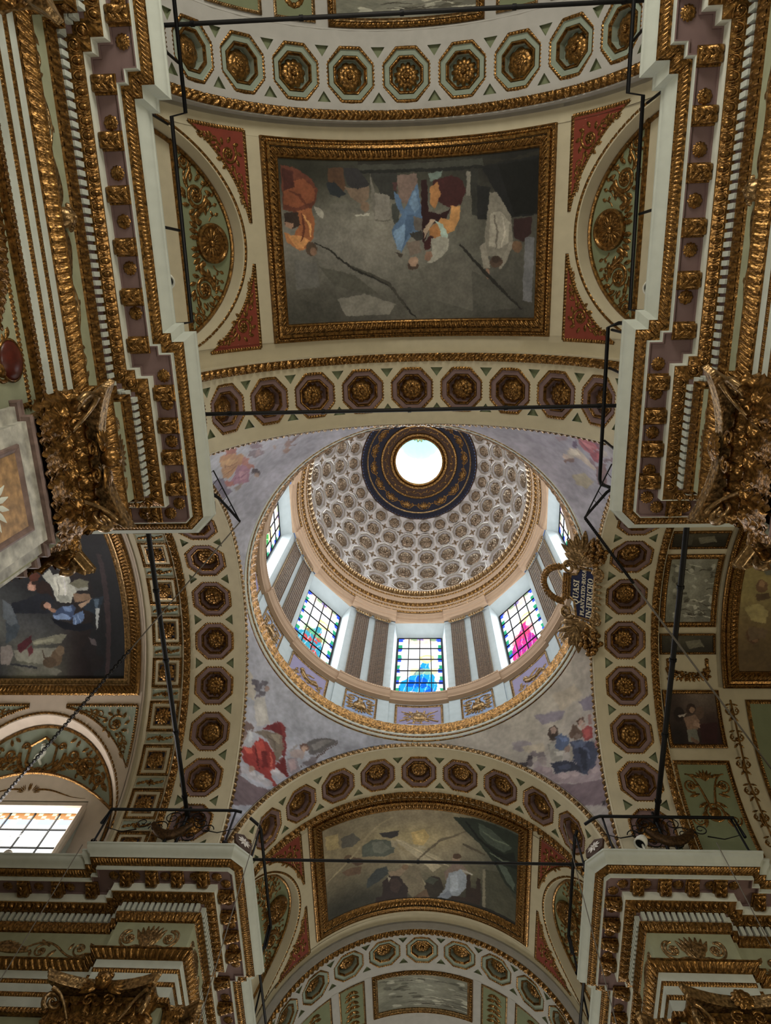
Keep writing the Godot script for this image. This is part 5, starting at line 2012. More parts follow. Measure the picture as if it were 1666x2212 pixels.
func right_transept() -> void:
	# local: angle is positive towards the chancel side, z is world x
	var at := xf(Vector3.ZERO, PI / 2)
	var o := structure("ceiling", "panelled vault of the right transept", at)
	var mb := MB.new()
	var rows := []
	for i in 41:
		var th := lerpf(-PI / 2, PI / 2, i / 40.0)
		rows.append(PackedVector3Array([cyl(VR, th, 5.6), cyl(VR, th, 8.0), cyl(VR, th, 13.6)]))
	mb.loft(rows, 0)
	put(mb.done(), "vault_skin", M.cream, o)
	var f := f_cyl(VR)
	mb = MB.new()
	strip(mb, func(u: float, w: float, h: float) -> Vector3: return cyl(VR - 0.01 - h, u, 5.60 + 0.08 * w), -PI / 2, PI / 2, 0.0, 1.0, 0.13 / VR, "garland", 0.05, 8, 6)
	stuff(put(mb.done(), "garland_molding", M.gold, o))
	var r := func(deg: float) -> float: return deg_to_rad(deg) * VR
	# framed pictures on the band: landscape, grisaille, landscape, angel
	for e in [[-23.4, -16.5, "small landscape painting in a narrow gilt frame beside the transept tie rod's near end", "canvas_landscape", 0.05], [13.8, 20.6, "small landscape painting in a narrow gilt frame above the fruit festoon", "canvas_landscape", 0.05], [-14.1, 11.6, "grey painted relief of figures in a broad gilt frame on the cartouche transept's vault", "canvas_grisaille", 0.12], [32.0, 50.0, "dark painting of a winged angel in a gilt frame on the cartouche transept's vault", "canvas_angel", 0.085]]:
		var w: float = e[4]
		var p := thing("framed_picture", e[2], "painting", at)
		var u0: float = r.call(e[0])
		var u1: float = r.call(e[1])
		put(sheet(f, u0 + w, u1 - w, 5.69 + w, 6.96 - w, 0.02, 8, 2, 2), "canvas", M[e[3]], p)
		put(frame_mesh(f, u0, u1, 5.69, 6.96, [[0.0, 0.0], [0.0, 0.05], [w * 0.25, 0.06], [w * 0.35, 0.04]], 8, 1), "outer_rail", M.gold, p)
		stuff(put(frame_strip(f, u0, u1, 5.69, 6.96, w * 0.3, w * 0.85, 0.03, 0.06, "leaf", 0.03, 6, 3), "leaf_molding", M.gold, p))
		put(frame_mesh(f, u0, u1, 5.69, 6.96, [[w * 0.85, 0.03], [w * 0.9, 0.045], [w, 0.03], [w * 1.02, 0.0]], 8, 1), "inner_rail", M.gold, p)
	# festoon of fruit
	mb = MB.new()
	var rng := RandomNumberGenerator.new()
	rng.seed = 8
	for k in 60:
		var t := k / 59.0
		var v := lerpf(5.86, 6.78, t)
		var sag := 0.16 * sin(PI * t)
		rel_dome(mb, f, Vector2(r.call(25.6) + sag + rng.randf_range(-0.07, 0.07) * (0.5 + sin(PI * t)), v + rng.randf_range(-0.03, 0.03)), rng.randf_range(0.025, 0.045), 0.06, 7)
	for v in [5.88, 6.76]:
		for k in 16:
			rel_dome(mb, f, Vector2(r.call(25.0) + k * 0.018, v + rng.randf_range(-0.05, 0.05)), rng.randf_range(0.025, 0.045), 0.06, 7)
		rel_leaf(mb, f, Vector2(r.call(25.2), v), PI, 0.22, 0.12, 0.05)
		rel_dome(mb, f, Vector2(r.call(22.5), v), 0.05, 0.06, 8)
	for k in 10:
		rel_leaf(mb, f, Vector2(r.call(27.6), 5.95 + 0.08 * k), 0.2 * (k - 5), 0.14, 0.08, 0.03)
	tag(put(mb.done(), "fruit_festoon", M.gold, o), "gilded festoon of fruit between two pendants")
	# green arabesque panels
	for e in [[53.8, 84.0, 5.68, 6.92], [35.0, 84.0, 7.55, 9.6]]:
		var p := panel(o, "arabesque_panel", f, r.call(e[0]), r.call(e[1]), e[2], e[3], 0.09, M.green, M.gold, 8, 2, 0.06)
		mb = MB.new()
		var vm: float = (e[2] + e[3]) * 0.5
		for s in [-1.0, 1.0]:
			var b: float = r.call(e[0] + 8.0)
			rel_curve(mb, f, bez(Vector2(b + 0.7, vm), Vector2(b + 0.3, vm + s * 0.1), Vector2(b - 0.3, vm + s * 0.16), Vector2(b - 0.28, vm + s * 0.42), 16), 0.035, 0.018)
			rel_curve(mb, f, spiral(Vector2(b - 0.02, vm + s * 0.34), 0.16, 0.03, -s * 0.4, s * 1.7, 22), 0.024, 0.014)
			rel_flower(mb, f, Vector2(b - 0.02, vm + s * 0.34), 0.08, 6, 0.04)
			rel_curve(mb, f, spiral(Vector2(b + 0.75, vm + s * 0.36), 0.14, 0.03, s * 2.0, -s * 1.6, 22), 0.024, 0.014)
			for k in 6:
				rel_leaf(mb, f, Vector2(b - 0.2 + 0.18 * k, vm + s * (0.1 + 0.05 * (k % 3))), s * (1.9 - 0.3 * k), 0.24, 0.1, 0.04)
		for k in 5:
			rel_leaf(mb, f, Vector2(r.call(e[0]) + 0.45, vm), PI + (k - 2) * 0.35, 0.26, 0.09, 0.04)
		rel_curve(mb, f, spiral(Vector2(r.call(e[0]) + 1.15, vm), 0.19, 0.185, 0, 1.0, 20), 0.03, 0.03)
		rel_dome(mb, f, Vector2(r.call(e[0]) + 1.15, vm), 0.13, 0.05, 12)
		tag(put(mb.done(), "arabesque_relief", M.gold, p), "gilded scrolls round an oval medallion")
	put(candelabrum(f, r.call(35.0), r.call(84.0), 7.22, 0.17), "candelabrum_relief", M.gold, o)
	framed_painting("ceiling_painting", "golden ceiling painting of cloud-borne cherubs above the cartouche transept", func(u: float, v: float, h: float) -> Vector3: return cyl(VR - 0.06 - h, u / VR, v), r.call(-31.5), r.call(31.5), 7.06, 10.9, 0.40, M.canvas_right, 0, at, 2)

# the next bay beyond a cross arch: framed grisaille between green panels
func far_bay(at: Transform3D, label: String, z0: float, uv: int, called: String) -> void:
	var o := structure("ceiling", label, at)
	var mb := MB.new()
	var rows := []
	for i in 41:
		var th := lerpf(-PI / 2, PI / 2, i / 40.0)
		rows.append(PackedVector3Array([cyl(VR, th, 9.9), cyl(VR, th, 11.30), cyl(VR, th, 18.2)]))
	mb.loft(rows, 0)
	put(mb.done(), "vault_skin", M.pale, o)
	var f := f_cyl(VR)
	var r := func(deg: float) -> float: return deg_to_rad(deg) * VR
	for e in [[-34.6, -23.6], [23.6, 34.6], [-54.0, -38.0], [38.0, 54.0]]:
		var p := panel(o, "leaf_panel", f, r.call(e[0]), r.call(e[1]), z0, z0 + 1.65, 0.06, M.green, M.goldpale, 3, 1, 0.05)
		mb = MB.new()
		var c: float = (r.call(e[0]) + r.call(e[1])) * 0.5
		for k in 7:
			for s in [-1.0, 1.0]:
				rel_leaf(mb, f, Vector2(c, z0 + 0.2 + 0.19 * k), PI / 2 + s * (0.9 + 0.2 * (k % 2)), 0.26, 0.13, 0.05)
			rel_dome(mb, f, Vector2(c + 0.05 * sin(k * 2.1), z0 + 0.24 + 0.19 * k), 0.05, 0.06, 8)
		put(mb.done(), "leaf_relief", M.gold, p)
	framed_painting("relief_painting", called, f, r.call(-20.3), r.call(20.6), z0 - 0.05, z0 + 1.55, 0.16, M.canvas_grisaille, 1, at, uv)

# ---------------------------------------------------------------- ironwork, cables, cartouche and small fittings

func v3(a: Array) -> PackedVector3Array:
	var p := PackedVector3Array()
	for q in a:
		p.append(Vector3(q[0], q[1], q[2]))
	return p

# a scroll of flat iron in the plane spanned by ex and UP
func iron_scroll(mb: MB, c: Vector3, ex: Vector3, r: float, a0: float, turns: float, thick := 0.012) -> void:
	var p := PackedVector3Array()
	for q in spiral(Vector2.ZERO, r, r * 0.18, a0, turns, 22):
		p.append(c + ex * q.x + Vector3.UP * q.y)
	mb.tube(p, thick, thick * 0.8, 5)

func tie_rod(label: String, a: Vector3, b: Vector3, r: float) -> void:
	var o := thing("tie_rod", label, "tie rod")
	var mb := MB.new()
	mb.tube(PackedVector3Array([a, a.lerp(b, 0.5), b]), r, r, 8)
	put(mb.done(), "rod", M.tie, o)
	var d := (b - a).normalized()
	for t in [0.08, 0.3, 0.5, 0.72, 0.93]:
		mb = MB.new()
		var p := a.lerp(b, t)
		mb.tube(PackedVector3Array([p - d * 0.03, p + d * 0.03]), r * 1.35, r * 1.35, 8)
		put(mb.done(), "collar", M.iron, o)
	for e in [[a, 1.0], [b, -1.0]]:
		mb = MB.new()
		var p: Vector3 = e[0]
		var s: float = e[1]
		var ex := d * s
		var side := d.cross(Vector3.UP).normalized()
		mb.tube(PackedVector3Array([p + ex * 0.02 - Vector3.UP * 1.3, p + ex * 0.02 + Vector3.UP * 0.25]), 0.035, 0.035, 6)
		for q in [-1.0, 1.0]:
			iron_scroll(mb, p + ex * 0.05 + side * q * 0.28 - Vector3.UP * 0.1, side * q, 0.2, PI, -1.6)
			iron_scroll(mb, p + ex * 0.05 + side * q * 0.24 - Vector3.UP * 0.62, side * q, 0.16, PI, 1.5)
			iron_scroll(mb, p + ex * 0.05 + side * q * 0.55 - Vector3.UP * 0.42, side * q, 0.15, 0.0, 1.4)
		put(mb.done(), "scroll_anchor", M.iron, o)

# crescent-shaped anchor shoe of rusty iron that stands on the far cornices
func crescent(label: String, c: Vector3, w: float) -> void:
	var o := thing("crescent_anchor", label, "anchor")
	var p := PackedVector3Array()
	for i in 13:
		var t := -1.0 + i / 6.0
		p.append(c + Vector3(t * w, 0.32 * t * t + 0.0, 0.0))
	var mb := MB.new()
	var rows := []
	for i in 13:
		var t := -1.0 + i / 6.0
		var r := 0.11 * (1.0 - 0.65 * t * t) + 0.015
		var row := PackedVector3Array()
		for k in 8:
			var a := TAU * k / 8
			row.append(p[i] + Vector3(-sin(0.6 * t) * cos(a) * r, cos(a) * r, sin(a) * r * 0.6))
		rows.append(row)
	mb.loft(rows, 0, false, true)
	put(mb.done(), "crescent", M.bronze, o)
	mb = MB.new()
	mb.tube(PackedVector3Array([c - Vector3.UP * 0.55, c - Vector3.UP * 0.05]), 0.03, 0.02, 6)
	for s in [-1.0, 1.0]:
		iron_scroll(mb, c + Vector3(s * 0.26, 0.2, 0.02), Vector3(s, 0, 0), 0.2, PI, -1.5)
		iron_scroll(mb, c + Vector3(s * 0.62, 0.32, 0.02), Vector3(s, 0, 0), 0.16, PI, 1.4)
		mb.tube(PackedVector3Array([c + Vector3(s * 0.7, 0.15, 0), c + Vector3(s * 1.0, 0.08, 0), c + Vector3(s * 1.35, 0.2, 0)]), 0.014, 0.008, 5)
	put(mb.done(), "scrollwork", M.iron, o)

func railing(label: String, at: Transform3D, path: Array, posts: Array) -> void:
	var o := thing("railing", label, "railing", at)
	var mb := MB.new()
	mb.tube(v3(path), 0.032, 0.032, 6)
	put(mb.done(), "handrail", M.iron, o)
	for q in posts:
		mb = MB.new()
		mb.tube(v3([[q[0], ENT_TOP, q[1]], [q[0], 13.5, q[1]]]), 0.022, 0.022, 6)
		mb.lathe(PackedVector2Array([Vector2(0.06, 0), Vector2(0.06, 0.02), Vector2(0.03, 0.03)]), 8, xf(Vector3(q[0], ENT_TOP, q[1])))
		put(mb.done(), "post", M.iron, o)

func ironwork() -> void:
	tie_rod("black iron tie rod across the nave arch beside the dome", Vector3(-3.78, 14.0, 4.9), Vector3(3.78, 14.0, 4.9), 0.035)
	tie_rod("black iron tie rod across the nave one bay from the dome", Vector3(-3.78, 14.0, 10.84), Vector3(3.78, 14.0, 10.84), 0.033)
	tie_rod("black iron tie rod across the chancel arch in front of the painting", Vector3(-3.78, 14.0, -4.9), Vector3(3.78, 14.0, -4.9), 0.033)
	tie_rod("thick black tie rod across the arch of the window transept", Vector3(-4.94, 14.0, 3.78), Vector3(-4.94, 14.0, -3.78), 0.048)
	tie_rod("thick black tie rod across the arch of the cartouche transept", Vector3(4.94, 14.0, 3.78), Vector3(4.94, 14.0, -3.78), 0.052)
	crescent("rusty crescent anchor on the cornice of the window transept", Vector3(-5.05, 13.15, -3.5), 0.42)
	crescent("rusty crescent anchor on the cornice of the cartouche transept", Vector3(5.0, 13.15, -3.5), 0.46)
	var names := ["between nave and cartouche transept", "between nave and window transept", "between window transept and chancel", "between cartouche transept and chancel"]
	for k in 4:
		var at := Transform3D(Basis(Vector3.UP, [0.0, -PI / 2, PI, PI / 2][k]), Vector3.ZERO)
		var far := k >= 2
		if far:
			railing("black pipe railing facing the transept on the pier " + names[k], at, [[6.35, 13.1, 3.18], [6.32, 13.5, 3.18], [3.72, 13.5, 3.18], [3.58, 13.5, 3.22]], [[6.3, 3.2], [3.7, 3.2]])
			railing("black pipe railing facing the chancel on the pier " + names[k], at, [[3.42, 13.5, 3.36], [3.26, 13.5, 3.54], [3.22, 13.5, 3.64], [3.22, 13.5, 6.24], [3.24, 13.0, 6.26]], [[3.26, 3.7], [3.26, 6.2]])
		else:
			railing("black pipe railing on the cornice of the pier " + names[k], at, [[3.42, 13.3, 3.62], [3.25, 13.5, 3.64], [3.22, 13.5, 3.74], [3.2, 13.5, 6.24], [3.36, 13.5, 6.3], [3.36, 13.1, 6.32]], [[3.26, 4.4], [3.26, 5.6], [3.26, 6.2]])
	for s in [-1.0, 1.0]:
		var sd := "window" if s < 0 else "cartouche"
		railing("black pipe railing below the nave lunette nearest the %s transept" % sd, Transform3D.IDENTITY, [[s * 3.6, 12.7, 6.50], [s * 3.52, 13.5, 6.50], [s * 3.49, 13.5, 9.50], [s * 3.27, 13.5, 9.54], [s * 3.27, 13.5, 12.4]], [[s * 3.56, 7.9], [s * 3.56, 9.4], [s * 3.3, 10.2], [s * 3.3, 11.6]])
		railing("black pipe railing below the chancel lunette nearest the %s transept" % sd, Transform3D.IDENTITY, [[s * 3.6, 12.7, -6.50], [s * 3.52, 13.3, -6.50], [s * 3.49, 13.3, -9.5]], [[s * 3.56, -7.9], [s * 3.56, -9.3]])
		# net-covered lamp arm on the near pier
		var arm := thing("lamp_chain", "slanting cable and chain from a net-covered iron arm across the %s transept" % sd, "chain")
		var mb := MB.new()
		var tip := Vector3(s * 2.87, 12.9, 3.25)
		mb.tube(PackedVector3Array([Vector3(s * 3.42, 12.68, 3.95), Vector3(s * 3.2, 12.9, 3.68), Vector3(s * 3.02, 12.95, 3.42), tip]), 0.03, 0.02, 6)
		put(mb.done(), "arm", M.iron, arm)
		mb = MB.new()
		for k in 7:
			var t := k / 6.0
			var p := Vector3(s * 3.3, 13.1, 4.1).lerp(tip, t)
			var q := Vector3(s * 3.42, 12.7, 3.95).lerp(tip, t)
			mb.tube(PackedVector3Array([p, (p + q) * 0.5 + Vector3(0, 0.02, 0), q]), 0.006, 0.006, 4)
		mb.tube(PackedVector3Array([Vector3(s * 3.3, 13.1, 4.1), tip]), 0.012, 0.012, 5)
		put(mb.done(), "net", M.iron, arm)
		# cable and chain from the arm's tip down to the far side of the transept
		var end := Vector3(-9.0, 13.4, -3.35) if s < 0 else Vector3(7.6, 14.9, -3.15)
		var ch := arm
		var pts := PackedVector3Array()
		for k in 25:
			var t := k / 24.0
			pts.append(tip.lerp(end, t) - Vector3.UP * 0.25 * sin(PI * t))
		mb = MB.new()
		mb.tube(pts, 0.012 if s < 0 else 0.02, -1.0, 5)
		put(mb.done(), "cable", M.rope, ch)
		mb = MB.new()
		var links := 84
		for k in links:
			var t := lerpf(0.36, 1.0, float(k) / links) if s < 0 else lerpf(0.0, 0.2, float(k) / links)
			var p := tip.lerp(end, t) - Vector3.UP * (0.25 * sin(PI * t) + 0.02)
			var d := (end - tip).normalized()
			var e := d.cross(Vector3.UP if k % 2 else Vector3(0.3, 0.1, 0.9)).normalized()
			var lk := PackedVector3Array()
			for i in 8:
				var a := TAU * i / 8
				lk.append(p + d * cos(a) * (0.055 if s < 0 else 0.02) + e * sin(a) * (0.03 if s < 0 else 0.02))
			mb.tube(lk, 0.009, 0.009, 4, true)
		tag(stuff(put(mb.done(), "chain_links", M.iron, ch)), "dark chain links")
	# plumb ropes
	for e in [["thin rope hanging from the window transept's cornice", Vector3(-6.52, 12.6, -3.26)], ["thin rope hanging from the railing on the chancel corner by the window transept", Vector3(-3.1, 13.2, -3.07)], ["thin rope hanging from the railing on the chancel corner by the cartouche transept", Vector3(2.95, 13.5, -3.4)], ["thin rope hanging from the cartouche transept's cornice", Vector3(5.6, 12.7, -3.1)]]:
		var o := thing("hanging_rope", e[0], "rope")
		var mb := MB.new()
		mb.tube(PackedVector3Array([e[1], e[1] - Vector3(0, 6.0, 0), Vector3(e[1].x, 0.02, e[1].z)]), 0.009, 0.009, 5)
		put(mb.done(), "rope", M.rope, o)
	# lozenge plaques with a silver daisy on the cornice corners
	for k in 4:
		var b := Basis(Vector3.UP, [0.0, -PI / 2, PI, PI / 2][k])
		var out := b * Vector3(-1, 0, -1).normalized()
		var o := thing("flower_plaque", "dark lozenge plaque with a silver daisy on the cornice corner " + names[k], "plaque")
		var c := b * Vector3(3.40, 0, 3.40) + Vector3.UP * 12.86
		var ex := Vector3.UP.cross(out)
		var up := (Vector3.UP * 0.9 - out * 0.3).normalized() if k >= 2 else (Vector3.UP * 0.8 - out * 0.4).normalized()
		var nn := ex.cross(up) * -1.0
		if nn.dot(out) < 0:
			nn = -nn
		var mb := MB.new()
		var outl := [Vector2(0, -0.3), Vector2(0.2, -0.14), Vector2(0.22, 0.12), Vector2(0, 0.3), Vector2(-0.22, 0.12), Vector2(-0.2, -0.14)]
		mb.flat()
		for i in 6:
			var p0: Vector2 = outl[i]
			var p1: Vector2 = outl[(i + 1) % 6]
			var a := c + ex * p0.x + up * p0.y
			var d := c + ex * p1.x + up * p1.y
			mb.quad(a, d, d - nn * 0.05, a - nn * 0.05)
			mb.tri(c + nn * 0.012, a, d)
			mb.tri(c - nn * 0.05, d - nn * 0.05, a - nn * 0.05)
		put(mb.done(), "plate", M.umber, o)
		mb = MB.new()
		var f := func(u: float, v: float, h: float) -> Vector3: return c + ex * u + up * v + nn * (h + 0.014)
		for i in 9:
			rel_leaf(mb, f, Vector2(cos(i * TAU / 9), sin(i * TAU / 9)) * 0.025, i * TAU / 9, 0.13, 0.055, 0.02, 0.3)
		rel_dome(mb, f, Vector2.ZERO, 0.035, 0.03, 8)
		put(mb.done(), "daisy", M.silver, o)
	# small lamps on the ledges
	for e in [["round spotlight on the nave cornice on the window transept's side", Vector3(-3.66, 12.9, 7.15)], ["round spotlight on the nave cornice on the cartouche transept's side", Vector3(3.66, 12.9, 6.85)], ["white loudspeaker on the cartouche transept's cornice", Vector3(4.3, 12.92, -3.3)]]:
		var o := thing("spotlight" if e[0].contains("spotlight") else "loudspeaker", e[0], "lamp" if e[0].contains("spotlight") else "loudspeaker")
		var c: Vector3 = e[1]
		var d := (Vector3(0, 6.0, c.z * 0.7) - c).normalized()
		var ex := d.cross(Vector3.UP).normalized()
		var b := Basis(ex, d, ex.cross(d))
		var mb := MB.new()
		mb.lathe(PackedVector2Array([Vector2(0.0, -0.12), Vector2(0.09, -0.10), Vector2(0.12, 0.0), Vector2(0.12, 0.10), Vector2(0.10, 0.11), Vector2(0.09, 0.07)]), 16, Transform3D(b, c))
		put(mb.done(), "housing", M.plasticwhite, o)
		mb = MB.new()
		mb.lathe(PackedVector2Array([Vector2(0.09, 0.07), Vector2(0.05, 0.06), Vector2(0.03, 0.075), Vector2(0.0, 0.08)]), 16, Transform3D(b, c))
		put(mb.done(), "face", M.iron, o)
		mb = MB.new()
		mb.tube(PackedVector3Array([c, Vector3(c.x, ENT_TOP, c.z)]), 0.02, 0.03, 6)
		put(mb.done(), "stand", M.plasticwhite, o)

func small_things() -> void:
	var o := thing("wall_boss", "dark red round boss on the green spandrel beside the window transept's pier", "boss")
	var mb := MB.new()
	mb.lathe(PackedVector2Array([Vector2(0.22, 0.0), Vector2(0.225, 0.03), Vector2(0.20, 0.05), Vector2(0.14, 0.085), Vector2(0.07, 0.105), Vector2(0.0, 0.11)]), 24, Transform3D(Basis(Vector3(0, 0, 1), Vector3(1, 0, 0), Vector3(0, 1, 0)), Vector3(-4.44, 9.62, 6.3)))
	put(mb.done(), "boss", M.redstone, o)
	mb = MB.new()
	mb.lathe(PackedVector2Array([Vector2(0.24, 0.0), Vector2(0.25, 0.03), Vector2(0.225, 0.035)]), 24, Transform3D(Basis(Vector3(0, 0, 1), Vector3(1, 0, 0), Vector3(0, 1, 0)), Vector3(-4.44, 9.62, 6.3)))
	put(mb.done(), "boss_rim", M.gold, o)
	o = thing("globe_lamp", "grey glass globe on the cornice below the lunette window", "lamp")
	var c := Vector3(-8.23, 12.80, -3.72)
	mb = MB.new()
	var pr := PackedVector2Array()
	for i in 9:
		var t := -PI / 2 + PI * i / 8
		pr.append(Vector2(0.10 * cos(t), 0.10 * sin(t)))
	mb.lathe(pr, 16, xf(c))
	put(mb.done(), "globe", M.silver, o)
	mb = MB.new()
	mb.lathe(PackedVector2Array([Vector2(0.05, -0.18), Vector2(0.045, -0.12), Vector2(0.03, -0.09)]), 10, xf(c))
	put(mb.done(), "globe_socket", M.iron, o)
	o = thing("palm_spray", "dark palm spray standing on the cornice before the lunette window", "palm")
	var root := Vector3(-8.75, ENT_TOP, -3.75)
	for k in 6:
		mb = MB.new()
		var a := -0.9 + 0.36 * k
		var rows := []
		for i in 8:
			var t := i / 7.0
			var p := root + Vector3(sin(a) * 0.75 * t + 0.45 * t * t, 0.72 * sin(t * 1.9) * (0.75 + 0.25 * cos(a)), 0.06 * (k - 2) * t)
			var w := 0.035 * sin(PI * (0.12 + 0.85 * t))
			rows.append(PackedVector3Array([p + Vector3(0, -w, w), p, p + Vector3(0, w, -w)]))
		mb.loft(rows, 0)
		put(mb.done(), "frond", M.palm, o)

func cartouche() -> void:
	# leans forward over the crown of the right transept arch and faces the middle of the crossing
	var c := Vector3(3.84, 16.97, 0.05)
	var up := Vector3(-0.77, 0.64, 0.0).normalized()
	var ex := Vector3(0, 0, 1)
	var nn := Vector3(-0.64, -0.77, 0).normalized()
	var o := thing("cartouche", "gilded cartouche with a navy tablet and Latin words on the crown of a coffered arch", "cartouche")
	var f := func(u: float, v: float, h: float) -> Vector3: return c + ex * u + up * v + nn * h
	# tablet with notched corners
	var outl := PackedVector2Array([Vector2(-0.62, -0.24), Vector2(-0.50, -0.30), Vector2(0.50, -0.30), Vector2(0.62, -0.22), Vector2(0.62, 0.08), Vector2(0.44, 0.16), Vector2(0.40, 0.32), Vector2(-0.16, 0.32), Vector2(-0.24, 0.18), Vector2(-0.62, 0.12)])
	var mb := MB.new()
	mb.flat()
	var idx := Geometry2D.triangulate_polygon(outl)
	for i in range(0, idx.size(), 3):
		mb.tri(f.call(outl[idx[i]].x, outl[idx[i]].y, 0.0), f.call(outl[idx[i + 1]].x, outl[idx[i + 1]].y, 0.0), f.call(outl[idx[i + 2]].x, outl[idx[i + 2]].y, 0.0))
		mb.tri(f.call(outl[idx[i]].x, outl[idx[i]].y, -0.06), f.call(outl[idx[i + 2]].x, outl[idx[i + 2]].y, -0.06), f.call(outl[idx[i + 1]].x, outl[idx[i + 1]].y, -0.06))
	for i in outl.size():
		var a := outl[i]
		var b := outl[(i + 1) % outl.size()]
		mb.quad(f.call(a.x, a.y, 0.0), f.call(b.x, b.y, 0.0), f.call(b.x, b.y, -0.06), f.call(a.x, a.y, -0.06))
	put(mb.done(), "tablet", M.tablet, o)
	mb = MB.new()
	for i in outl.size():
		rel_curve(mb, f, PackedVector2Array([outl[i], outl[i].lerp(outl[(i + 1) % outl.size()], 0.5), outl[(i + 1) % outl.size()]]), 0.035, 0.035)
	put(mb.done(), "tablet_rim", M.goldpale, o)
	var font := SystemFont.new()
	font.font_names = PackedStringArray(["Droid Serif"])
	font.font_weight = 700
	for e in [["QUASI", 0.14, 0.0, 0.19], ["PLANTATIO·ROSA", -0.04, 0.03, 0.125], ["IN·JERICHO", -0.205, -0.06, 0.17]]:
		var tm := TextMesh.new()
		tm.text = e[0]
		tm.font = font
		tm.font_size = 32
		tm.pixel_size = e[3] / 32.0
		tm.depth = 0.01
		var t := Transform3D(Basis(ex, up, nn), f.call(e[2], e[1], 0.012))
		put(tm, "lettering", M.lettering, o, t)
	# scrolls, leaves and clusters of fruit at both ends
	mb = MB.new()
	for s in [-1.0, 1.0]:
		for k in 9:
			var a := (0.0 if s > 0 else PI) + (k - 4) * 0.30
			rel_leaf(mb, f, Vector2(s * 0.70, 0.0), a, 0.84 - 0.08 * absf(k - 4), 0.24, 0.10, 1.2)
		for k in 5:
			rel_leaf(mb, func(u: float, v: float, h: float) -> Vector3: return f.call(u, v, h + 0.06), Vector2(s * 0.82, 0.06), (0.3 if s > 0 else PI - 0.3) + (k - 2) * 0.36, 0.58, 0.18, 0.10, 1.5)
		rel_curve(mb, f, spiral(Vector2(s * 0.56, 0.36), 0.18, 0.04, -1.57, s * 1.5, 22), 0.06, 0.03)
		rel_curve(mb, f, spiral(Vector2(s * 0.56, -0.38), 0.14, 0.04, 1.57, -s * 1.5, 22), 0.05, 0.03)
		rel_curve(mb, f, bez(Vector2(s * 0.6, -0.3), Vector2(s * 1.0, -0.42), Vector2(s * 1.2, -0.2), Vector2(s * 1.5, -0.32), 14), 0.05, 0.03)
	for k in 9:
		rel_leaf(mb, f, Vector2(-0.5 + 0.125 * k, -0.30), -PI / 2 + (k - 4) * 0.12, 0.2, 0.12, 0.06)
	put(mb.done(), "leaf_frame", M.goldpale, o)
	var rng := RandomNumberGenerator.new()
	rng.seed = 5
	for s in [-1.0, 1.0]:
		mb = MB.new()
		for k in 42:
			var a := rng.randf() * TAU
			var r := sqrt(rng.randf()) * 0.26
			var rad := rng.randf_range(0.035, 0.07)
			var at: Vector3 = f.call(s * 1.08 + cos(a) * r * 1.3, -0.32 + sin(a) * r, 0.04 + rng.randf() * 0.12)
			mb.lathe(PackedVector2Array([Vector2(0, -rad), Vector2(rad * 0.75, -rad * 0.65), Vector2(rad, 0), Vector2(rad * 0.75, rad * 0.65), Vector2(0, rad)]), 8, xf(at))
		stuff(put(mb.done(), "fruit_cluster", M.gold, o))
	# crown-like wreath on top
	mb = MB.new()
	for q in [0.34, 0.40, 0.45]:
		mb.tube(PackedVector3Array([f.call(-0.22, q, 0.02), f.call(0.1, q, 0.05), f.call(0.42, q, 0.02)]), 0.035, 0.035, 6)
	put(mb.done(), "wreath_base", M.gold, o)
	mb = MB.new()
	var w := 46
	for k in w:
		var a := PI * 1.06 * k / (w - 1) - 0.1
		var cc := Vector2(0.1, 0.52) + Vector2(cos(a) * 0.42, sin(a) * 0.48)
		var f2 := func(u: float, v: float, h: float) -> Vector3: return f.call(u, v, h)
		rel_leaf(mb, f2, cc, a + PI / 2 + (0.8 if k % 2 else -0.8), 0.13, 0.08, 0.06, 0.4)
		var rad := 0.045
		mb.lathe(PackedVector2Array([Vector2(0, -rad), Vector2(rad, 0), Vector2(0, rad)]), 7, xf(f.call(cc.x, cc.y, 0.0)))
	var wp := PackedVector3Array()
	for k in 20:
		var a := PI * 1.06 * k / 19.0 - 0.1
		wp.append(f.call(0.1 + cos(a) * 0.42, 0.52 + sin(a) * 0.48, 0.0))
	mb.tube(wp, 0.05, 0.05, 7)
	put(mb.done(), "laurel_wreath", M.gold, o)

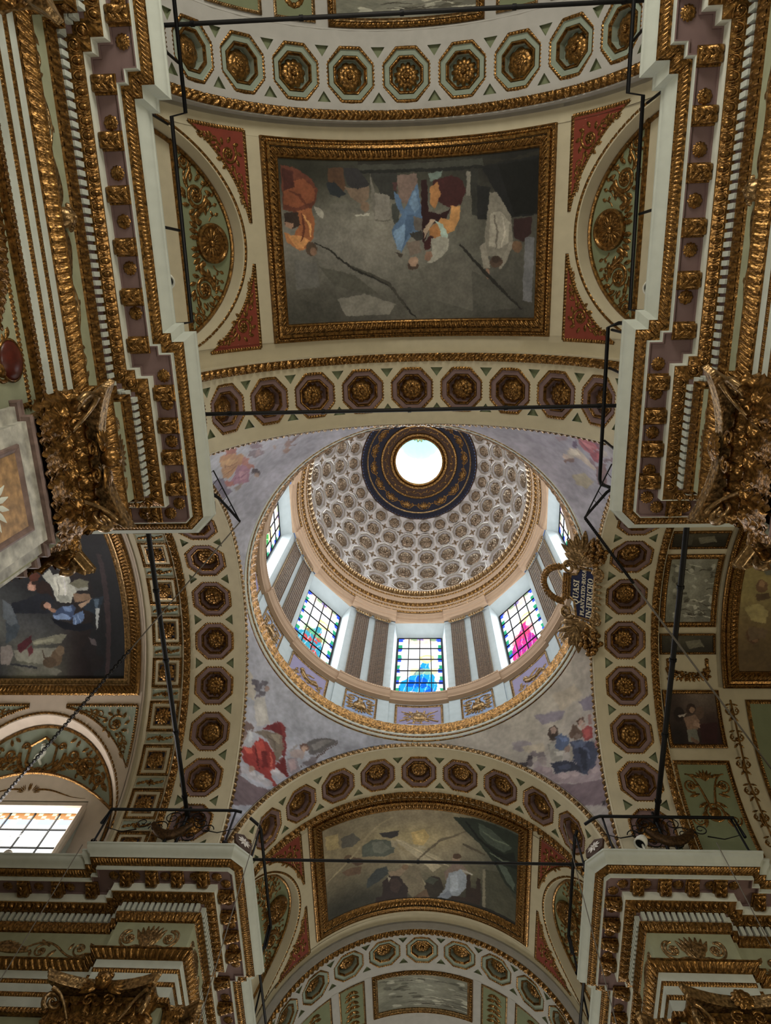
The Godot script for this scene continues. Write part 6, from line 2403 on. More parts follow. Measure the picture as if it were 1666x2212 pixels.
# colours and outlines of the painted scenes, as fractions of each canvas
func painted_scenes() -> Dictionary:
	return {
		"nave": {"size": Vector2i(440, 256), "grid": [["2a2a22", "3a3a32", "34342c", "201f1c"], ["59574e", "6f6d62", "5a594e", "3b3a33"], ["66645c", "757268", "605f55", "45443c"], ["56544c", "64625a", "5b5a50", "48473f"], ["403f38", "4d4b43", "504f46", "3c3b35"]], "strokes": [
			["26251f", [0.006, -0.016, 0.308, 0.003, 0.309, 0.064, 0.779, 0.069, 1.004, 0.012, 1.005, 0.060, 0.779, 0.029, 0.315, -0.017, 0.006, -0.020]],
			["3a3b34", [0.310, 0.023, 0.779, 0.019, 0.786, 0.070, 0.309, 0.069]],
			["1e1f1c", [0.310, 0.054, 0.779, 0.059, 0.783, 0.078, 0.309, 0.074]],
			["1b1c1c", [0.776, 0.069, 1.001, 0.040, 1.002, 0.380, 0.896, 0.385, 0.813, 0.174]],
			["151615", [0.839, 0.068, 0.998, 0.058, 0.998, 0.370, 0.910, 0.374]],
			["2b2c28", [0.734, 0.068, 0.763, 0.077, 0.765, 0.363, 0.741, 0.350]],
			["1f2020", [0.762, 0.178, 0.813, 0.194, 0.805, 0.382, 0.764, 0.383]],
			["6e6b61", [0.721, 0.091, 0.737, 0.093, 0.737, 0.236, 0.718, 0.234]],
			["555349", [0.701, 0.232, 0.741, 0.236, 0.739, 0.476, 0.681, 0.471]],
			["5b2e1d", [0.010, 0.037, 0.071, 0.052, 0.129, 0.109, 0.150, 0.179, 0.140, 0.250, 0.115, 0.302, 0.053, 0.314, 0.009, 0.295]],
			["7a3f1c", [0.016, 0.135, 0.095, 0.110, 0.140, 0.169, 0.134, 0.240, 0.068, 0.283, 0.013, 0.265]],
			["42201a", [0.013, 0.051, 0.056, 0.073, 0.059, 0.162, 0.017, 0.184]],
			["a0632a", [0.006, 0.428, 0.047, 0.458, 0.089, 0.532, 0.064, 0.542, 0.014, 0.489]],
			["8a4d20", [0.063, 0.303, 0.122, 0.282, 0.133, 0.364, 0.124, 0.458, 0.089, 0.532, 0.047, 0.448, 0.071, 0.375]],
			["b87a34", [0.019, 0.448, 0.075, 0.448, 0.108, 0.479, 0.082, 0.521, 0.057, 0.531]],
			["c88a3c", [0.084, 0.326, 0.106, 0.388, 0.109, 0.458, 0.116, 0.458, 0.118, 0.382, 0.089, 0.321]],
			["5a2c18", [0.036, 0.187, 0.074, 0.217, 0.107, 0.284, 0.111, 0.279, 0.081, 0.205, 0.039, 0.180]],
			["5a2c18", [0.078, 0.314, 0.085, 0.406, 0.071, 0.488, 0.075, 0.490, 0.095, 0.406, 0.083, 0.312]],
			["33261f", [0.011, 0.316, 0.067, 0.309, 0.074, 0.385, 0.035, 0.412, 0.011, 0.387]],
			["8d6a52", [0.012, 0.366, 0.050, 0.376, 0.038, 0.412, 0.014, 0.402]],
			["4a3a2c", [0.136, 0.523, 0.136, 0.546, 0.130, 0.565, 0.119, 0.575, 0.107, 0.574, 0.096, 0.561, 0.090, 0.541, 0.090, 0.518, 0.096, 0.499, 0.107, 0.489, 0.119, 0.490, 0.130, 0.503]],
			["7a5a44", [0.134, 0.543, 0.134, 0.556, 0.131, 0.567, 0.124, 0.573, 0.117, 0.572, 0.111, 0.565, 0.107, 0.553, 0.107, 0.540, 0.111, 0.529, 0.117, 0.523, 0.125, 0.524, 0.131, 0.531]],
			["4c3320", [0.194, 0.046, 0.251, 0.039, 0.260, 0.167, 0.226, 0.213, 0.194, 0.167]],
			["23282c", [0.185, 0.132, 0.215, 0.126, 0.260, 0.197, 0.232, 0.218, 0.196, 0.198]],
			["2b2a2c", [0.251, 0.044, 0.310, 0.044, 0.350, 0.136, 0.333, 0.178, 0.293, 0.177, 0.265, 0.136]],
			["6d5a48", [0.254, 0.156, 0.307, 0.167, 0.350, 0.147, 0.348, 0.224, 0.318, 0.260, 0.285, 0.229]],
			["725c48", [0.349, 0.277, 0.347, 0.292, 0.340, 0.304, 0.330, 0.308, 0.321, 0.303, 0.314, 0.292, 0.312, 0.276, 0.315, 0.260, 0.322, 0.249, 0.331, 0.245, 0.341, 0.250, 0.347, 0.261]],
			["a09c90", [0.290, 0.323, 0.350, 0.312, 0.346, 0.333, 0.296, 0.333]],
			["8b887c", [0.133, 0.271, 0.156, 0.281, 0.172, 0.312, 0.164, 0.348, 0.141, 0.322]],
			["5f5d55", [0.191, 0.260, 0.258, 0.254, 0.330, 0.303, 0.323, 0.323, 0.203, 0.291]],
			["2d2f2b", [0.352, 0.075, 0.456, 0.073, 0.454, 0.234, 0.405, 0.231]],
			["66635a", [0.355, 0.075, 0.375, 0.220, 0.369, 0.356, 0.357, 0.282]],
			["77736a", [0.372, 0.189, 0.428, 0.212, 0.426, 0.359, 0.366, 0.367]],
			["5a574f", [0.363, 0.359, 0.396, 0.371, 0.431, 0.362, 0.430, 0.356, 0.396, 0.361, 0.364, 0.354]],
			["6f5b52", [0.456, 0.089, 0.531, 0.083, 0.537, 0.166, 0.490, 0.267, 0.461, 0.245]],
			["4a2f2e", [0.439, 0.129, 0.456, 0.130, 0.455, 0.182, 0.442, 0.181]],
			["3a3f3a", [0.434, 0.264, 0.460, 0.255, 0.462, 0.360, 0.448, 0.402, 0.433, 0.338]],
			["49678a", [0.534, 0.140, 0.549, 0.313, 0.551, 0.419, 0.508, 0.459, 0.466, 0.565, 0.443, 0.499, 0.431, 0.423, 0.469, 0.340, 0.504, 0.226]],
			["5f7fa0", [0.524, 0.175, 0.542, 0.291, 0.522, 0.321, 0.500, 0.268]],
			["6688aa", [0.438, 0.434, 0.482, 0.383, 0.488, 0.458, 0.466, 0.554, 0.450, 0.543]],
			["3c5574", [0.489, 0.330, 0.522, 0.332, 0.515, 0.417, 0.480, 0.501]],
			["49678a", [0.442, 0.181, 0.464, 0.213, 0.483, 0.309, 0.469, 0.329, 0.450, 0.265]],
			["5b5450", [0.516, 0.342, 0.549, 0.355, 0.551, 0.430, 0.521, 0.428]],
			["33322f", [0.501, 0.448, 0.548, 0.429, 0.558, 0.484, 0.527, 0.504]],
			["6d5f54", [0.487, 0.501, 0.541, 0.493, 0.543, 0.570, 0.500, 0.589]],
			["3b342c", [0.443, 0.559, 0.473, 0.577, 0.466, 0.598]],
			["46362b", [0.534, 0.651, 0.531, 0.665, 0.522, 0.675, 0.511, 0.679, 0.499, 0.674, 0.491, 0.663, 0.488, 0.649, 0.491, 0.635, 0.500, 0.624, 0.511, 0.621, 0.523, 0.626, 0.531, 0.637]],
			["94755e", [0.534, 0.626, 0.531, 0.642, 0.524, 0.654, 0.514, 0.658, 0.504, 0.653, 0.496, 0.640, 0.494, 0.624, 0.497, 0.607, 0.504, 0.596, 0.514, 0.592, 0.524, 0.597, 0.532, 0.609]],
			["3b1a1a", [0.596, 0.129, 0.662, 0.105, 0.707, 0.140, 0.718, 0.203, 0.701, 0.283, 0.661, 0.301, 0.615, 0.265, 0.586, 0.180]],
			["a06a2c", [0.580, 0.169, 0.612, 0.141, 0.622, 0.214, 0.599, 0.306, 0.582, 0.273]],
			["2a1214", [0.547, 0.125, 0.570, 0.127, 0.575, 0.315, 0.622, 0.339, 0.661, 0.301, 0.641, 0.372, 0.582, 0.400, 0.554, 0.527, 0.549, 0.355]],
			["b07a34", [0.662, 0.290, 0.698, 0.293, 0.695, 0.366, 0.675, 0.439, 0.648, 0.458, 0.612, 0.381, 0.622, 0.360, 0.655, 0.373]],
			["9a6426", [0.575, 0.420, 0.615, 0.381, 0.655, 0.448, 0.615, 0.477, 0.581, 0.507]],
			["3b1a1a", [0.554, 0.516, 0.581, 0.464, 0.594, 0.475, 0.577, 0.550, 0.560, 0.560]],
			["8fa69c", [0.598, 0.369, 0.628, 0.392, 0.651, 0.469, 0.645, 0.489, 0.625, 0.478, 0.615, 0.413]],
			["a08a70", [0.555, 0.430, 0.585, 0.363, 0.605, 0.370, 0.581, 0.410, 0.558, 0.484]],
			["8f8d80", [0.584, 0.485, 0.621, 0.472, 0.655, 0.490, 0.648, 0.554, 0.607, 0.639, 0.567, 0.636, 0.587, 0.561]],
			["7a5c48", [0.587, 0.602, 0.582, 0.616, 0.574, 0.624, 0.567, 0.623, 0.560, 0.615, 0.558, 0.600, 0.560, 0.584, 0.565, 0.570, 0.573, 0.562, 0.581, 0.563, 0.587, 0.571, 0.589, 0.586]],
			["5e7068", [0.574, 0.086, 0.629, 0.076, 0.622, 0.111, 0.583, 0.138]],
			["6f6a5e", [0.810, 0.224, 0.840, 0.228, 0.896, 0.377, 0.905, 0.532, 0.886, 0.625, 0.797, 0.608, 0.792, 0.480, 0.802, 0.356]],
			["8a8577", [0.815, 0.347, 0.855, 0.342, 0.890, 0.407, 0.888, 0.531, 0.851, 0.569, 0.810, 0.545]],
			["7d786b", [0.773, 0.542, 0.796, 0.523, 0.818, 0.684, 0.791, 0.683]],
			["7d786b", [0.892, 0.531, 0.909, 0.532, 0.879, 0.656, 0.853, 0.697, 0.852, 0.665]],
			["5e594e", [0.826, 0.359, 0.839, 0.464, 0.835, 0.568, 0.839, 0.569, 0.847, 0.464, 0.830, 0.359]],
			["a19b8b", [0.860, 0.373, 0.869, 0.466, 0.856, 0.558, 0.860, 0.560, 0.878, 0.468, 0.864, 0.373]],
			["4b3a2e", [0.866, 0.650, 0.862, 0.668, 0.853, 0.680, 0.840, 0.684, 0.827, 0.679, 0.817, 0.665, 0.813, 0.646, 0.817, 0.628, 0.826, 0.616, 0.839, 0.612, 0.852, 0.617, 0.862, 0.631]],
			["3a2d24", [0.861, 0.633, 0.858, 0.645, 0.851, 0.653, 0.842, 0.655, 0.832, 0.652, 0.825, 0.643, 0.822, 0.631, 0.825, 0.619, 0.832, 0.611, 0.841, 0.609, 0.851, 0.613, 0.858, 0.621]],
			["7a5c48", [0.799, 0.683, 0.815, 0.695, 0.808, 0.759, 0.799, 0.737]],
			["2f1d1d", [0.907, 0.393, 0.978, 0.392, 0.977, 0.488, 0.947, 0.536, 0.908, 0.501]],
			["5e4630", [0.945, 0.562, 0.942, 0.580, 0.934, 0.593, 0.923, 0.597, 0.912, 0.591, 0.904, 0.577, 0.901, 0.558, 0.904, 0.539, 0.911, 0.526, 0.922, 0.522, 0.933, 0.528, 0.942, 0.543]],
			["5f6064", [0.953, 0.506, 0.991, 0.510, 0.989, 0.906, 0.950, 0.894]],
			["57554c", [0.529, 0.679, 0.688, 0.557, 0.784, 0.704, 0.751, 0.956, 0.586, 0.871]],
			["48473f", [0.743, 0.690, 0.826, 0.771, 0.940, 0.937, 0.751, 0.967]],
			["6f6c62", [0.207, 0.851, 0.319, 0.824, 0.441, 0.898, 0.413, 0.965, 0.238, 0.966]],
			["4a4941", [0.137, 0.640, 0.280, 0.700, 0.374, 0.827, 0.319, 0.824, 0.196, 0.762]],
			["3b3a34", [0.073, 0.854, 0.136, 0.880, 0.154, 0.960, 0.090, 0.966]],
			["5b5a55", [0.041, 0.594, 0.131, 0.618, 0.139, 0.770, 0.040, 0.787]],
			["24231e", [0.127, 0.498, 0.180, 0.537, 0.232, 0.615, 0.292, 0.684, 0.346, 0.721, 0.413, 0.778, 0.453, 0.857, 0.493, 0.950, 0.521, 0.996, 0.524, 0.991, 0.498, 0.944, 0.458, 0.850, 0.418, 0.767, 0.350, 0.707, 0.297, 0.672, 0.237, 0.606, 0.184, 0.529, 0.129, 0.492]],
			["3e3c34", [0.267, 0.649, 0.347, 0.709, 0.412, 0.769, 0.445, 0.846, 0.480, 0.926, 0.485, 0.920, 0.453, 0.838, 0.420, 0.754, 0.351, 0.696, 0.269, 0.640]],
			["24231e", [0.692, 0.529, 0.739, 0.620, 0.793, 0.722, 0.864, 0.833, 0.945, 0.952, 0.950, 0.945, 0.871, 0.821, 0.803, 0.708, 0.746, 0.610, 0.697, 0.522]],
		]},
		"chancel": {"size": Vector2i(380, 224), "grid": [["6a604a", "756b53", "7a6f55", "6f664e", "3b4036"], ["75694d", "857856", "94855c", "7f745a", "4b4d40"], ["6a604a", "7a6f54", "857a5e", "6f6752", "454538"], ["514c3c", "5f5946", "6a634e", "59543f", "33352c"], ["2f2e27", "3a382e", "443f32", "38352b", "20221d"]], "strokes": [
			["4e4b44", [0.095, 0.162, 0.162, 0.149, 0.197, 0.247, 0.151, 0.295, 0.099, 0.272]],
			["8b7a4e", [0.013, 0.077, 0.081, 0.106, 0.084, 0.260, 0.015, 0.230]],
			["a58c4e", [0.454, 0.253, 0.522, 0.214, 0.550, 0.297, 0.514, 0.394, 0.464, 0.378]],
			["b39a58", [0.472, 0.269, 0.515, 0.253, 0.521, 0.346, 0.485, 0.363]],
			["4a5048", [0.203, 0.327, 0.255, 0.277, 0.321, 0.304, 0.378, 0.351, 0.365, 0.459, 0.317, 0.491, 0.252, 0.463, 0.200, 0.435]],
			["5e6258", [0.255, 0.308, 0.306, 0.314, 0.348, 0.406, 0.303, 0.455, 0.260, 0.420]],
			["2e2b2c", [0.293, 0.224, 0.358, 0.222, 0.397, 0.223, 0.386, 0.283, 0.350, 0.297, 0.307, 0.268]],
			["8a7f66", [0.349, 0.313, 0.392, 0.339, 0.377, 0.414, 0.355, 0.393]],
			["54422f", [0.160, 0.425, 0.156, 0.441, 0.146, 0.447, 0.132, 0.443, 0.119, 0.428, 0.109, 0.407, 0.106, 0.386, 0.110, 0.370, 0.121, 0.364, 0.134, 0.369, 0.147, 0.384, 0.157, 0.404]],
			["4d3a2c", [0.206, 0.494, 0.202, 0.515, 0.191, 0.525, 0.176, 0.522, 0.161, 0.505, 0.150, 0.481, 0.147, 0.455, 0.152, 0.435, 0.163, 0.425, 0.178, 0.429, 0.192, 0.444, 0.203, 0.468]],
			["5b4634", [0.091, 0.530, 0.138, 0.519, 0.198, 0.544, 0.188, 0.618, 0.113, 0.594]],
			["958a6e", [0.378, 0.304, 0.636, 0.560, 0.621, 0.597, 0.385, 0.353]],
			["9a8f74", [0.385, 0.337, 0.606, 0.617, 0.563, 0.691, 0.392, 0.370]],
			["887d62", [0.377, 0.367, 0.532, 0.842, 0.459, 0.844, 0.384, 0.415]],
			["a89d80", [0.381, 0.324, 0.505, 0.479, 0.642, 0.609, 0.644, 0.603, 0.507, 0.468, 0.382, 0.318]],
			["6b614c", [0.389, 0.607, 0.490, 0.633, 0.525, 0.908, 0.458, 0.993, 0.414, 0.905]],
			["5d533f", [0.486, 0.567, 0.538, 0.463, 0.610, 0.328, 0.674, 0.267, 0.731, 0.185, 0.728, 0.174, 0.670, 0.248, 0.604, 0.305, 0.532, 0.447, 0.481, 0.556]],
			["4c4435", [0.714, 0.331, 0.756, 0.362, 0.831, 0.386, 0.834, 0.371, 0.762, 0.334, 0.717, 0.318]],
			["887a5c", [0.366, 0.065, 0.307, 0.107, 0.238, 0.200, 0.168, 0.361, 0.082, 0.484, 0.001, 0.566, 0.005, 0.579, 0.088, 0.501, 0.176, 0.380, 0.246, 0.219, 0.312, 0.123, 0.369, 0.076]],
			["9c9279", [0.528, 0.413, 0.525, 0.420, 0.517, 0.425, 0.506, 0.427, 0.496, 0.426, 0.488, 0.422, 0.485, 0.415, 0.488, 0.409, 0.496, 0.404, 0.507, 0.402, 0.517, 0.403, 0.525, 0.407]],
			["343a3c", [0.214, 0.811, 0.224, 0.703, 0.271, 0.615, 0.326, 0.606, 0.336, 0.690, 0.298, 0.740, 0.253, 0.784]],
			["2a1f1e", [0.301, 0.774, 0.343, 0.708, 0.380, 0.702, 0.408, 0.805, 0.433, 0.874, 0.428, 0.973, 0.398, 1.035, 0.309, 1.007, 0.256, 1.015, 0.265, 0.937, 0.298, 0.937]],
			["3a2a27", [0.342, 0.757, 0.379, 0.751, 0.400, 0.837, 0.377, 0.930, 0.340, 0.887]],
			["7d6a55", [0.329, 0.671, 0.373, 0.668, 0.418, 0.629, 0.432, 0.646, 0.394, 0.737, 0.343, 0.724]],
			["6d563f", [0.440, 0.639, 0.437, 0.655, 0.430, 0.666, 0.421, 0.669, 0.411, 0.663, 0.405, 0.651, 0.402, 0.634, 0.405, 0.619, 0.412, 0.608, 0.421, 0.605, 0.431, 0.610, 0.438, 0.623]],
			["8b8470", [0.325, 0.718, 0.343, 0.740, 0.335, 0.787]],
			["2b241b", [0.525, 0.794, 0.555, 0.733, 0.599, 0.748, 0.617, 0.857, 0.605, 0.959, 0.561, 1.003, 0.517, 0.975]],
			["3b3f34", [0.518, 0.810, 0.548, 0.742, 0.591, 0.766, 0.562, 0.837]],
			["5b4630", [0.458, 0.993, 0.525, 0.892, 0.546, 0.997]],
			["6d5c52", [0.621, 0.677, 0.665, 0.566, 0.716, 0.559, 0.745, 0.623, 0.709, 0.722, 0.628, 0.772]],
			["7b8493", [0.643, 0.686, 0.709, 0.610, 0.738, 0.674, 0.735, 0.805, 0.694, 0.924, 0.635, 0.949, 0.576, 1.008, 0.620, 0.872]],
			["8d97a6", [0.650, 0.715, 0.687, 0.653, 0.694, 0.859, 0.650, 0.911]],
			["6a7384", [0.583, 0.981, 0.642, 0.881, 0.665, 0.938, 0.620, 1.004]],
			["8b7560", [0.705, 0.493, 0.702, 0.518, 0.694, 0.539, 0.683, 0.551, 0.672, 0.549, 0.664, 0.534, 0.661, 0.512, 0.664, 0.487, 0.672, 0.467, 0.683, 0.456, 0.694, 0.458, 0.702, 0.471]],
			["4a3626", [0.708, 0.465, 0.705, 0.482, 0.697, 0.498, 0.685, 0.507, 0.673, 0.507, 0.665, 0.499, 0.662, 0.485, 0.665, 0.468, 0.673, 0.453, 0.685, 0.444, 0.697, 0.443, 0.705, 0.451]],
			["8f8b80", [0.709, 0.610, 0.767, 0.625, 0.767, 0.649, 0.716, 0.638]],
			["2c1f19", [0.738, 0.659, 0.756, 0.648, 0.757, 0.792, 0.783, 0.791, 0.790, 0.659, 0.808, 0.662, 0.813, 0.866, 0.803, 0.972, 0.642, 0.996, 0.657, 0.941, 0.731, 0.921]],
			["6c6654", [0.819, 0.543, 0.833, 0.533, 0.837, 0.994, 0.818, 0.993]],
			["3d3d30", [0.833, 0.533, 0.901, 0.509, 0.964, 0.651, 1.012, 0.738, 1.017, 1.002, 0.837, 0.994]],
			["20281f", [0.665, 0.054, 0.779, 0.017, 1.015, 0.024, 1.026, 0.643, 0.987, 0.657, 0.932, 0.589, 0.885, 0.445, 0.802, 0.276, 0.729, 0.179]],
			["3a443a", [0.793, 0.054, 0.852, 0.076, 0.926, 0.152, 0.972, 0.184, 0.928, 0.270, 0.846, 0.246, 0.801, 0.170]],
			["141a15", [0.846, 0.261, 0.928, 0.285, 0.980, 0.221, 1.006, 0.375, 0.952, 0.399, 0.884, 0.384]],
			["445046", [0.892, 0.408, 0.945, 0.422, 0.993, 0.557, 0.986, 0.626, 0.947, 0.574]],
			["55604f", [0.814, 0.135, 0.873, 0.188, 0.956, 0.174, 0.957, 0.164, 0.877, 0.169, 0.817, 0.126]],
			["55604f", [0.853, 0.336, 0.920, 0.377, 0.966, 0.344, 0.967, 0.335, 0.923, 0.357, 0.855, 0.327]],
			["0f1410", [0.726, 0.078, 0.790, 0.230, 0.873, 0.326, 0.950, 0.332, 0.953, 0.317, 0.879, 0.302, 0.798, 0.209, 0.732, 0.068]],
			["1c1a16", [0.140, 1.021, 0.308, 1.024, 0.457, 1.026, 0.635, 1.016, 0.822, 1.006, 1.033, 0.998, 1.032, 0.967, 0.837, 0.962, 0.642, 0.980, 0.458, 0.993, 0.309, 0.991]],
		]},
		"left": {"size": Vector2i(240, 260), "grid": [["2c2e31", "2d2f33", "26282b", "1c1b1c", "17161a"], ["2b2d31", "26282c", "222327", "241f20", "161518"], ["4b5052", "333638", "24262a", "231e1f", "19171a"], ["515652", "46494a", "393b3c", "231d1d", "151316"], ["2a2d32", "55564c", "4b4c43", "1f191a", "121114"]], "strokes": [
			["191a1d", [0.662, 0.143, 1.031, 0.148, 1.005, 1.013, 0.789, 0.992, 0.762, 0.744, 0.821, 0.519, 0.811, 0.339, 0.618, 0.274]],
			["33282a", [0.903, 0.213, 0.932, 0.213, 0.916, 0.519, 0.892, 1.013, 0.868, 1.013, 0.876, 0.554]],
			["5d6064", [0.544, 0.215, 0.595, 0.203, 0.599, 0.242, 0.572, 0.274, 0.539, 0.267]],
			["454c55", [0.595, 0.274, 0.655, 0.268, 0.692, 0.300, 0.659, 0.337, 0.606, 0.318]],
			["a8aba0", [0.494, 0.361, 0.561, 0.312, 0.572, 0.355, 0.647, 0.337, 0.680, 0.368, 0.676, 0.411, 0.715, 0.453, 0.675, 0.506, 0.651, 0.541, 0.558, 0.529, 0.549, 0.482, 0.547, 0.434]],
			["c2c4b8", [0.567, 0.374, 0.643, 0.356, 0.659, 0.411, 0.638, 0.482, 0.570, 0.494, 0.571, 0.434]],
			["8b8e84", [0.564, 0.494, 0.637, 0.488, 0.652, 0.535, 0.586, 0.538]],
			["8d8f86", [0.695, 0.435, 0.789, 0.436, 0.784, 0.460, 0.701, 0.465]],
			["83857a", [0.586, 0.387, 0.587, 0.447, 0.571, 0.511, 0.575, 0.512, 0.597, 0.446, 0.590, 0.385]],
			["d5d6ca", [0.637, 0.369, 0.631, 0.435, 0.621, 0.494, 0.626, 0.494, 0.640, 0.434, 0.642, 0.368]],
			["5a2f1f", [0.412, 0.360, 0.460, 0.336, 0.490, 0.355, 0.462, 0.391, 0.406, 0.403]],
			["a0705c", [0.449, 0.431, 0.440, 0.446, 0.425, 0.457, 0.407, 0.461, 0.391, 0.457, 0.381, 0.446, 0.380, 0.430, 0.388, 0.414, 0.404, 0.403, 0.422, 0.399, 0.438, 0.403, 0.448, 0.415]],
			["c0907a", [0.423, 0.439, 0.418, 0.449, 0.409, 0.457, 0.399, 0.459, 0.389, 0.457, 0.383, 0.449, 0.383, 0.439, 0.388, 0.429, 0.397, 0.421, 0.408, 0.419, 0.417, 0.422, 0.423, 0.429]],
			["332420", [0.464, 0.409, 0.459, 0.417, 0.449, 0.423, 0.436, 0.425, 0.425, 0.423, 0.418, 0.417, 0.416, 0.409, 0.421, 0.401, 0.432, 0.396, 0.444, 0.394, 0.455, 0.396, 0.462, 0.402]],
			["2e1f1c", [0.488, 0.385, 0.533, 0.416, 0.544, 0.505, 0.529, 0.523, 0.438, 0.469, 0.434, 0.433]],
			["20242e", [0.436, 0.481, 0.519, 0.482, 0.540, 0.529, 0.498, 0.609, 0.245, 0.608, 0.245, 0.539, 0.357, 0.516]],
			["2b1f1d", [0.498, 0.557, 0.492, 0.572, 0.480, 0.583, 0.465, 0.587, 0.451, 0.583, 0.442, 0.572, 0.441, 0.557, 0.447, 0.542, 0.460, 0.531, 0.475, 0.527, 0.488, 0.531, 0.497, 0.542]],
			["a87c66", [0.512, 0.571, 0.502, 0.578, 0.490, 0.579, 0.477, 0.575, 0.468, 0.566, 0.465, 0.555, 0.469, 0.544, 0.479, 0.537, 0.491, 0.535, 0.504, 0.539, 0.513, 0.549, 0.516, 0.560]],
			["8c6650", [0.479, 0.575, 0.527, 0.575, 0.577, 0.598, 0.546, 0.606, 0.500, 0.592]],
			["34486a", [0.522, 0.609, 0.582, 0.564, 0.668, 0.552, 0.682, 0.576, 0.651, 0.632, 0.637, 0.649, 0.524, 0.643]],
			["5f7ba6", [0.588, 0.564, 0.649, 0.558, 0.656, 0.593, 0.607, 0.598]],
			["6d8ab6", [0.520, 0.621, 0.595, 0.604, 0.639, 0.632, 0.625, 0.649, 0.530, 0.643]],
			["4d6a94", [0.652, 0.621, 0.728, 0.587, 0.735, 0.633, 0.706, 0.677, 0.653, 0.677]],
			["88a2c6", [0.662, 0.628, 0.668, 0.661, 0.662, 0.677, 0.666, 0.678, 0.676, 0.660, 0.666, 0.626]],
			["88a2c6", [0.686, 0.622, 0.699, 0.657, 0.705, 0.673, 0.709, 0.671, 0.706, 0.654, 0.690, 0.620]],
			["12151f", [0.501, 0.632, 0.577, 0.655, 0.653, 0.677, 0.779, 0.667, 0.788, 0.700, 0.691, 0.719, 0.584, 0.705, 0.527, 0.671]],
			["1c2a36", [0.730, 0.576, 0.799, 0.513, 0.884, 0.496, 0.865, 0.542, 0.820, 0.622, 0.797, 0.610]],
			["455a6e", [0.810, 0.519, 0.852, 0.513, 0.831, 0.576, 0.815, 0.565]],
			["98a0a0", [0.813, 0.576, 0.843, 0.571, 0.818, 0.700, 0.806, 0.711]],
			["a08468", [0.697, 0.553, 0.799, 0.513, 0.776, 0.542, 0.718, 0.576]],
			["7a6048", [0.679, 0.482, 0.792, 0.483, 0.792, 0.518, 0.681, 0.541]],
			["6b6a55", [0.665, 0.411, 0.742, 0.381, 0.803, 0.400, 0.789, 0.436, 0.716, 0.447]],
			["6c6c5c", [0.357, 0.776, 0.534, 0.738, 0.606, 0.733, 0.568, 0.788, 0.374, 0.804]],
			["77776a", [0.235, 0.836, 0.398, 0.820, 0.567, 0.821, 0.436, 0.917, 0.254, 0.896]],
			["84846f", [0.369, 0.782, 0.509, 0.760, 0.508, 0.782, 0.374, 0.798]],
			["5f5f54", [0.212, 0.917, 0.472, 0.917, 0.571, 0.960, 0.536, 0.981, 0.331, 0.971]],
			["2c2f36", [0.212, 0.909, 0.401, 0.933, 0.401, 0.944, 0.212, 0.920]],
			["4b1f28", [0.265, 0.798, 0.358, 0.743, 0.362, 0.787, 0.326, 0.815, 0.289, 0.847, 0.259, 0.831]],
			["5c2a30", [0.332, 0.820, 0.362, 0.804, 0.368, 0.847, 0.344, 0.869]],
			["3c4650", [0.192, 0.642, 0.268, 0.619, 0.284, 0.687, 0.255, 0.754, 0.180, 0.798]],
			["566068", [0.189, 0.515, 0.242, 0.550, 0.274, 0.665, 0.224, 0.687, 0.175, 0.630]],
			["77706c", [0.144, 0.809, 0.217, 0.803, 0.235, 0.858, 0.206, 0.923, 0.145, 0.917]],
			["5b4a36", [0.573, 0.880, 0.568, 0.904, 0.554, 0.922, 0.533, 0.928, 0.512, 0.922, 0.495, 0.904, 0.489, 0.880, 0.494, 0.856, 0.510, 0.838, 0.531, 0.831, 0.552, 0.838, 0.568, 0.856]],
			["4a3c2c", [0.532, 0.907, 0.526, 0.923, 0.509, 0.934, 0.485, 0.939, 0.461, 0.934, 0.443, 0.923, 0.436, 0.907, 0.442, 0.891, 0.459, 0.879, 0.483, 0.874, 0.507, 0.879, 0.525, 0.891]],
			["6d5b44", [0.585, 0.837, 0.581, 0.853, 0.570, 0.865, 0.555, 0.869, 0.540, 0.865, 0.529, 0.853, 0.525, 0.837, 0.529, 0.820, 0.540, 0.808, 0.555, 0.804, 0.570, 0.809, 0.581, 0.821]],
			["41362a", [0.431, 0.832, 0.442, 0.877, 0.482, 0.909, 0.486, 0.905, 0.452, 0.872, 0.437, 0.830]],
			["1c1719", [0.705, 0.826, 0.748, 0.788, 0.808, 0.815, 0.801, 0.853, 0.855, 0.875, 0.845, 0.934, 0.775, 0.971, 0.766, 0.896, 0.712, 0.875]],
			["4b4446", [0.749, 0.755, 0.797, 0.766, 0.808, 0.810, 0.772, 0.799]],
		]},
		"pend2": {"size": Vector2i(220, 220), "grid": [["9c9ba8", "9a99a6", "a1a2ae"], ["9a98a2", "a3a5b0", "9fa1ac"], ["8d8a92", "a2a3ad", "a0a2ac"], ["86828a", "97969f", "989aa4"]], "strokes": [
			["767686", [0.423, 0.451, 0.401, 0.420, 0.392, 0.344, 0.409, 0.311, 0.428, 0.354, 0.439, 0.398]],
			["8d8c9c", [0.434, 0.547, 0.422, 0.505, 0.429, 0.434, 0.446, 0.416, 0.450, 0.477]],
			["b4b6c0", [0.391, 0.340, 0.367, 0.292, 0.365, 0.236, 0.394, 0.224, 0.406, 0.283]],
			["94625a", [0.440, 0.629, 0.436, 0.547, 0.461, 0.492, 0.480, 0.498]],
			["9a5848", [0.465, 0.492, 0.457, 0.425, 0.475, 0.377, 0.487, 0.436]],
			["ae7c4c", [0.491, 0.478, 0.480, 0.410, 0.477, 0.318, 0.493, 0.282, 0.520, 0.282, 0.556, 0.290, 0.562, 0.324, 0.532, 0.384]],
			["c09058", [0.506, 0.434, 0.493, 0.378, 0.498, 0.320, 0.519, 0.334, 0.527, 0.382]],
			["bb8850", [0.538, 0.368, 0.524, 0.326, 0.526, 0.297, 0.550, 0.318]],
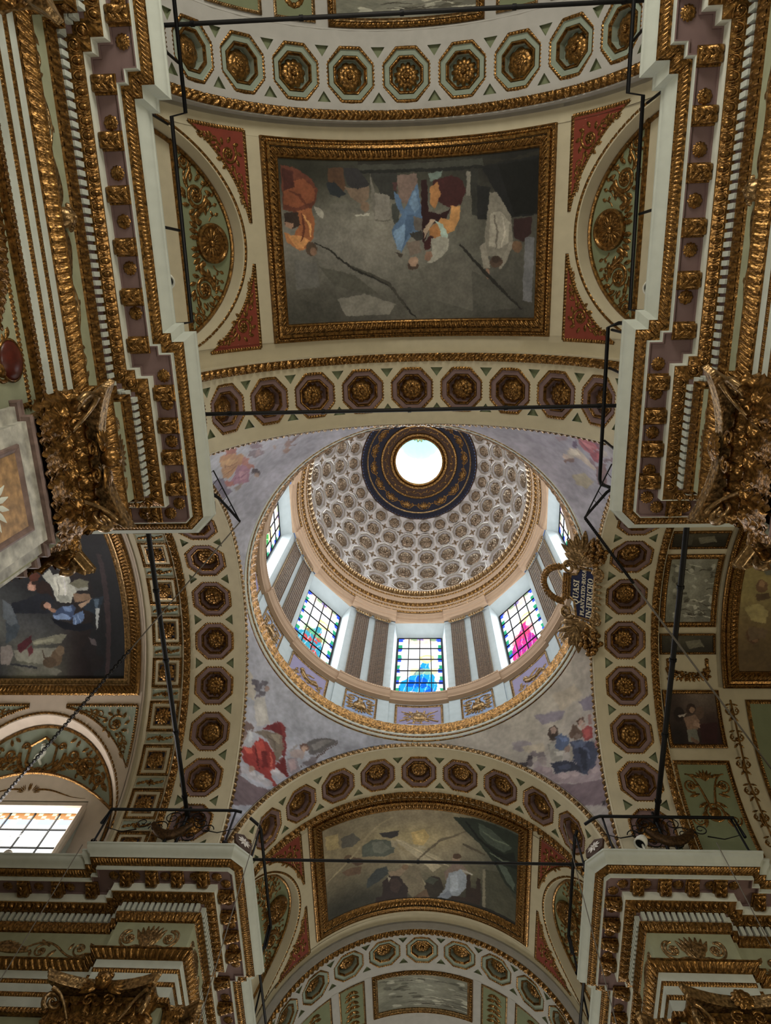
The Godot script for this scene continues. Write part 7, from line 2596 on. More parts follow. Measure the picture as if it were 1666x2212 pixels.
			["8a5c3a", [0.524, 0.388, 0.517, 0.337, 0.500, 0.310, 0.499, 0.314, 0.513, 0.346, 0.522, 0.392]],
			["8a5c3a", [0.552, 0.334, 0.536, 0.307, 0.515, 0.304, 0.514, 0.309, 0.534, 0.317, 0.550, 0.339]],
			["a2665a", [0.476, 0.314, 0.482, 0.273, 0.499, 0.246, 0.499, 0.193, 0.509, 0.187, 0.514, 0.237, 0.510, 0.284]],
			["94667a", [0.517, 0.303, 0.507, 0.259, 0.515, 0.206, 0.553, 0.160, 0.571, 0.178, 0.575, 0.245, 0.564, 0.269, 0.539, 0.267]],
			["a87a88", [0.528, 0.264, 0.524, 0.212, 0.550, 0.178, 0.559, 0.215]],
			["7c5068", [0.558, 0.248, 0.551, 0.215, 0.527, 0.206, 0.526, 0.211, 0.548, 0.223, 0.557, 0.251]],
			["a0605a", [0.567, 0.313, 0.564, 0.269, 0.577, 0.215, 0.583, 0.266]],
			["7d7078", [0.455, 0.315, 0.448, 0.274, 0.441, 0.223, 0.454, 0.214, 0.472, 0.233, 0.473, 0.289]],
			["84707a", [0.434, 0.362, 0.425, 0.286, 0.441, 0.251, 0.448, 0.324]],
			["9a8488", [0.452, 0.232, 0.456, 0.227, 0.460, 0.228, 0.463, 0.234, 0.463, 0.245, 0.462, 0.256, 0.458, 0.266, 0.454, 0.271, 0.450, 0.271, 0.448, 0.264, 0.447, 0.253, 0.449, 0.242]],
			["50454a", [0.523, 0.127, 0.528, 0.129, 0.531, 0.140, 0.530, 0.155, 0.527, 0.172, 0.521, 0.186, 0.515, 0.193, 0.510, 0.191, 0.507, 0.180, 0.507, 0.164, 0.511, 0.147, 0.516, 0.133]],
			["a08474", [0.518, 0.134, 0.522, 0.129, 0.527, 0.127, 0.531, 0.131, 0.534, 0.138, 0.534, 0.147, 0.531, 0.156, 0.527, 0.161, 0.522, 0.162, 0.518, 0.159, 0.516, 0.152, 0.516, 0.143]],
			["8a7a70", [0.590, 0.213, 0.562, 0.189, 0.579, 0.177, 0.596, 0.197]],
			["70687a", [0.569, 0.379, 0.562, 0.329, 0.600, 0.215, 0.613, 0.218, 0.629, 0.245, 0.604, 0.310]],
			["8a828e", [0.597, 0.328, 0.619, 0.255, 0.629, 0.250, 0.613, 0.312]],
			["8d736e", [0.384, 0.179, 0.374, 0.162, 0.388, 0.125, 0.403, 0.128, 0.401, 0.159]],
			["94786c", [0.404, 0.109, 0.408, 0.103, 0.413, 0.102, 0.418, 0.105, 0.420, 0.113, 0.421, 0.123, 0.418, 0.132, 0.414, 0.138, 0.409, 0.140, 0.404, 0.136, 0.402, 0.129, 0.402, 0.119]],
			["7d6664", [0.379, 0.177, 0.363, 0.201, 0.377, 0.162]],
			["7d6664", [0.375, 0.157, 0.346, 0.167, 0.347, 0.159, 0.376, 0.140]],
			["7d6664", [0.389, 0.128, 0.372, 0.114, 0.388, 0.109]],
			["9c8a88", [0.415, 0.182, 0.418, 0.178, 0.421, 0.179, 0.424, 0.183, 0.425, 0.191, 0.424, 0.200, 0.422, 0.207, 0.419, 0.210, 0.415, 0.210, 0.413, 0.205, 0.412, 0.197, 0.413, 0.189]],
		]},
		"pend1": {"size": Vector2i(220, 220), "grid": [["a09ea8", "968f9c", "8d8894"], ["98959e", "928c98", "86808a"], ["8e8890", "9a9084", "938a80"], ["847a76", "9a8f80", "90867a"]], "strokes": [
			["8d8694", [0.662, 0.119, 0.615, 0.166, 0.566, 0.195, 0.564, 0.137, 0.618, 0.107]],
			["857a80", [0.638, 0.212, 0.617, 0.261, 0.606, 0.242, 0.619, 0.202]],
			["8a7278", [0.592, 0.231, 0.584, 0.298, 0.571, 0.289, 0.576, 0.229]],
			["743848", [0.595, 0.353, 0.586, 0.405, 0.561, 0.510, 0.539, 0.496, 0.514, 0.417, 0.521, 0.374, 0.558, 0.383, 0.572, 0.328]],
			["b04c58", [0.566, 0.362, 0.549, 0.389, 0.531, 0.425, 0.518, 0.398, 0.505, 0.323, 0.523, 0.315, 0.547, 0.324]],
			["c86a70", [0.554, 0.349, 0.534, 0.376, 0.526, 0.399, 0.520, 0.355, 0.531, 0.334]],
			["8a3444", [0.562, 0.348, 0.530, 0.328, 0.510, 0.324, 0.511, 0.331, 0.532, 0.341, 0.563, 0.355]],
			["8a3040", [0.506, 0.318, 0.518, 0.428, 0.494, 0.387, 0.474, 0.325, 0.486, 0.301]],
			["b8444c", [0.506, 0.368, 0.497, 0.378, 0.481, 0.356, 0.483, 0.332]],
			["5b4460", [0.560, 0.298, 0.558, 0.327, 0.542, 0.301, 0.536, 0.270, 0.546, 0.264]],
			["b0a090", [0.543, 0.224, 0.534, 0.283, 0.506, 0.280, 0.459, 0.267, 0.456, 0.248, 0.490, 0.239, 0.508, 0.216, 0.507, 0.178, 0.520, 0.175]],
			["c8bca8", [0.540, 0.223, 0.531, 0.266, 0.509, 0.259, 0.515, 0.224, 0.528, 0.206]],
			["c0a898", [0.517, 0.180, 0.514, 0.169, 0.514, 0.158, 0.517, 0.150, 0.522, 0.148, 0.527, 0.152, 0.532, 0.161, 0.535, 0.172, 0.534, 0.183, 0.532, 0.191, 0.527, 0.193, 0.522, 0.189]],
			["7a5a50", [0.507, 0.207, 0.504, 0.198, 0.502, 0.182, 0.502, 0.164, 0.504, 0.147, 0.507, 0.137, 0.511, 0.136, 0.514, 0.144, 0.515, 0.160, 0.515, 0.178, 0.513, 0.196, 0.510, 0.206]],
			["7d6470", [0.498, 0.297, 0.476, 0.303, 0.463, 0.275, 0.480, 0.268]],
			["785a5c", [0.463, 0.275, 0.468, 0.367, 0.412, 0.274, 0.406, 0.215]],
			["6d5052", [0.435, 0.245, 0.437, 0.312, 0.398, 0.251, 0.404, 0.212]],
			["a39a90", [0.513, 0.432, 0.495, 0.437, 0.484, 0.388, 0.499, 0.387]],
			["6f5a62", [0.483, 0.365, 0.482, 0.460, 0.469, 0.431, 0.473, 0.357]],
			["a6987c", [0.453, 0.108, 0.452, 0.190, 0.418, 0.199, 0.399, 0.132, 0.424, 0.100]],
		]},
		"pend3": {"size": Vector2i(230, 230), "grid": [["a2a5b2", "9da0ae", "9296a6"], ["a8a49e", "9a9eac", "9095a6"], ["9896a0", "9397a6", "8f93a2"], ["6f6068", "7d727c", "8a8894"]], "strokes": [
			["b0a89c", [0.227, 0.105, 0.281, 0.089, 0.333, 0.101, 0.357, 0.153, 0.321, 0.184, 0.272, 0.143]],
			["b0ada8", [0.355, 0.144, 0.375, 0.100, 0.451, 0.173, 0.422, 0.232, 0.373, 0.175]],
			["c0bcb6", [0.375, 0.151, 0.387, 0.123, 0.434, 0.172, 0.418, 0.203]],
			["65626c", [0.325, 0.083, 0.328, 0.088, 0.327, 0.095, 0.324, 0.102, 0.319, 0.108, 0.313, 0.109, 0.309, 0.107, 0.306, 0.102, 0.307, 0.095, 0.310, 0.088, 0.315, 0.083, 0.320, 0.081]],
			["65626c", [0.346, 0.076, 0.349, 0.082, 0.348, 0.089, 0.345, 0.096, 0.340, 0.101, 0.334, 0.102, 0.330, 0.100, 0.327, 0.095, 0.328, 0.088, 0.331, 0.081, 0.336, 0.076, 0.342, 0.074]],
			["65626c", [0.351, 0.053, 0.354, 0.058, 0.353, 0.065, 0.350, 0.072, 0.345, 0.077, 0.339, 0.078, 0.334, 0.076, 0.332, 0.071, 0.332, 0.064, 0.335, 0.057, 0.341, 0.052, 0.347, 0.051]],
			["65626c", [0.371, 0.062, 0.373, 0.067, 0.372, 0.074, 0.368, 0.081, 0.363, 0.085, 0.358, 0.087, 0.353, 0.085, 0.351, 0.079, 0.351, 0.072, 0.355, 0.065, 0.360, 0.061, 0.366, 0.059]],
			["65626c", [0.349, 0.096, 0.351, 0.102, 0.350, 0.109, 0.347, 0.116, 0.342, 0.121, 0.336, 0.122, 0.332, 0.120, 0.329, 0.115, 0.330, 0.108, 0.333, 0.101, 0.338, 0.096, 0.344, 0.094]],
			["65626c", [0.370, 0.090, 0.372, 0.096, 0.371, 0.103, 0.367, 0.110, 0.362, 0.115, 0.357, 0.116, 0.352, 0.114, 0.350, 0.108, 0.351, 0.101, 0.354, 0.094, 0.359, 0.089, 0.365, 0.088]],
			["5a5560", [0.294, 0.101, 0.314, 0.087, 0.336, 0.103, 0.313, 0.114]],
			["6d6670", [0.351, 0.145, 0.358, 0.105, 0.367, 0.128]],
			["9a8078", [0.369, 0.064, 0.372, 0.069, 0.372, 0.076, 0.369, 0.082, 0.365, 0.085, 0.359, 0.086, 0.354, 0.083, 0.351, 0.077, 0.351, 0.070, 0.354, 0.064, 0.358, 0.061, 0.364, 0.060]],
			["6d5a58", [0.420, 0.256, 0.420, 0.272, 0.413, 0.288, 0.401, 0.301, 0.388, 0.307, 0.378, 0.305, 0.371, 0.294, 0.372, 0.278, 0.379, 0.262, 0.390, 0.248, 0.403, 0.242, 0.414, 0.245]],
			["8d7468", [0.411, 0.303, 0.416, 0.318, 0.416, 0.334, 0.411, 0.347, 0.403, 0.353, 0.394, 0.351, 0.386, 0.341, 0.382, 0.327, 0.381, 0.311, 0.386, 0.298, 0.394, 0.291, 0.403, 0.293]],
			["705850", [0.404, 0.296, 0.406, 0.305, 0.405, 0.315, 0.400, 0.325, 0.394, 0.331, 0.388, 0.332, 0.384, 0.328, 0.382, 0.320, 0.383, 0.309, 0.387, 0.300, 0.393, 0.293, 0.399, 0.292]],
			["a0a2aa", [0.405, 0.284, 0.415, 0.257, 0.447, 0.313, 0.430, 0.343]],
			["b4b5bb", [0.411, 0.280, 0.418, 0.265, 0.439, 0.308, 0.431, 0.324]],
			["702428", [0.443, 0.226, 0.449, 0.185, 0.474, 0.141, 0.503, 0.141, 0.538, 0.211, 0.555, 0.254, 0.542, 0.257, 0.508, 0.192, 0.470, 0.193]],
			["8a3030", [0.479, 0.141, 0.499, 0.141, 0.521, 0.178, 0.507, 0.173]],
			["76695c", [0.423, 0.257, 0.452, 0.220, 0.485, 0.191, 0.508, 0.176, 0.534, 0.225, 0.543, 0.297, 0.531, 0.300, 0.507, 0.265, 0.471, 0.244]],
			["8f8270", [0.478, 0.209, 0.502, 0.178, 0.518, 0.222, 0.500, 0.231]],
			["5d5248", [0.465, 0.232, 0.494, 0.235, 0.518, 0.263, 0.520, 0.260, 0.497, 0.227, 0.465, 0.228]],
			["8c2420", [0.421, 0.373, 0.444, 0.323, 0.453, 0.261, 0.478, 0.257, 0.504, 0.268, 0.523, 0.278, 0.541, 0.330, 0.538, 0.381, 0.506, 0.404, 0.469, 0.411, 0.438, 0.404]],
			["b03a2c", [0.447, 0.297, 0.461, 0.262, 0.487, 0.288, 0.495, 0.343, 0.470, 0.342]],
			["c04a38", [0.429, 0.356, 0.445, 0.327, 0.460, 0.345, 0.446, 0.371]],
			["6a1818", [0.475, 0.303, 0.493, 0.292, 0.522, 0.352, 0.509, 0.373]],
			["5a1414", [0.450, 0.316, 0.477, 0.351, 0.500, 0.390, 0.502, 0.387, 0.481, 0.343, 0.452, 0.312]],
			["c85a44", [0.499, 0.285, 0.519, 0.314, 0.531, 0.352, 0.533, 0.351, 0.523, 0.309, 0.501, 0.282]],
			["6a1c1e", [0.539, 0.323, 0.547, 0.252, 0.586, 0.329, 0.589, 0.341, 0.562, 0.334]],
			["8c2824", [0.507, 0.397, 0.538, 0.381, 0.570, 0.403, 0.565, 0.419, 0.539, 0.406]],
			["a08070", [0.493, 0.399, 0.493, 0.408, 0.489, 0.418, 0.483, 0.427, 0.476, 0.431, 0.470, 0.431, 0.466, 0.426, 0.467, 0.417, 0.470, 0.407, 0.476, 0.398, 0.483, 0.394, 0.489, 0.394]],
			["887e88", [0.561, 0.253, 0.590, 0.226, 0.615, 0.277, 0.596, 0.320, 0.572, 0.303]],
			["a68e94", [0.567, 0.258, 0.585, 0.241, 0.602, 0.274, 0.589, 0.306]],
			["a09090", [0.557, 0.222, 0.585, 0.182, 0.607, 0.187, 0.604, 0.219, 0.568, 0.242]],
			["6a5048", [0.606, 0.155, 0.608, 0.165, 0.606, 0.175, 0.600, 0.183, 0.594, 0.185, 0.587, 0.182, 0.582, 0.175, 0.580, 0.165, 0.582, 0.155, 0.587, 0.148, 0.594, 0.145, 0.601, 0.148]],
			["b0907e", [0.604, 0.166, 0.606, 0.174, 0.605, 0.181, 0.601, 0.185, 0.597, 0.187, 0.593, 0.184, 0.589, 0.179, 0.588, 0.171, 0.589, 0.164, 0.592, 0.159, 0.596, 0.158, 0.601, 0.160]],
			["5e5a5c", [0.594, 0.141, 0.613, 0.104, 0.654, 0.077, 0.697, 0.066, 0.668, 0.121, 0.640, 0.172, 0.623, 0.184]],
			["7d7a7a", [0.611, 0.138, 0.638, 0.096, 0.676, 0.077, 0.650, 0.119, 0.629, 0.161]],
			["8a868a", [0.553, 0.221, 0.568, 0.168, 0.574, 0.173, 0.565, 0.215]],
			["4a3a34", [0.700, 0.067, 0.651, 0.157, 0.611, 0.265, 0.613, 0.266, 0.654, 0.160, 0.702, 0.069]],
			["6a646a", [0.626, 0.192, 0.644, 0.174, 0.653, 0.218, 0.633, 0.238, 0.611, 0.242]],
			["a09ca6", [0.425, 0.351, 0.426, 0.359, 0.425, 0.369, 0.420, 0.379, 0.414, 0.385, 0.409, 0.386, 0.404, 0.382, 0.403, 0.374, 0.405, 0.364, 0.409, 0.354, 0.415, 0.348, 0.421, 0.347]],
			["a09ca6", [0.435, 0.387, 0.436, 0.396, 0.434, 0.407, 0.430, 0.418, 0.423, 0.424, 0.417, 0.426, 0.413, 0.421, 0.411, 0.412, 0.413, 0.401, 0.418, 0.390, 0.424, 0.383, 0.430, 0.382]],
			["a09ca6", [0.476, 0.422, 0.478, 0.434, 0.475, 0.447, 0.469, 0.459, 0.462, 0.466, 0.455, 0.467, 0.450, 0.461, 0.448, 0.450, 0.451, 0.436, 0.456, 0.424, 0.464, 0.416, 0.471, 0.416]],
			["a09ca6", [0.503, 0.424, 0.505, 0.436, 0.502, 0.449, 0.496, 0.460, 0.488, 0.467, 0.481, 0.467, 0.476, 0.461, 0.475, 0.449, 0.478, 0.436, 0.484, 0.424, 0.491, 0.417, 0.499, 0.417]],
			["a09ca6", [0.529, 0.413, 0.530, 0.425, 0.527, 0.438, 0.521, 0.449, 0.513, 0.455, 0.506, 0.455, 0.502, 0.448, 0.500, 0.437, 0.503, 0.423, 0.509, 0.412, 0.517, 0.406, 0.524, 0.406]],
			["a09ca6", [0.553, 0.411, 0.554, 0.420, 0.551, 0.431, 0.546, 0.440, 0.540, 0.445, 0.534, 0.444, 0.530, 0.438, 0.529, 0.429, 0.532, 0.418, 0.537, 0.409, 0.543, 0.404, 0.549, 0.405]],
			["a09ca6", [0.559, 0.336, 0.560, 0.346, 0.558, 0.356, 0.552, 0.365, 0.546, 0.369, 0.540, 0.369, 0.535, 0.363, 0.535, 0.353, 0.537, 0.343, 0.542, 0.334, 0.549, 0.330, 0.555, 0.330]],
			["a09ca6", [0.578, 0.338, 0.578, 0.346, 0.576, 0.356, 0.571, 0.364, 0.565, 0.368, 0.559, 0.367, 0.556, 0.361, 0.555, 0.352, 0.557, 0.343, 0.562, 0.335, 0.568, 0.331, 0.574, 0.332]],
			["a09ca6", [0.416, 0.353, 0.417, 0.358, 0.416, 0.365, 0.413, 0.371, 0.409, 0.375, 0.405, 0.376, 0.403, 0.373, 0.402, 0.368, 0.403, 0.361, 0.406, 0.355, 0.409, 0.351, 0.413, 0.350]],
			["b8b5bc", [0.427, 0.358, 0.428, 0.364, 0.427, 0.371, 0.423, 0.378, 0.419, 0.382, 0.415, 0.384, 0.412, 0.381, 0.412, 0.376, 0.413, 0.369, 0.416, 0.362, 0.421, 0.357, 0.425, 0.356]],
			["b8b5bc", [0.501, 0.416, 0.501, 0.423, 0.499, 0.432, 0.495, 0.439, 0.490, 0.444, 0.486, 0.444, 0.483, 0.441, 0.482, 0.434, 0.484, 0.426, 0.488, 0.418, 0.493, 0.413, 0.498, 0.413]],
			["b8b5bc", [0.526, 0.406, 0.527, 0.412, 0.525, 0.421, 0.521, 0.428, 0.516, 0.432, 0.511, 0.432, 0.508, 0.429, 0.508, 0.422, 0.510, 0.414, 0.514, 0.406, 0.519, 0.402, 0.524, 0.402]],
			["b8b5bc", [0.555, 0.330, 0.556, 0.336, 0.554, 0.343, 0.550, 0.348, 0.546, 0.352, 0.542, 0.352, 0.539, 0.348, 0.539, 0.342, 0.541, 0.336, 0.544, 0.330, 0.549, 0.327, 0.553, 0.327]],
			["66565e", [0.433, 0.509, 0.465, 0.477, 0.501, 0.477, 0.542, 0.456, 0.562, 0.443, 0.543, 0.552, 0.470, 0.657]],
			["75666c", [0.408, 0.411, 0.441, 0.429, 0.464, 0.473, 0.440, 0.510]],
			["2a2426", [0.484, 0.595, 0.485, 0.598, 0.484, 0.602, 0.483, 0.605, 0.481, 0.607, 0.479, 0.606, 0.478, 0.604, 0.478, 0.601, 0.478, 0.597, 0.480, 0.594, 0.481, 0.593, 0.483, 0.593]],
		]},
		"pend0": {"size": Vector2i(230, 230), "grid": [["9a958c", "a59c90", "a39a90"], ["9d968e", "968e8e", "8d8690"], ["8d858a", "948c88", "7d7680"], ["7a6e72", "6f6268", "66585e"]], "strokes": [
			["857d8a", [0.466, 0.042, 0.527, 0.082, 0.569, 0.117, 0.537, 0.132, 0.469, 0.095]],
			["7a7282", [0.621, 0.128, 0.676, 0.163, 0.672, 0.228, 0.623, 0.187]],
			["b0a490", [0.568, 0.026, 0.658, 0.069, 0.654, 0.130, 0.556, 0.103]],
			["8a8288", [0.346, 0.094, 0.393, 0.112, 0.413, 0.150, 0.364, 0.150, 0.339, 0.124]],
			["a89c88", [0.372, 0.128, 0.443, 0.165, 0.436, 0.207, 0.384, 0.173]],
			["3e322e", [0.500, 0.168, 0.489, 0.176, 0.479, 0.177, 0.471, 0.171, 0.468, 0.160, 0.471, 0.146, 0.478, 0.134, 0.489, 0.126, 0.499, 0.126, 0.507, 0.132, 0.510, 0.143, 0.507, 0.156]],
			["9a7e70", [0.503, 0.155, 0.498, 0.161, 0.492, 0.163, 0.486, 0.160, 0.483, 0.153, 0.482, 0.145, 0.484, 0.137, 0.489, 0.131, 0.495, 0.129, 0.501, 0.132, 0.505, 0.138, 0.505, 0.147]],
			["40352e", [0.473, 0.155, 0.505, 0.162, 0.501, 0.183, 0.481, 0.187, 0.466, 0.172]],
			["4c5a78", [0.488, 0.179, 0.512, 0.185, 0.528, 0.228, 0.516, 0.239, 0.492, 0.253, 0.471, 0.235, 0.476, 0.206]],
			["6074a0", [0.498, 0.190, 0.518, 0.211, 0.518, 0.227, 0.494, 0.215]],
			["8a867e", [0.454, 0.181, 0.478, 0.184, 0.470, 0.229, 0.488, 0.253, 0.462, 0.291, 0.447, 0.280, 0.444, 0.233]],
			["a6a298", [0.461, 0.182, 0.475, 0.191, 0.469, 0.223, 0.455, 0.214]],
			["b2aea4", [0.458, 0.232, 0.488, 0.253, 0.477, 0.272, 0.462, 0.256]],
			["3c4258", [0.520, 0.239, 0.542, 0.255, 0.584, 0.323, 0.576, 0.371, 0.551, 0.412, 0.519, 0.437, 0.504, 0.406, 0.503, 0.343, 0.495, 0.322]],
			["525c78", [0.527, 0.247, 0.568, 0.294, 0.545, 0.302, 0.522, 0.282]],
			["2c3040", [0.534, 0.287, 0.548, 0.321, 0.521, 0.403, 0.510, 0.378]],
			["2f3344", [0.436, 0.264, 0.480, 0.300, 0.503, 0.343, 0.505, 0.402, 0.474, 0.350, 0.436, 0.329, 0.429, 0.292]],
			["424860", [0.448, 0.296, 0.479, 0.319, 0.485, 0.347, 0.446, 0.319]],
			["5c6888", [0.540, 0.271, 0.549, 0.320, 0.542, 0.372, 0.544, 0.374, 0.554, 0.321, 0.543, 0.270]],
			["90897c", [0.508, 0.256, 0.519, 0.264, 0.503, 0.317, 0.489, 0.311]],
			["806a60", [0.503, 0.269, 0.498, 0.269, 0.494, 0.266, 0.491, 0.260, 0.491, 0.254, 0.494, 0.248, 0.498, 0.245, 0.503, 0.246, 0.507, 0.249, 0.509, 0.254, 0.509, 0.261, 0.507, 0.266]],
			["8c3a3a", [0.569, 0.232, 0.598, 0.239, 0.606, 0.267, 0.585, 0.298, 0.567, 0.288, 0.558, 0.260]],
			["a84a48", [0.574, 0.245, 0.596, 0.257, 0.584, 0.285, 0.567, 0.273]],
			["5a4238", [0.596, 0.215, 0.591, 0.219, 0.585, 0.219, 0.579, 0.215, 0.576, 0.207, 0.575, 0.198, 0.578, 0.190, 0.583, 0.185, 0.589, 0.185, 0.595, 0.190, 0.598, 0.198, 0.599, 0.207]],
			["a8887a", [0.591, 0.216, 0.587, 0.219, 0.583, 0.220, 0.579, 0.217, 0.576, 0.211, 0.576, 0.205, 0.578, 0.199, 0.582, 0.195, 0.586, 0.195, 0.591, 0.198, 0.593, 0.203, 0.593, 0.210]],
			["a08274", [0.578, 0.217, 0.595, 0.224, 0.590, 0.245, 0.576, 0.241]],
			["5e4a3e", [0.528, 0.213, 0.563, 0.187, 0.570, 0.202, 0.570, 0.238, 0.560, 0.263, 0.535, 0.246]],
			["74625a", [0.535, 0.231, 0.553, 0.227, 0.556, 0.257, 0.544, 0.258]],
			["a09a98", [0.581, 0.298, 0.605, 0.298, 0.614, 0.340, 0.608, 0.366, 0.583, 0.371, 0.591, 0.339]],
			["b8b4b2", [0.595, 0.301, 0.605, 0.327, 0.601, 0.349, 0.590, 0.326]],
			["8a7c78", [0.616, 0.265, 0.637, 0.258, 0.620, 0.293, 0.593, 0.298]],
			["6d5a56", [0.634, 0.270, 0.653, 0.289, 0.618, 0.347, 0.614, 0.318]],
			["8f6a66", [0.614, 0.207, 0.627, 0.220, 0.609, 0.255, 0.604, 0.236]],
			["a06a64", [0.594, 0.352, 0.587, 0.354, 0.580, 0.352, 0.576, 0.346, 0.577, 0.338, 0.581, 0.331, 0.588, 0.326, 0.596, 0.324, 0.602, 0.327, 0.606, 0.333, 0.605, 0.340, 0.601, 0.347]],
			["a8a4a8", [0.585, 0.352, 0.605, 0.372, 0.593, 0.398, 0.577, 0.384]],
			["3f3a40", [0.342, 0.189, 0.364, 0.204, 0.375, 0.180, 0.388, 0.190, 0.377, 0.233, 0.340, 0.206]],
			["6d6468", [0.409, 0.197, 0.405, 0.204, 0.399, 0.206, 0.393, 0.203, 0.389, 0.197, 0.387, 0.189, 0.388, 0.180, 0.392, 0.174, 0.398, 0.172, 0.404, 0.174, 0.408, 0.181, 0.410, 0.189]],
			["6f666a", [0.426, 0.221, 0.421, 0.228, 0.415, 0.230, 0.409, 0.227, 0.404, 0.220, 0.402, 0.211, 0.403, 0.202, 0.407, 0.195, 0.414, 0.193, 0.420, 0.195, 0.425, 0.203, 0.427, 0.212]],
			["5f565c", [0.382, 0.223, 0.379, 0.228, 0.374, 0.231, 0.369, 0.229, 0.365, 0.223, 0.363, 0.216, 0.364, 0.208, 0.367, 0.202, 0.372, 0.200, 0.377, 0.202, 0.381, 0.207, 0.383, 0.215]],
			["857a7a", [0.426, 0.245, 0.421, 0.253, 0.414, 0.255, 0.407, 0.252, 0.401, 0.244, 0.399, 0.234, 0.400, 0.223, 0.405, 0.215, 0.412, 0.213, 0.419, 0.216, 0.425, 0.224, 0.427, 0.235]],
			["93868a", [0.407, 0.252, 0.402, 0.260, 0.395, 0.263, 0.388, 0.260, 0.383, 0.252, 0.380, 0.242, 0.381, 0.231, 0.386, 0.223, 0.393, 0.220, 0.400, 0.223, 0.406, 0.231, 0.408, 0.242]],
			["8f8482", [0.408, 0.220, 0.424, 0.249, 0.419, 0.273, 0.403, 0.254]],
			["8a7a80", [0.407, 0.281, 0.402, 0.288, 0.395, 0.290, 0.387, 0.285, 0.380, 0.277, 0.376, 0.266, 0.377, 0.256, 0.381, 0.249, 0.389, 0.247, 0.397, 0.251, 0.404, 0.260, 0.408, 0.271]],
			["8a7a80", [0.427, 0.310, 0.421, 0.317, 0.413, 0.319, 0.404, 0.314, 0.396, 0.303, 0.392, 0.290, 0.392, 0.278, 0.398, 0.270, 0.406, 0.269, 0.416, 0.274, 0.424, 0.285, 0.428, 0.298]],
			["8a7a80", [0.442, 0.360, 0.436, 0.369, 0.427, 0.370, 0.417, 0.364, 0.408, 0.352, 0.403, 0.336, 0.404, 0.322, 0.410, 0.313, 0.420, 0.312, 0.430, 0.318, 0.439, 0.331, 0.443, 0.346]],
			["8a7a80", [0.470, 0.391, 0.463, 0.401, 0.453, 0.402, 0.442, 0.394, 0.432, 0.379, 0.427, 0.362, 0.428, 0.346, 0.435, 0.336, 0.446, 0.335, 0.458, 0.343, 0.467, 0.358, 0.472, 0.376]],
			["8a7a80", [0.496, 0.418, 0.489, 0.427, 0.479, 0.427, 0.468, 0.418, 0.459, 0.403, 0.454, 0.385, 0.455, 0.369, 0.462, 0.360, 0.473, 0.359, 0.484, 0.368, 0.494, 0.384, 0.498, 0.402]],
			["8a7a80", [0.516, 0.464, 0.509, 0.473, 0.499, 0.473, 0.488, 0.463, 0.479, 0.448, 0.474, 0.429, 0.476, 0.413, 0.482, 0.404, 0.493, 0.404, 0.504, 0.413, 0.513, 0.430, 0.517, 0.448]],
			["8a7a80", [0.552, 0.472, 0.545, 0.481, 0.534, 0.479, 0.524, 0.469, 0.515, 0.452, 0.511, 0.433, 0.512, 0.418, 0.519, 0.409, 0.530, 0.410, 0.541, 0.421, 0.550, 0.438, 0.553, 0.457]],
			["8a7a80", [0.577, 0.451, 0.571, 0.456, 0.563, 0.455, 0.555, 0.446, 0.548, 0.432, 0.545, 0.418, 0.547, 0.406, 0.553, 0.400, 0.561, 0.401, 0.569, 0.410, 0.576, 0.424, 0.579, 0.439]],
			["8a7a80", [0.589, 0.430, 0.584, 0.435, 0.577, 0.434, 0.570, 0.426, 0.564, 0.414, 0.562, 0.401, 0.563, 0.391, 0.568, 0.386, 0.575, 0.388, 0.583, 0.396, 0.588, 0.408, 0.591, 0.420]],
			["a08e92", [0.420, 0.294, 0.417, 0.297, 0.412, 0.297, 0.406, 0.294, 0.401, 0.287, 0.399, 0.280, 0.399, 0.274, 0.402, 0.270, 0.407, 0.270, 0.413, 0.274, 0.418, 0.280, 0.421, 0.287]],
			["a08e92", [0.465, 0.370, 0.461, 0.374, 0.454, 0.373, 0.446, 0.368, 0.440, 0.358, 0.436, 0.348, 0.436, 0.339, 0.441, 0.334, 0.447, 0.335, 0.455, 0.341, 0.461, 0.350, 0.465, 0.361]],
			["a08e92", [0.495, 0.395, 0.490, 0.399, 0.484, 0.398, 0.476, 0.391, 0.470, 0.382, 0.467, 0.371, 0.467, 0.362, 0.471, 0.358, 0.478, 0.359, 0.485, 0.365, 0.492, 0.375, 0.495, 0.386]],
			["a08e92", [0.555, 0.455, 0.551, 0.459, 0.544, 0.457, 0.537, 0.449, 0.531, 0.438, 0.528, 0.427, 0.529, 0.418, 0.533, 0.414, 0.539, 0.416, 0.547, 0.424, 0.552, 0.435, 0.555, 0.446]],
			["a08e92", [0.583, 0.411, 0.580, 0.413, 0.576, 0.411, 0.571, 0.405, 0.567, 0.398, 0.566, 0.390, 0.566, 0.385, 0.569, 0.382, 0.574, 0.384, 0.578, 0.390, 0.582, 0.397, 0.584, 0.405]],
			["6d5c64", [0.409, 0.357, 0.479, 0.433, 0.553, 0.496, 0.545, 0.655, 0.448, 0.520]],
			["241e20", [0.517, 0.604, 0.515, 0.607, 0.513, 0.607, 0.511, 0.605, 0.509, 0.601, 0.508, 0.596, 0.509, 0.592, 0.510, 0.589, 0.513, 0.588, 0.515, 0.590, 0.517, 0.594, 0.518, 0.599]],
		]},
		"right": {"size": Vector2i(150, 200), "grid": [["4b4226", "544a2a", "5a5030"], ["6b5e30", "75683a", "6f6236"], ["6f6230", "7a6c3c", "665a30"], ["5b4a24", "5f5028", "54481f"], ["4b3a1c", "4f3f1f", "40341a"]], "strokes": [
			["5a4026", [0.190, 0.449, 0.188, 0.472, 0.173, 0.487, 0.150, 0.493, 0.126, 0.487, 0.106, 0.471, 0.096, 0.449, 0.098, 0.426, 0.112, 0.410, 0.135, 0.404, 0.159, 0.411, 0.180, 0.427]],
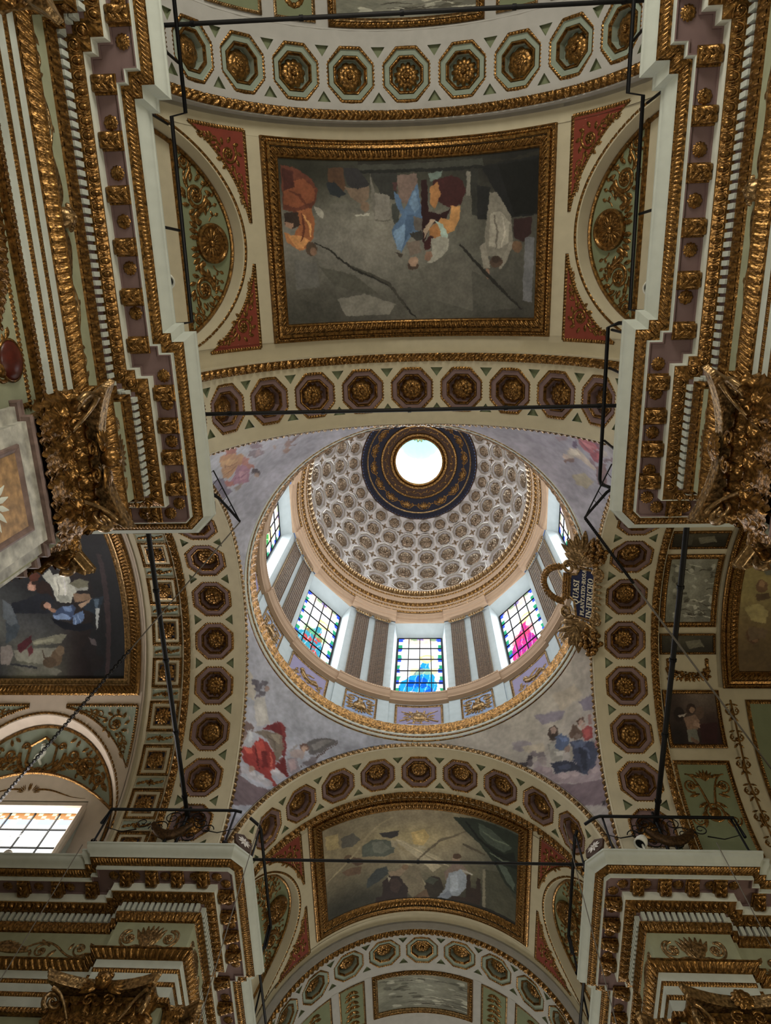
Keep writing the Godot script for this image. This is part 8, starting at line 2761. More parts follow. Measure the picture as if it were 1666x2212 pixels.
			["7a5c38", [0.164, 0.434, 0.163, 0.447, 0.156, 0.456, 0.145, 0.459, 0.132, 0.456, 0.122, 0.447, 0.117, 0.434, 0.117, 0.421, 0.124, 0.412, 0.136, 0.409, 0.148, 0.412, 0.158, 0.422]],
			["4a3820", [0.105, 0.508, 0.206, 0.494, 0.220, 0.537, 0.119, 0.551]],
			["4a3018", [0.167, 0.776, 0.160, 0.804, 0.140, 0.824, 0.112, 0.831, 0.084, 0.823, 0.064, 0.803, 0.056, 0.776, 0.063, 0.748, 0.083, 0.728, 0.110, 0.721, 0.138, 0.728, 0.159, 0.749]],
			["6b4c2a", [0.129, 0.762, 0.126, 0.774, 0.117, 0.783, 0.104, 0.786, 0.091, 0.783, 0.082, 0.774, 0.078, 0.762, 0.081, 0.751, 0.090, 0.742, 0.103, 0.739, 0.116, 0.742, 0.125, 0.751]],
			["6b4c2a", [0.150, 0.804, 0.148, 0.814, 0.139, 0.821, 0.128, 0.824, 0.117, 0.821, 0.109, 0.814, 0.106, 0.804, 0.109, 0.793, 0.117, 0.786, 0.128, 0.783, 0.139, 0.786, 0.147, 0.793]],
			["54422a", [0.070, 0.721, 0.214, 0.735, 0.208, 0.790, 0.080, 0.810]],
			["46391e", [0.164, 0.235, 0.163, 0.259, 0.148, 0.276, 0.122, 0.282, 0.094, 0.275, 0.070, 0.258, 0.056, 0.234, 0.057, 0.210, 0.071, 0.193, 0.096, 0.186, 0.125, 0.193, 0.150, 0.211]],
			["4e4f42", [0.115, 0.313, 0.179, 0.290, 0.199, 0.375, 0.152, 0.374]],
			["867840", [0.037, 0.594, 0.145, 0.566, 0.214, 0.623, 0.204, 0.700, 0.092, 0.679]],
		]},
		"grisaille": {"size": Vector2i(120, 190), "grid": [["5c5c4e", "66665a", "5a594c"], ["626255", "6c6c5e", "5e5d50"], ["56564a", "605f54", "525146"]], "strokes": [
			["3e3c30", [0.326, 0.171, 0.310, 0.181, 0.273, 0.180, 0.237, 0.169, 0.223, 0.154, 0.239, 0.144, 0.275, 0.145, 0.311, 0.156]],
			["47463a", [0.599, 0.936, 0.563, 0.942, 0.511, 0.925, 0.476, 0.894, 0.477, 0.868, 0.513, 0.862, 0.564, 0.879, 0.599, 0.910]],
			["7d7c6e", [0.615, 0.345, 0.598, 0.349, 0.571, 0.340, 0.551, 0.324, 0.550, 0.309, 0.567, 0.305, 0.593, 0.314, 0.613, 0.331]],
			["858475", [1.083, 0.857, 1.047, 0.866, 0.994, 0.851, 0.954, 0.822, 0.951, 0.795, 0.987, 0.786, 1.040, 0.800, 1.079, 0.830]],
			["504e42", [0.363, 0.664, 0.367, 0.637, 0.406, 0.614, 0.457, 0.610, 0.490, 0.627, 0.487, 0.654, 0.448, 0.676, 0.396, 0.680]],
			["3e3c30", [0.280, 0.652, 0.250, 0.659, 0.203, 0.647, 0.165, 0.622, 0.158, 0.600, 0.187, 0.592, 0.234, 0.604, 0.273, 0.629]],
			["47463a", [0.489, 0.213, 0.455, 0.191, 0.441, 0.145, 0.452, 0.102, 0.484, 0.087, 0.517, 0.110, 0.533, 0.156, 0.521, 0.199]],
			["7d7c6e", [0.390, 0.914, 0.389, 0.887, 0.420, 0.865, 0.465, 0.859, 0.497, 0.874, 0.498, 0.900, 0.468, 0.923, 0.422, 0.929]],
			["858475", [0.639, 0.476, 0.613, 0.484, 0.569, 0.474, 0.530, 0.452, 0.521, 0.431, 0.547, 0.423, 0.592, 0.433, 0.630, 0.455]],
			["504e42", [0.430, 0.829, 0.420, 0.820, 0.422, 0.804, 0.434, 0.792, 0.450, 0.790, 0.461, 0.800, 0.460, 0.815, 0.448, 0.828]],
			["3e3c30", [0.332, 0.562, 0.347, 0.547, 0.385, 0.541, 0.426, 0.547, 0.444, 0.562, 0.430, 0.577, 0.391, 0.583, 0.351, 0.577]],
			["47463a", [0.323, 0.474, 0.295, 0.480, 0.267, 0.470, 0.254, 0.448, 0.264, 0.429, 0.291, 0.422, 0.320, 0.433, 0.332, 0.454]],
			["7d7c6e", [0.438, 0.762, 0.441, 0.742, 0.469, 0.727, 0.503, 0.728, 0.526, 0.742, 0.523, 0.763, 0.495, 0.777, 0.460, 0.776]],
			["858475", [0.135, 0.152, 0.108, 0.134, 0.101, 0.110, 0.118, 0.092, 0.150, 0.092, 0.178, 0.109, 0.185, 0.134, 0.168, 0.151]],
			["504e42", [0.357, 0.380, 0.346, 0.396, 0.319, 0.400, 0.291, 0.391, 0.280, 0.372, 0.291, 0.356, 0.319, 0.352, 0.346, 0.362]],
			["3e3c30", [0.727, 0.891, 0.746, 0.868, 0.802, 0.854, 0.864, 0.858, 0.893, 0.877, 0.874, 0.900, 0.818, 0.913, 0.756, 0.909]],
			["47463a", [0.146, 0.397, 0.107, 0.386, 0.071, 0.345, 0.058, 0.299, 0.076, 0.274, 0.114, 0.286, 0.150, 0.327, 0.164, 0.373]],
			["7d7c6e", [1.076, 0.673, 1.047, 0.675, 0.995, 0.658, 0.951, 0.631, 0.941, 0.610, 0.970, 0.608, 1.022, 0.625, 1.066, 0.652]],
			["858475", [0.503, 0.229, 0.467, 0.232, 0.432, 0.214, 0.421, 0.185, 0.438, 0.162, 0.474, 0.158, 0.508, 0.176, 0.520, 0.205]],
			["504e42", [0.077, 0.132, 0.046, 0.134, 0.020, 0.119, 0.015, 0.096, 0.034, 0.079, 0.067, 0.076, 0.092, 0.092, 0.097, 0.114]],
			["3e3c30", [0.399, 0.197, 0.366, 0.199, 0.308, 0.176, 0.258, 0.142, 0.246, 0.116, 0.278, 0.114, 0.337, 0.138, 0.387, 0.172]],
			["47463a", [0.140, 0.129, 0.121, 0.145, 0.091, 0.143, 0.070, 0.125, 0.068, 0.102, 0.087, 0.087, 0.115, 0.088, 0.137, 0.105]],
			["7d7c6e", [0.203, 0.533, 0.181, 0.554, 0.149, 0.555, 0.123, 0.537, 0.121, 0.510, 0.143, 0.489, 0.176, 0.487, 0.201, 0.506]],
			["858475", [0.652, 0.813, 0.614, 0.804, 0.594, 0.779, 0.604, 0.752, 0.637, 0.739, 0.674, 0.749, 0.694, 0.774, 0.685, 0.801]],
			["504e42", [0.359, 0.465, 0.338, 0.472, 0.316, 0.466, 0.305, 0.450, 0.311, 0.434, 0.332, 0.426, 0.355, 0.433, 0.366, 0.449]],
			["3e3c30", [1.025, 0.857, 1.003, 0.855, 0.969, 0.837, 0.943, 0.814, 0.939, 0.799, 0.961, 0.800, 0.995, 0.818, 1.022, 0.842]],
			["47463a", [0.341, 0.275, 0.320, 0.294, 0.288, 0.293, 0.264, 0.274, 0.262, 0.248, 0.283, 0.229, 0.314, 0.230, 0.339, 0.249]],
			["7d7c6e", [0.235, 0.951, 0.195, 0.946, 0.166, 0.921, 0.165, 0.888, 0.192, 0.869, 0.232, 0.874, 0.262, 0.900, 0.263, 0.932]],
			["858475", [0.983, 0.725, 0.950, 0.710, 0.932, 0.672, 0.938, 0.634, 0.965, 0.618, 0.998, 0.633, 1.016, 0.671, 1.010, 0.709]],
			["504e42", [0.091, 0.277, 0.100, 0.249, 0.148, 0.229, 0.205, 0.229, 0.240, 0.250, 0.230, 0.279, 0.183, 0.298, 0.126, 0.298]],
			["3e3c30", [0.395, 0.702, 0.395, 0.676, 0.430, 0.649, 0.480, 0.634, 0.514, 0.642, 0.514, 0.668, 0.479, 0.696, 0.430, 0.709]],
			["47463a", [0.566, 0.683, 0.579, 0.666, 0.622, 0.652, 0.670, 0.650, 0.696, 0.659, 0.684, 0.676, 0.640, 0.690, 0.591, 0.692]],
			["7d7c6e", [0.891, 0.196, 0.867, 0.165, 0.873, 0.120, 0.907, 0.085, 0.948, 0.082, 0.972, 0.113, 0.967, 0.158, 0.933, 0.192]],
			["858475", [0.190, 0.906, 0.163, 0.888, 0.161, 0.867, 0.186, 0.857, 0.222, 0.863, 0.249, 0.882, 0.250, 0.902, 0.226, 0.912]],
			["504e42", [0.090, 0.258, 0.079, 0.233, 0.097, 0.203, 0.133, 0.183, 0.166, 0.187, 0.176, 0.211, 0.157, 0.242, 0.122, 0.261]],
			["3e3c30", [0.954, 0.276, 0.950, 0.301, 0.932, 0.311, 0.911, 0.300, 0.899, 0.274, 0.903, 0.249, 0.920, 0.239, 0.942, 0.250]],
			["47463a", [0.793, 0.200, 0.795, 0.171, 0.834, 0.147, 0.886, 0.141, 0.922, 0.157, 0.920, 0.185, 0.881, 0.209, 0.829, 0.215]],
			["7d7c6e", [0.695, 0.892, 0.665, 0.896, 0.640, 0.883, 0.633, 0.861, 0.650, 0.844, 0.681, 0.842, 0.707, 0.854, 0.712, 0.875]],
			["858475", [1.035, 0.781, 1.018, 0.797, 0.979, 0.802, 0.939, 0.792, 0.923, 0.774, 0.939, 0.757, 0.979, 0.752, 1.019, 0.762]],
			["504e42", [0.154, 0.654, 0.127, 0.634, 0.124, 0.604, 0.147, 0.580, 0.183, 0.576, 0.210, 0.596, 0.214, 0.626, 0.190, 0.650]],
			["3e3c30", [0.307, 0.407, 0.288, 0.425, 0.237, 0.431, 0.184, 0.422, 0.160, 0.403, 0.179, 0.385, 0.230, 0.379, 0.283, 0.388]],
			["47463a", [0.949, 0.846, 0.921, 0.846, 0.902, 0.833, 0.901, 0.816, 0.920, 0.803, 0.947, 0.803, 0.967, 0.816, 0.967, 0.833]],
			["7d7c6e", [0.777, 0.363, 0.783, 0.345, 0.809, 0.335, 0.840, 0.340, 0.858, 0.357, 0.852, 0.376, 0.826, 0.386, 0.795, 0.380]],
			["858475", [0.156, 0.222, 0.121, 0.206, 0.102, 0.171, 0.110, 0.136, 0.140, 0.123, 0.175, 0.138, 0.195, 0.174, 0.188, 0.208]],
			["504e42", [0.496, 0.869, 0.510, 0.854, 0.555, 0.836, 0.606, 0.827, 0.631, 0.831, 0.618, 0.846, 0.572, 0.863, 0.522, 0.873]],
			["3e3c30", [0.220, 0.383, 0.220, 0.360, 0.253, 0.330, 0.299, 0.312, 0.331, 0.315, 0.331, 0.339, 0.298, 0.369, 0.252, 0.387]],
			["36342a", [0.325, 0.827, 0.407, 0.811, 0.552, 0.833, 0.554, 0.826, 0.406, 0.795, 0.320, 0.819]],
			["8c8a7a", [0.638, 0.852, 0.767, 0.825, 0.840, 0.881, 0.849, 0.875, 0.770, 0.808, 0.634, 0.844]],
			["36342a", [0.576, 0.698, 0.681, 0.675, 0.772, 0.762, 0.782, 0.757, 0.689, 0.660, 0.571, 0.690]],
			["8c8a7a", [0.470, 0.740, 0.632, 0.763, 0.730, 0.778, 0.731, 0.770, 0.635, 0.747, 0.471, 0.732]],
			["36342a", [0.444, 0.858, 0.558, 0.904, 0.654, 0.925, 0.658, 0.917, 0.567, 0.889, 0.449, 0.851]],
			["8c8a7a", [0.813, 0.614, 0.918, 0.597, 1.079, 0.624, 1.081, 0.617, 0.917, 0.581, 0.810, 0.606]],
			["36342a", [0.635, 0.205, 0.705, 0.188, 0.898, 0.194, 0.896, 0.185, 0.699, 0.171, 0.629, 0.197]],
			["8c8a7a", [0.873, 0.413, 0.995, 0.413, 1.114, 0.391, 1.110, 0.383, 0.989, 0.396, 0.870, 0.404]],
			["36342a", [0.521, 0.878, 0.610, 0.903, 0.731, 0.880, 0.729, 0.872, 0.610, 0.887, 0.524, 0.870]],
			["8c8a7a", [0.087, 0.102, 0.249, 0.146, 0.370, 0.169, 0.370, 0.160, 0.251, 0.129, 0.089, 0.094]],
			["36342a", [0.875, 0.229, 0.995, 0.242, 1.127, 0.308, 1.132, 0.302, 1.000, 0.226, 0.874, 0.221]],
			["8c8a7a", [0.821, 0.904, 0.902, 0.929, 1.081, 0.957, 1.083, 0.949, 0.907, 0.913, 0.824, 0.897]],
			["36342a", [0.691, 0.792, 0.793, 0.840, 0.916, 0.829, 0.914, 0.821, 0.797, 0.825, 0.696, 0.786]],
			["8c8a7a", [0.914, 0.690, 1.007, 0.680, 1.121, 0.729, 1.127, 0.722, 1.010, 0.664, 0.911, 0.682]],
			["36342a", [1.014, 0.849, 1.121, 0.854, 1.289, 0.850, 1.288, 0.842, 1.119, 0.838, 1.013, 0.841]],
			["8c8a7a", [0.403, 0.098, 0.490, 0.116, 0.665, 0.141, 0.665, 0.132, 0.490, 0.098, 0.403, 0.090]],
			["36342a", [0.493, 0.890, 0.611, 0.873, 0.663, 0.965, 0.674, 0.963, 0.623, 0.859, 0.490, 0.882]],
			["8c8a7a", [1.009, 0.866, 1.133, 0.863, 1.182, 0.863, 1.182, 0.855, 1.131, 0.847, 1.008, 0.858]],
			["36342a", [0.370, 0.871, 0.528, 0.906, 0.559, 0.864, 0.549, 0.860, 0.525, 0.890, 0.373, 0.863]],
			["8c8a7a", [0.434, 0.887, 0.523, 0.923, 0.696, 0.917, 0.695, 0.909, 0.526, 0.907, 0.440, 0.879]],
			["36342a", [0.902, 0.319, 1.015, 0.303, 1.068, 0.289, 1.063, 0.281, 1.007, 0.286, 0.898, 0.311]],
			["8c8a7a", [0.344, 0.193, 0.429, 0.250, 0.562, 0.269, 0.562, 0.260, 0.435, 0.234, 0.350, 0.186]],
			["36342a", [0.752, 0.712, 0.888, 0.761, 1.043, 0.762, 1.043, 0.754, 0.891, 0.746, 0.756, 0.704]],
			["8c8a7a", [0.632, 0.680, 0.772, 0.698, 0.864, 0.666, 0.858, 0.658, 0.768, 0.681, 0.633, 0.672]],
			["36342a", [0.845, 0.507, 0.915, 0.492, 1.122, 0.505, 1.121, 0.496, 0.911, 0.475, 0.839, 0.499]],
			["8c8a7a", [0.492, 0.671, 0.639, 0.669, 0.707, 0.687, 0.710, 0.679, 0.639, 0.653, 0.490, 0.662]],
		]},
		"angel": {"size": Vector2i(130, 140), "grid": [["2e221c", "4a3e34", "4b3f36"], ["2a1f1a", "3a2c26", "33231f"], ["1c1513", "2a1d1a", "251616"]], "strokes": [
			["1f1613", [0.326, 0.411, 0.300, 0.487, 0.251, 0.544, 0.193, 0.564, 0.140, 0.544, 0.107, 0.488, 0.104, 0.411, 0.129, 0.334, 0.177, 0.278, 0.235, 0.257, 0.289, 0.277, 0.322, 0.334]],
			["4a382c", [0.731, 0.376, 0.708, 0.442, 0.669, 0.490, 0.621, 0.508, 0.581, 0.491, 0.556, 0.442, 0.553, 0.377, 0.574, 0.311, 0.614, 0.263, 0.660, 0.245, 0.703, 0.263, 0.729, 0.311]],
			["2c1e17", [0.577, 0.300, 0.556, 0.355, 0.513, 0.395, 0.459, 0.410, 0.410, 0.395, 0.379, 0.356, 0.372, 0.301, 0.394, 0.246, 0.436, 0.205, 0.489, 0.191, 0.539, 0.205, 0.571, 0.245]],
			["6f5440", [0.552, 0.323, 0.540, 0.355, 0.515, 0.379, 0.485, 0.388, 0.457, 0.379, 0.440, 0.356, 0.436, 0.323, 0.448, 0.289, 0.473, 0.266, 0.503, 0.256, 0.531, 0.266, 0.549, 0.289]],
			["6b5140", [0.294, 0.476, 0.548, 0.410, 0.617, 0.541, 0.543, 0.715, 0.341, 0.738]],
			["7d6250", [0.509, 0.519, 0.727, 0.671, 0.697, 0.715, 0.469, 0.628]],
			["8a7e72", [0.190, 0.433, 0.374, 0.389, 0.319, 0.454, 0.207, 0.466]],
			["5a5a50", [0.322, 0.717, 0.525, 0.694, 0.542, 0.954, 0.323, 0.956]],
			["2c1416", [0.606, 0.606, 0.966, 0.561, 0.904, 0.996, 0.581, 0.976]],
			["5e4636", [0.387, 0.847, 0.542, 0.954, 0.490, 0.998, 0.371, 0.934]],
		]},
		"landscape": {"size": Vector2i(120, 44), "grid": [["2e2a1c", "3a3626", "2e2a1e"], ["221e15", "2b271b", "221e15"]], "strokes": [
			["3e3a2c", [0.164, 0.156, 0.371, 0.090, 0.369, 0.894, 0.182, 0.894]],
			["545040", [0.453, 0.360, 0.743, 0.227, 0.825, 0.631, 0.535, 0.829]],
			["605c48", [0.580, 0.779, 0.723, 0.469, 0.820, 0.713, 0.829, 0.681, 0.721, 0.388, 0.573, 0.746]],
		]},
	}

# ---------------------------------------------------------------- painted canvases

func fill_poly(im: Image, pts: PackedVector2Array, c: Color) -> void:
	var W := im.get_width()
	var H := im.get_height()
	var lo := 1e9
	var hi := -1e9
	for p in pts:
		lo = minf(lo, p.y)
		hi = maxf(hi, p.y)
	for y in range(maxi(0, floori(lo)), mini(H - 1, ceili(hi)) + 1):
		var xs := PackedFloat32Array()
		var n := pts.size()
		for i in n:
			var a := pts[i]
			var b := pts[(i + 1) % n]
			if (a.y <= y + 0.5) != (b.y <= y + 0.5):
				xs.append(a.x + (y + 0.5 - a.y) / (b.y - a.y) * (b.x - a.x))
		xs.sort()
		for k in range(0, xs.size() - 1, 2):
			var x0 := maxi(0, roundi(xs[k]))
			var x1 := mini(W, roundi(xs[k + 1]))
			if x1 > x0:
				im.fill_rect(Rect2i(x0, y, x1 - x0, 1), c)

func lifted(c: Color, gain: float) -> Color:
	var l := c.srgb_to_linear() * gain
	var y := l.r * 0.3 + l.g * 0.59 + l.b * 0.11
	l = l.lerp(Color(y, y, y), 0.22)
	var o := Color(minf(l.r, 0.92), minf(l.g, 0.92), minf(l.b, 0.92)).linear_to_srgb()
	o.a = 1.0
	return o

func canvas_texture(d: Dictionary, gain: float, seed_: int) -> ImageTexture:
	var sz: Vector2i = d.size
	var grid: Array = d.grid
	var base := Image.create((grid[0] as Array).size(), grid.size(), false, Image.FORMAT_RGB8)
	for j in grid.size():
		for i in (grid[j] as Array).size():
			base.set_pixel(i, j, lifted(Color(grid[j][i] as String), gain))
	base.resize(sz.x, sz.y, Image.INTERPOLATE_CUBIC)
	var nz := FastNoiseLite.new()
	nz.seed = seed_
	nz.frequency = 0.045
	nz.fractal_octaves = 4
	for s in d.strokes:
		var v: Array = s[1]
		var pts := PackedVector2Array()
		for i in range(0, v.size(), 2):
			pts.append(Vector2(v[i] * sz.x, v[i + 1] * sz.y))
		fill_poly(base, pts, lifted(Color(s[0] as String), gain))
	var big := Image.create(sz.x * 2, sz.y * 2, false, Image.FORMAT_RGB8)
	var soft: Image = base.duplicate()
	soft.resize(sz.x * 2, sz.y * 2, Image.INTERPOLATE_CUBIC)
	var blur: Image = base.duplicate()
	blur.resize(maxi(8, sz.x / 4), maxi(8, sz.y / 4), Image.INTERPOLATE_LANCZOS)
	blur.resize(sz.x * 2, sz.y * 2, Image.INTERPOLATE_CUBIC)
	for y in sz.y * 2:
		for x in sz.x * 2:
			var dx := nz.get_noise_2d(x, y)
			var dy := nz.get_noise_2d(x + 700, y + 300)
			var px := clampi(x + roundi(dx * 3.5), 0, sz.x * 2 - 1)
			var py := clampi(y + roundi(dy * 3.5), 0, sz.y * 2 - 1)
			var c := soft.get_pixel(px, py).lerp(blur.get_pixel(px, py), 0.18 + 0.25 * dy)
			var k := 1.0 + 0.14 * nz.get_noise_2d(x * 0.35 + 90, y * 0.35 + 40) + 0.10 * nz.get_noise_2d(x * 1.6 + 30, y * 1.6 + 10)
			big.set_pixel(x, y, Color(c.r * k, c.g * k, c.b * k))
	big.generate_mipmaps()
	return ImageTexture.create_from_image(big)

func canvas_mat(called: String, d: Dictionary, gain: float, seed_: int, rough := 0.6) -> StandardMaterial3D:
	var m := StandardMaterial3D.new()
	m.albedo_texture = canvas_texture(d, gain, seed_)
	m.roughness = rough
	m.metallic_specular = 0.35
	m.cull_mode = BaseMaterial3D.CULL_DISABLED
	M[called] = m
	return m

func paintings() -> void:
	var d := painted_scenes()
	var gains := {"nave": 1.55, "chancel": 1.8, "left": 1.5, "pend0": 1.3, "pend1": 1.3, "pend2": 1.3, "pend3": 1.3, "right": 2.0, "grisaille": 2.0, "angel": 1.8, "landscape": 1.8}
	var i := 0
	for k in d:
		canvas_mat("canvas_" + k, d[k], gains[k], 50 + i)
		i += 1
	M.pend = [M.canvas_pend0, M.canvas_pend1, M.canvas_pend2, M.canvas_pend3]
	var g := StandardMaterial3D.new()
	g.albedo_color = Color(0.9, 0.95, 0.97)
	g.emission_enabled = true
	g.emission = Color(0.95, 0.99, 1.0)
	g.emission_energy_multiplier = 3.0
	M.lanternglow = g
	var dl := g.duplicate()
	dl.emission_energy_multiplier = 1.5
	M.daylight = dl
	paint("cupola", Color(0.62, 0.85, 0.86))

# ---------------------------------------------------------------- scene

const GLASS := 1.5
const DRUM_LIGHT := 12.0
const TRANSEPT_LIGHT := 30.0

func _ready() -> void:
	var cam := Camera3D.new()
	cam.name = "camera"
	add_child(cam)
	cam.fov = 71.2527
	cam.near = 0.05
	cam.far = 200.0
	cam.transform = Transform3D(Basis(Vector3(0.998308, 0.050231, -0.029301), Vector3(0.012609, 0.304906, 0.952299), Vector3(0.056769, -0.951057, 0.303756)), Vector3(0.267519, 1.600000, 6.999293))
	var we := WorldEnvironment.new()
	we.name = "environment"
	var env := Environment.new()
	env.background_mode = Environment.BG_SKY
	var sky := Sky.new()
	var sm := ProceduralSkyMaterial.new()
	sm.sky_top_color = Color(0.45, 0.6, 0.85)
	sm.sky_horizon_color = Color(0.75, 0.82, 0.9)
	sm.ground_bottom_color = Color(0.3, 0.28, 0.25)
	sky.sky_material = sm
	env.sky = sky
	env.tonemap_mode = Environment.TONE_MAPPER_LINEAR
	env.tonemap_exposure = 1.03
	env.sdfgi_enabled = true
	env.ssao_enabled = true
	env.ssil_enabled = true
	we.environment = env
	add_child(we)
	area("facade_window_light", Vector3(0, 9.5, 15.85), Vector3(0, 0, -1), Vector2(3.2, 4.5), 50.0, Color(1.0, 0.97, 0.91))
	area("chancel_window_light", Vector3(0, 9.0, -17.85), Vector3(0, 0, 1), Vector2(3.0, 3.5), 30.0, Color(1.0, 0.98, 0.95))
	for s in [-1.0, 1.0]:
		for z in [7.8, -8.0]:
			area("aisle_window_light", Vector3(s * 4.3, 4.5, z), Vector3(-s, 0, 0), Vector2(2.4, 3.0), 25.0, Color(1.0, 0.96, 0.90))
	area("transept_end_light", Vector3(13.3, 6.5, 0), Vector3(-1, 0, 0), Vector2(2.4, 3.4), 26.0, Color(1.0, 0.93, 0.80))
	materials()
	paintings()
	shell()
	arch_meshes()
	build_arch("trim_4", "coffered arch between nave and crossing", Transform3D.IDENTITY, "cream", "mauve")
	build_arch("trim_5", "coffered arch between chancel and crossing", xf(Vector3.ZERO, PI), "cream", "mauve", true, 2)
	build_arch("trim_6", "coffered arch of the transept with the lunette window", xf(Vector3.ZERO, -PI / 2), "cream", "mauve", true, 4)
	build_arch("trim_7", "coffered arch of the transept with the cartouche", xf(Vector3.ZERO, PI / 2), "cream", "mauve", true, 6)
	build_arch("trim_8", "white arch with green octagonal coffers across the nave", xf(Vector3(0, 0, 15.585), PI), "pale", "palegreen", false, 1)
	build_arch("trim_9", "white arch with green octagonal coffers across the chancel", xf(Vector3(0, 0, -15.585), 0), "pale", "palegreen", false, 3)
	var v := structure("ceiling", "painted barrel vault of the nave with lunettes")
	nave_bay(v)
	v = structure("ceiling", "painted barrel vault of the chancel with lunettes", xf(Vector3.ZERO, PI))
	nave_bay(v)
	var pd := structure("ceiling_crossing", "four painted pendentives under the dome")
	for q in 4:
		put(pendentive_mesh(q), "pendentive", M.pend[q], pd)
	drum()
	dome()
	for k in 8:
		drum_window(k)
	ent_prepare()
	for k in 4:
		entablature(k)
	pilasters()
	var u := deg_to_rad(41.3) * VR
	framed_painting("ceiling_painting", "cracked grey ceiling painting of robed figures in a broad gilt frame over the nave", f_cyl(VR), -u, u, 5.93, 9.67, 0.355, M.canvas_nave, 0)
	u = deg_to_rad(42.5) * VR
	framed_painting("ceiling_painting", "annunciation-like ceiling painting with a green curtain over the chancel", f_cyl(VR), -u, u, 5.73, 9.50, 0.41, M.canvas_chancel, 0, xf(Vector3.ZERO, PI), 3)
	left_transept()
	right_transept()
	far_bay(Transform3D.IDENTITY, "pale vault of the next nave bay with green leaf panels", 11.60, 0, "grey relief painting in a gilt frame over the next nave bay")
	far_bay(xf(Vector3.ZERO, PI), "pale vault of the inner chancel with green leaf panels", 11.75, 3, "grey relief painting in a gilt frame over the inner chancel")
	ironwork()
	small_things()
	cartouche()

func area(called: String, at: Vector3, dir: Vector3, size: Vector2, energy: float, c: Color) -> AreaLight3D:
	var l := AreaLight3D.new()
	l.name = called
	l.area_size = size
	l.light_energy = energy
	l.light_color = c
	l.shadow_enabled = true
	l.area_range = 80.0
	add_child(l)
	var up := Vector3.UP if absf(dir.y) < 0.9 else Vector3.RIGHT
	l.transform = Transform3D(Basis.looking_at(dir, up), at)
	return l

# tall clear window in an end wall, outside the picture
func end_window(called: String, label: String, p: Vector3, size: Vector2, face: float, side := false) -> void:
	var o := structure(called, label, Transform3D(Basis(Vector3.UP, PI / 2 if side else 0.0), p))
	var c := Vector3.ZERO
	var mb := MB.new()
	mb.box(c, Vector3(size.x, size.y, 0.03))
	put(mb.done(), "pane", M.daylight, o)
	mb = MB.new()
	for i in 4:
		mb.box(c + Vector3(lerpf(-0.5, 0.5, i / 3.0) * size.x, 0, face * 0.03), Vector3(0.06, size.y, 0.05))
	for j in 6:
		mb.box(c + Vector3(0, lerpf(-0.5, 0.5, j / 5.0) * size.y, face * 0.03), Vector3(size.x, 0.05, 0.05))
	put(mb.done(), "glazing_bar", M.iron, o)

func slab(o: Node3D, called: String, a: Vector3, b: Vector3, mat: String) -> void:
	var mb := MB.new()
	mb.box((a + b) * 0.5, (b - a).abs())
	put(mb.done(), called, M[mat], o)

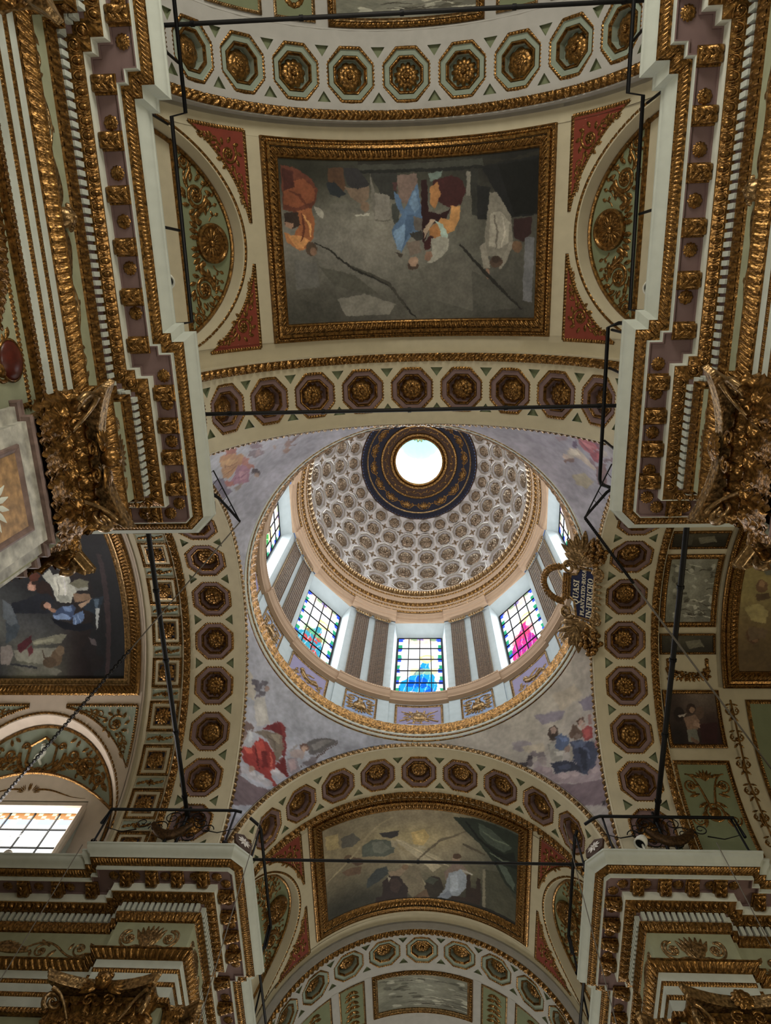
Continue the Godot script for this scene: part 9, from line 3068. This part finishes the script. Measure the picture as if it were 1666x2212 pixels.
func shell() -> void:
	var o := structure("floor", "stone floor of the church")
	slab(o, "slab", Vector3(-16, -0.3, -20), Vector3(16, 0, 18), "floor")
	for s in [-1.0, 1.0]:
		o = structure("wall_nave_left" if s < 0 else "wall_nave_right", "nave wall below the entablature")
		slab(o, "wall_face", Vector3(s * 4.44, 0, 4.4), Vector3(s * 5.0, 17.4, 16), "frieze")
		o = structure("wall_chancel_left" if s < 0 else "wall_chancel_right", "chancel wall below the entablature")
		slab(o, "wall_face", Vector3(s * 4.44, 0, -4.4), Vector3(s * 5.0, 17.4, -18), "frieze")
		o = structure("wall_transept_left" if s < 0 else "wall_transept_right", "transept walls below the entablature")
		for q in [-1.0, 1.0]:
			if s < 0 and q < 0:   # opening for the lunette window
				slab(o, "wall_face", Vector3(-4.4, 0, -4.44), Vector3(-7.7, 17.4, -5.0), "frieze")
				slab(o, "wall_face", Vector3(-10.2, 0, -4.44), Vector3(-13.5, 17.4, -5.0), "frieze")
				slab(o, "wall_face", Vector3(-7.7, 0, -4.44), Vector3(-10.2, 12.66, -5.0), "frieze")
				slab(o, "wall_face", Vector3(-7.7, 15.05, -4.44), Vector3(-10.2, 17.4, -5.0), "frieze")
				slab(o, "wall_face", Vector3(-7.7, 12.66, -4.75), Vector3(-10.2, 15.05, -5.0), "frieze")
			else:
				slab(o, "wall_face", Vector3(s * 4.4, 0, q * 4.44), Vector3(s * 13.5, 17.4, q * 5.0), "frieze")
		slab(o, "end_wall", Vector3(s * 13.5, 0, -5), Vector3(s * 14, 18, 5), "cream")
	for sx in [-1.0, 1.0]:
		for sz in [-1.0, 1.0]:
			o = structure("wall_pier_%s_%s" % ["left" if sx < 0 else "right", "front" if sz > 0 else "back"], "crossing pier behind its two pilasters")
			slab(o, "pier_core", Vector3(sx * 4.15, 0, sz * 4.15), Vector3(sx * 5.44, 17.4, sz * 5.44), "frieze")
	o = structure("ceiling_roof", "roof slabs above the four vaults")
	for e in [[-5, 4.3, 5, 16.5], [-5, -18.5, 5, -4.3], [-14, -5, -4.3, 5], [4.3, -5, 14, 5]]:
		slab(o, "roof_slab", Vector3(e[0], 17.4, e[1]), Vector3(e[2], 17.6, e[3]), "umber")
	for s in [-1.0, 1.0]:
		o = structure("trim_%d" % (20 if s < 0 else 21), "gilded archivolt and green spandrels of the %s side chapel" % ("left" if s < 0 else "right"))
		var f := func(u: float, v: float, h: float) -> Vector3: return Vector3(s * (4.44 - h), v, u)
		var ring_f := func(a: float, w: float, h: float) -> Vector3: return f.call(7.85 + cos(a) * (1.44 + 0.28 * w), 8.3 + sin(a) * (1.44 + 0.28 * w), h)
		var mb := MB.new()
		strip(mb, ring_f, 0.0, PI, 0.0, 0.3, 0.05, "bead", 0.03, 4, 3)
		strip(mb, ring_f, 0.0, PI, 0.34, 1.0, 0.07, "leaf", 0.06, 8, 5)
		stuff(put(mb.done(), "archivolt", M.gold, o))
		mb = MB.new()
		strip(mb, func(t: float, w: float, h: float) -> Vector3: return f.call(t, 9.86 + 0.07 * w, h), 5.7, 10.2, 0.0, 1.0, 0.06, "bead", 0.03, 4, 3)
		for z in [5.72, 10.1]:
			strip(mb, func(t: float, w: float, h: float) -> Vector3: return f.call(z + 0.07 * w, t, h), 7.0, 9.86, 0.0, 1.0, 0.06, "bead", 0.03, 4, 3)
		stuff(put(mb.done(), "bead_border", M.gold, o))
		mb = MB.new()
		for q in [-1.0, 1.0]:
			var c := Vector2(7.85 + q * 1.62, 9.45)
			rel_curve(mb, f, spiral(c, 0.16, 0.14, 0.0, 1.0, 20), 0.025, 0.025)
			rel_dome(mb, f, c, 0.11, 0.05, 12)
			for k in 9:
				rel_leaf(mb, f, c + Vector2(0.07 * sin(k * 2.4) - q * 0.03 * k, -0.2 - 0.12 * k), -PI / 2 + 0.8 * sin(k * 1.7), 0.17, 0.09, 0.04)
				rel_leaf(mb, f, c + Vector2(-q * (0.22 + 0.09 * k), 0.12 + 0.06 * sin(k * 1.3)), PI / 2 + q * PI / 2 + 0.7 * sin(k * 2.1), 0.15, 0.08, 0.035)
		put(mb.done(), "spandrel_relief", M.gold, o)
	o = structure("wall_front", "facade wall behind the nave")
	slab(o, "wall_face", Vector3(-5, 0, 16), Vector3(5, 18, 16.5), "cream")
	o = structure("wall_back", "end wall of the chancel")
	slab(o, "wall_face", Vector3(-5, 0, -18.5), Vector3(5, 18, -18), "cream")

	end_window("window_11", "tall clear window of the facade", Vector3(0, 9.5, 15.97), Vector2(3.2, 4.5), -1.0)
	var n := 13
	for s in [-1.0, 1.0]:
		for z in [7.8, -8.0]:
			end_window("window_%d" % n, "low clear window of a side chapel", Vector3(s * 4.40, 4.5, z), Vector2(2.4, 3.0), -s, true)
			n += 1
	end_window("window_17", "warm-toned window in the cartouche transept's end wall", Vector3(13.47, 6.5, 0), Vector2(2.4, 3.4), -1.0, true)
	end_window("window_12", "tall clear window behind the high altar", Vector3(0, 9.0, -17.97), Vector2(3.0, 3.5), 1.0)

func pilasters() -> void:
	var Y := 9.04
	var sides := [["cartouche", 1.0], ["window", -1.0]]
	for e in sides:
		var s: float = e[1]
		pilaster("marble pilaster with gilded capital facing the nave on the pier by the %s transept" % e[0], xf(Vector3(s * 3.98, Y, 5.05), -s * PI / 2), 0 if s < 0 else 1)
		pilaster("marble pilaster with gilded capital facing the %s transept from the nave side" % e[0], xf(Vector3(s * 5.05, Y, 3.98), PI), 1)
		pilaster("marble pilaster with gilded capital facing the %s transept from the chancel side" % e[0], xf(Vector3(s * 5.05, Y, -3.98), 0), 0 if s < 0 else 1)
		pilaster("marble pilaster with gilded capital facing the chancel on the pier by the %s transept" % e[0], xf(Vector3(s * 3.98, Y, -5.05), -s * PI / 2), 1)
		pilaster("marble pilaster with gilded capital one bay down the nave on the %s transept's side" % e[0], xf(Vector3(s * 3.98, Y, 10.66), -s * PI / 2), 1)
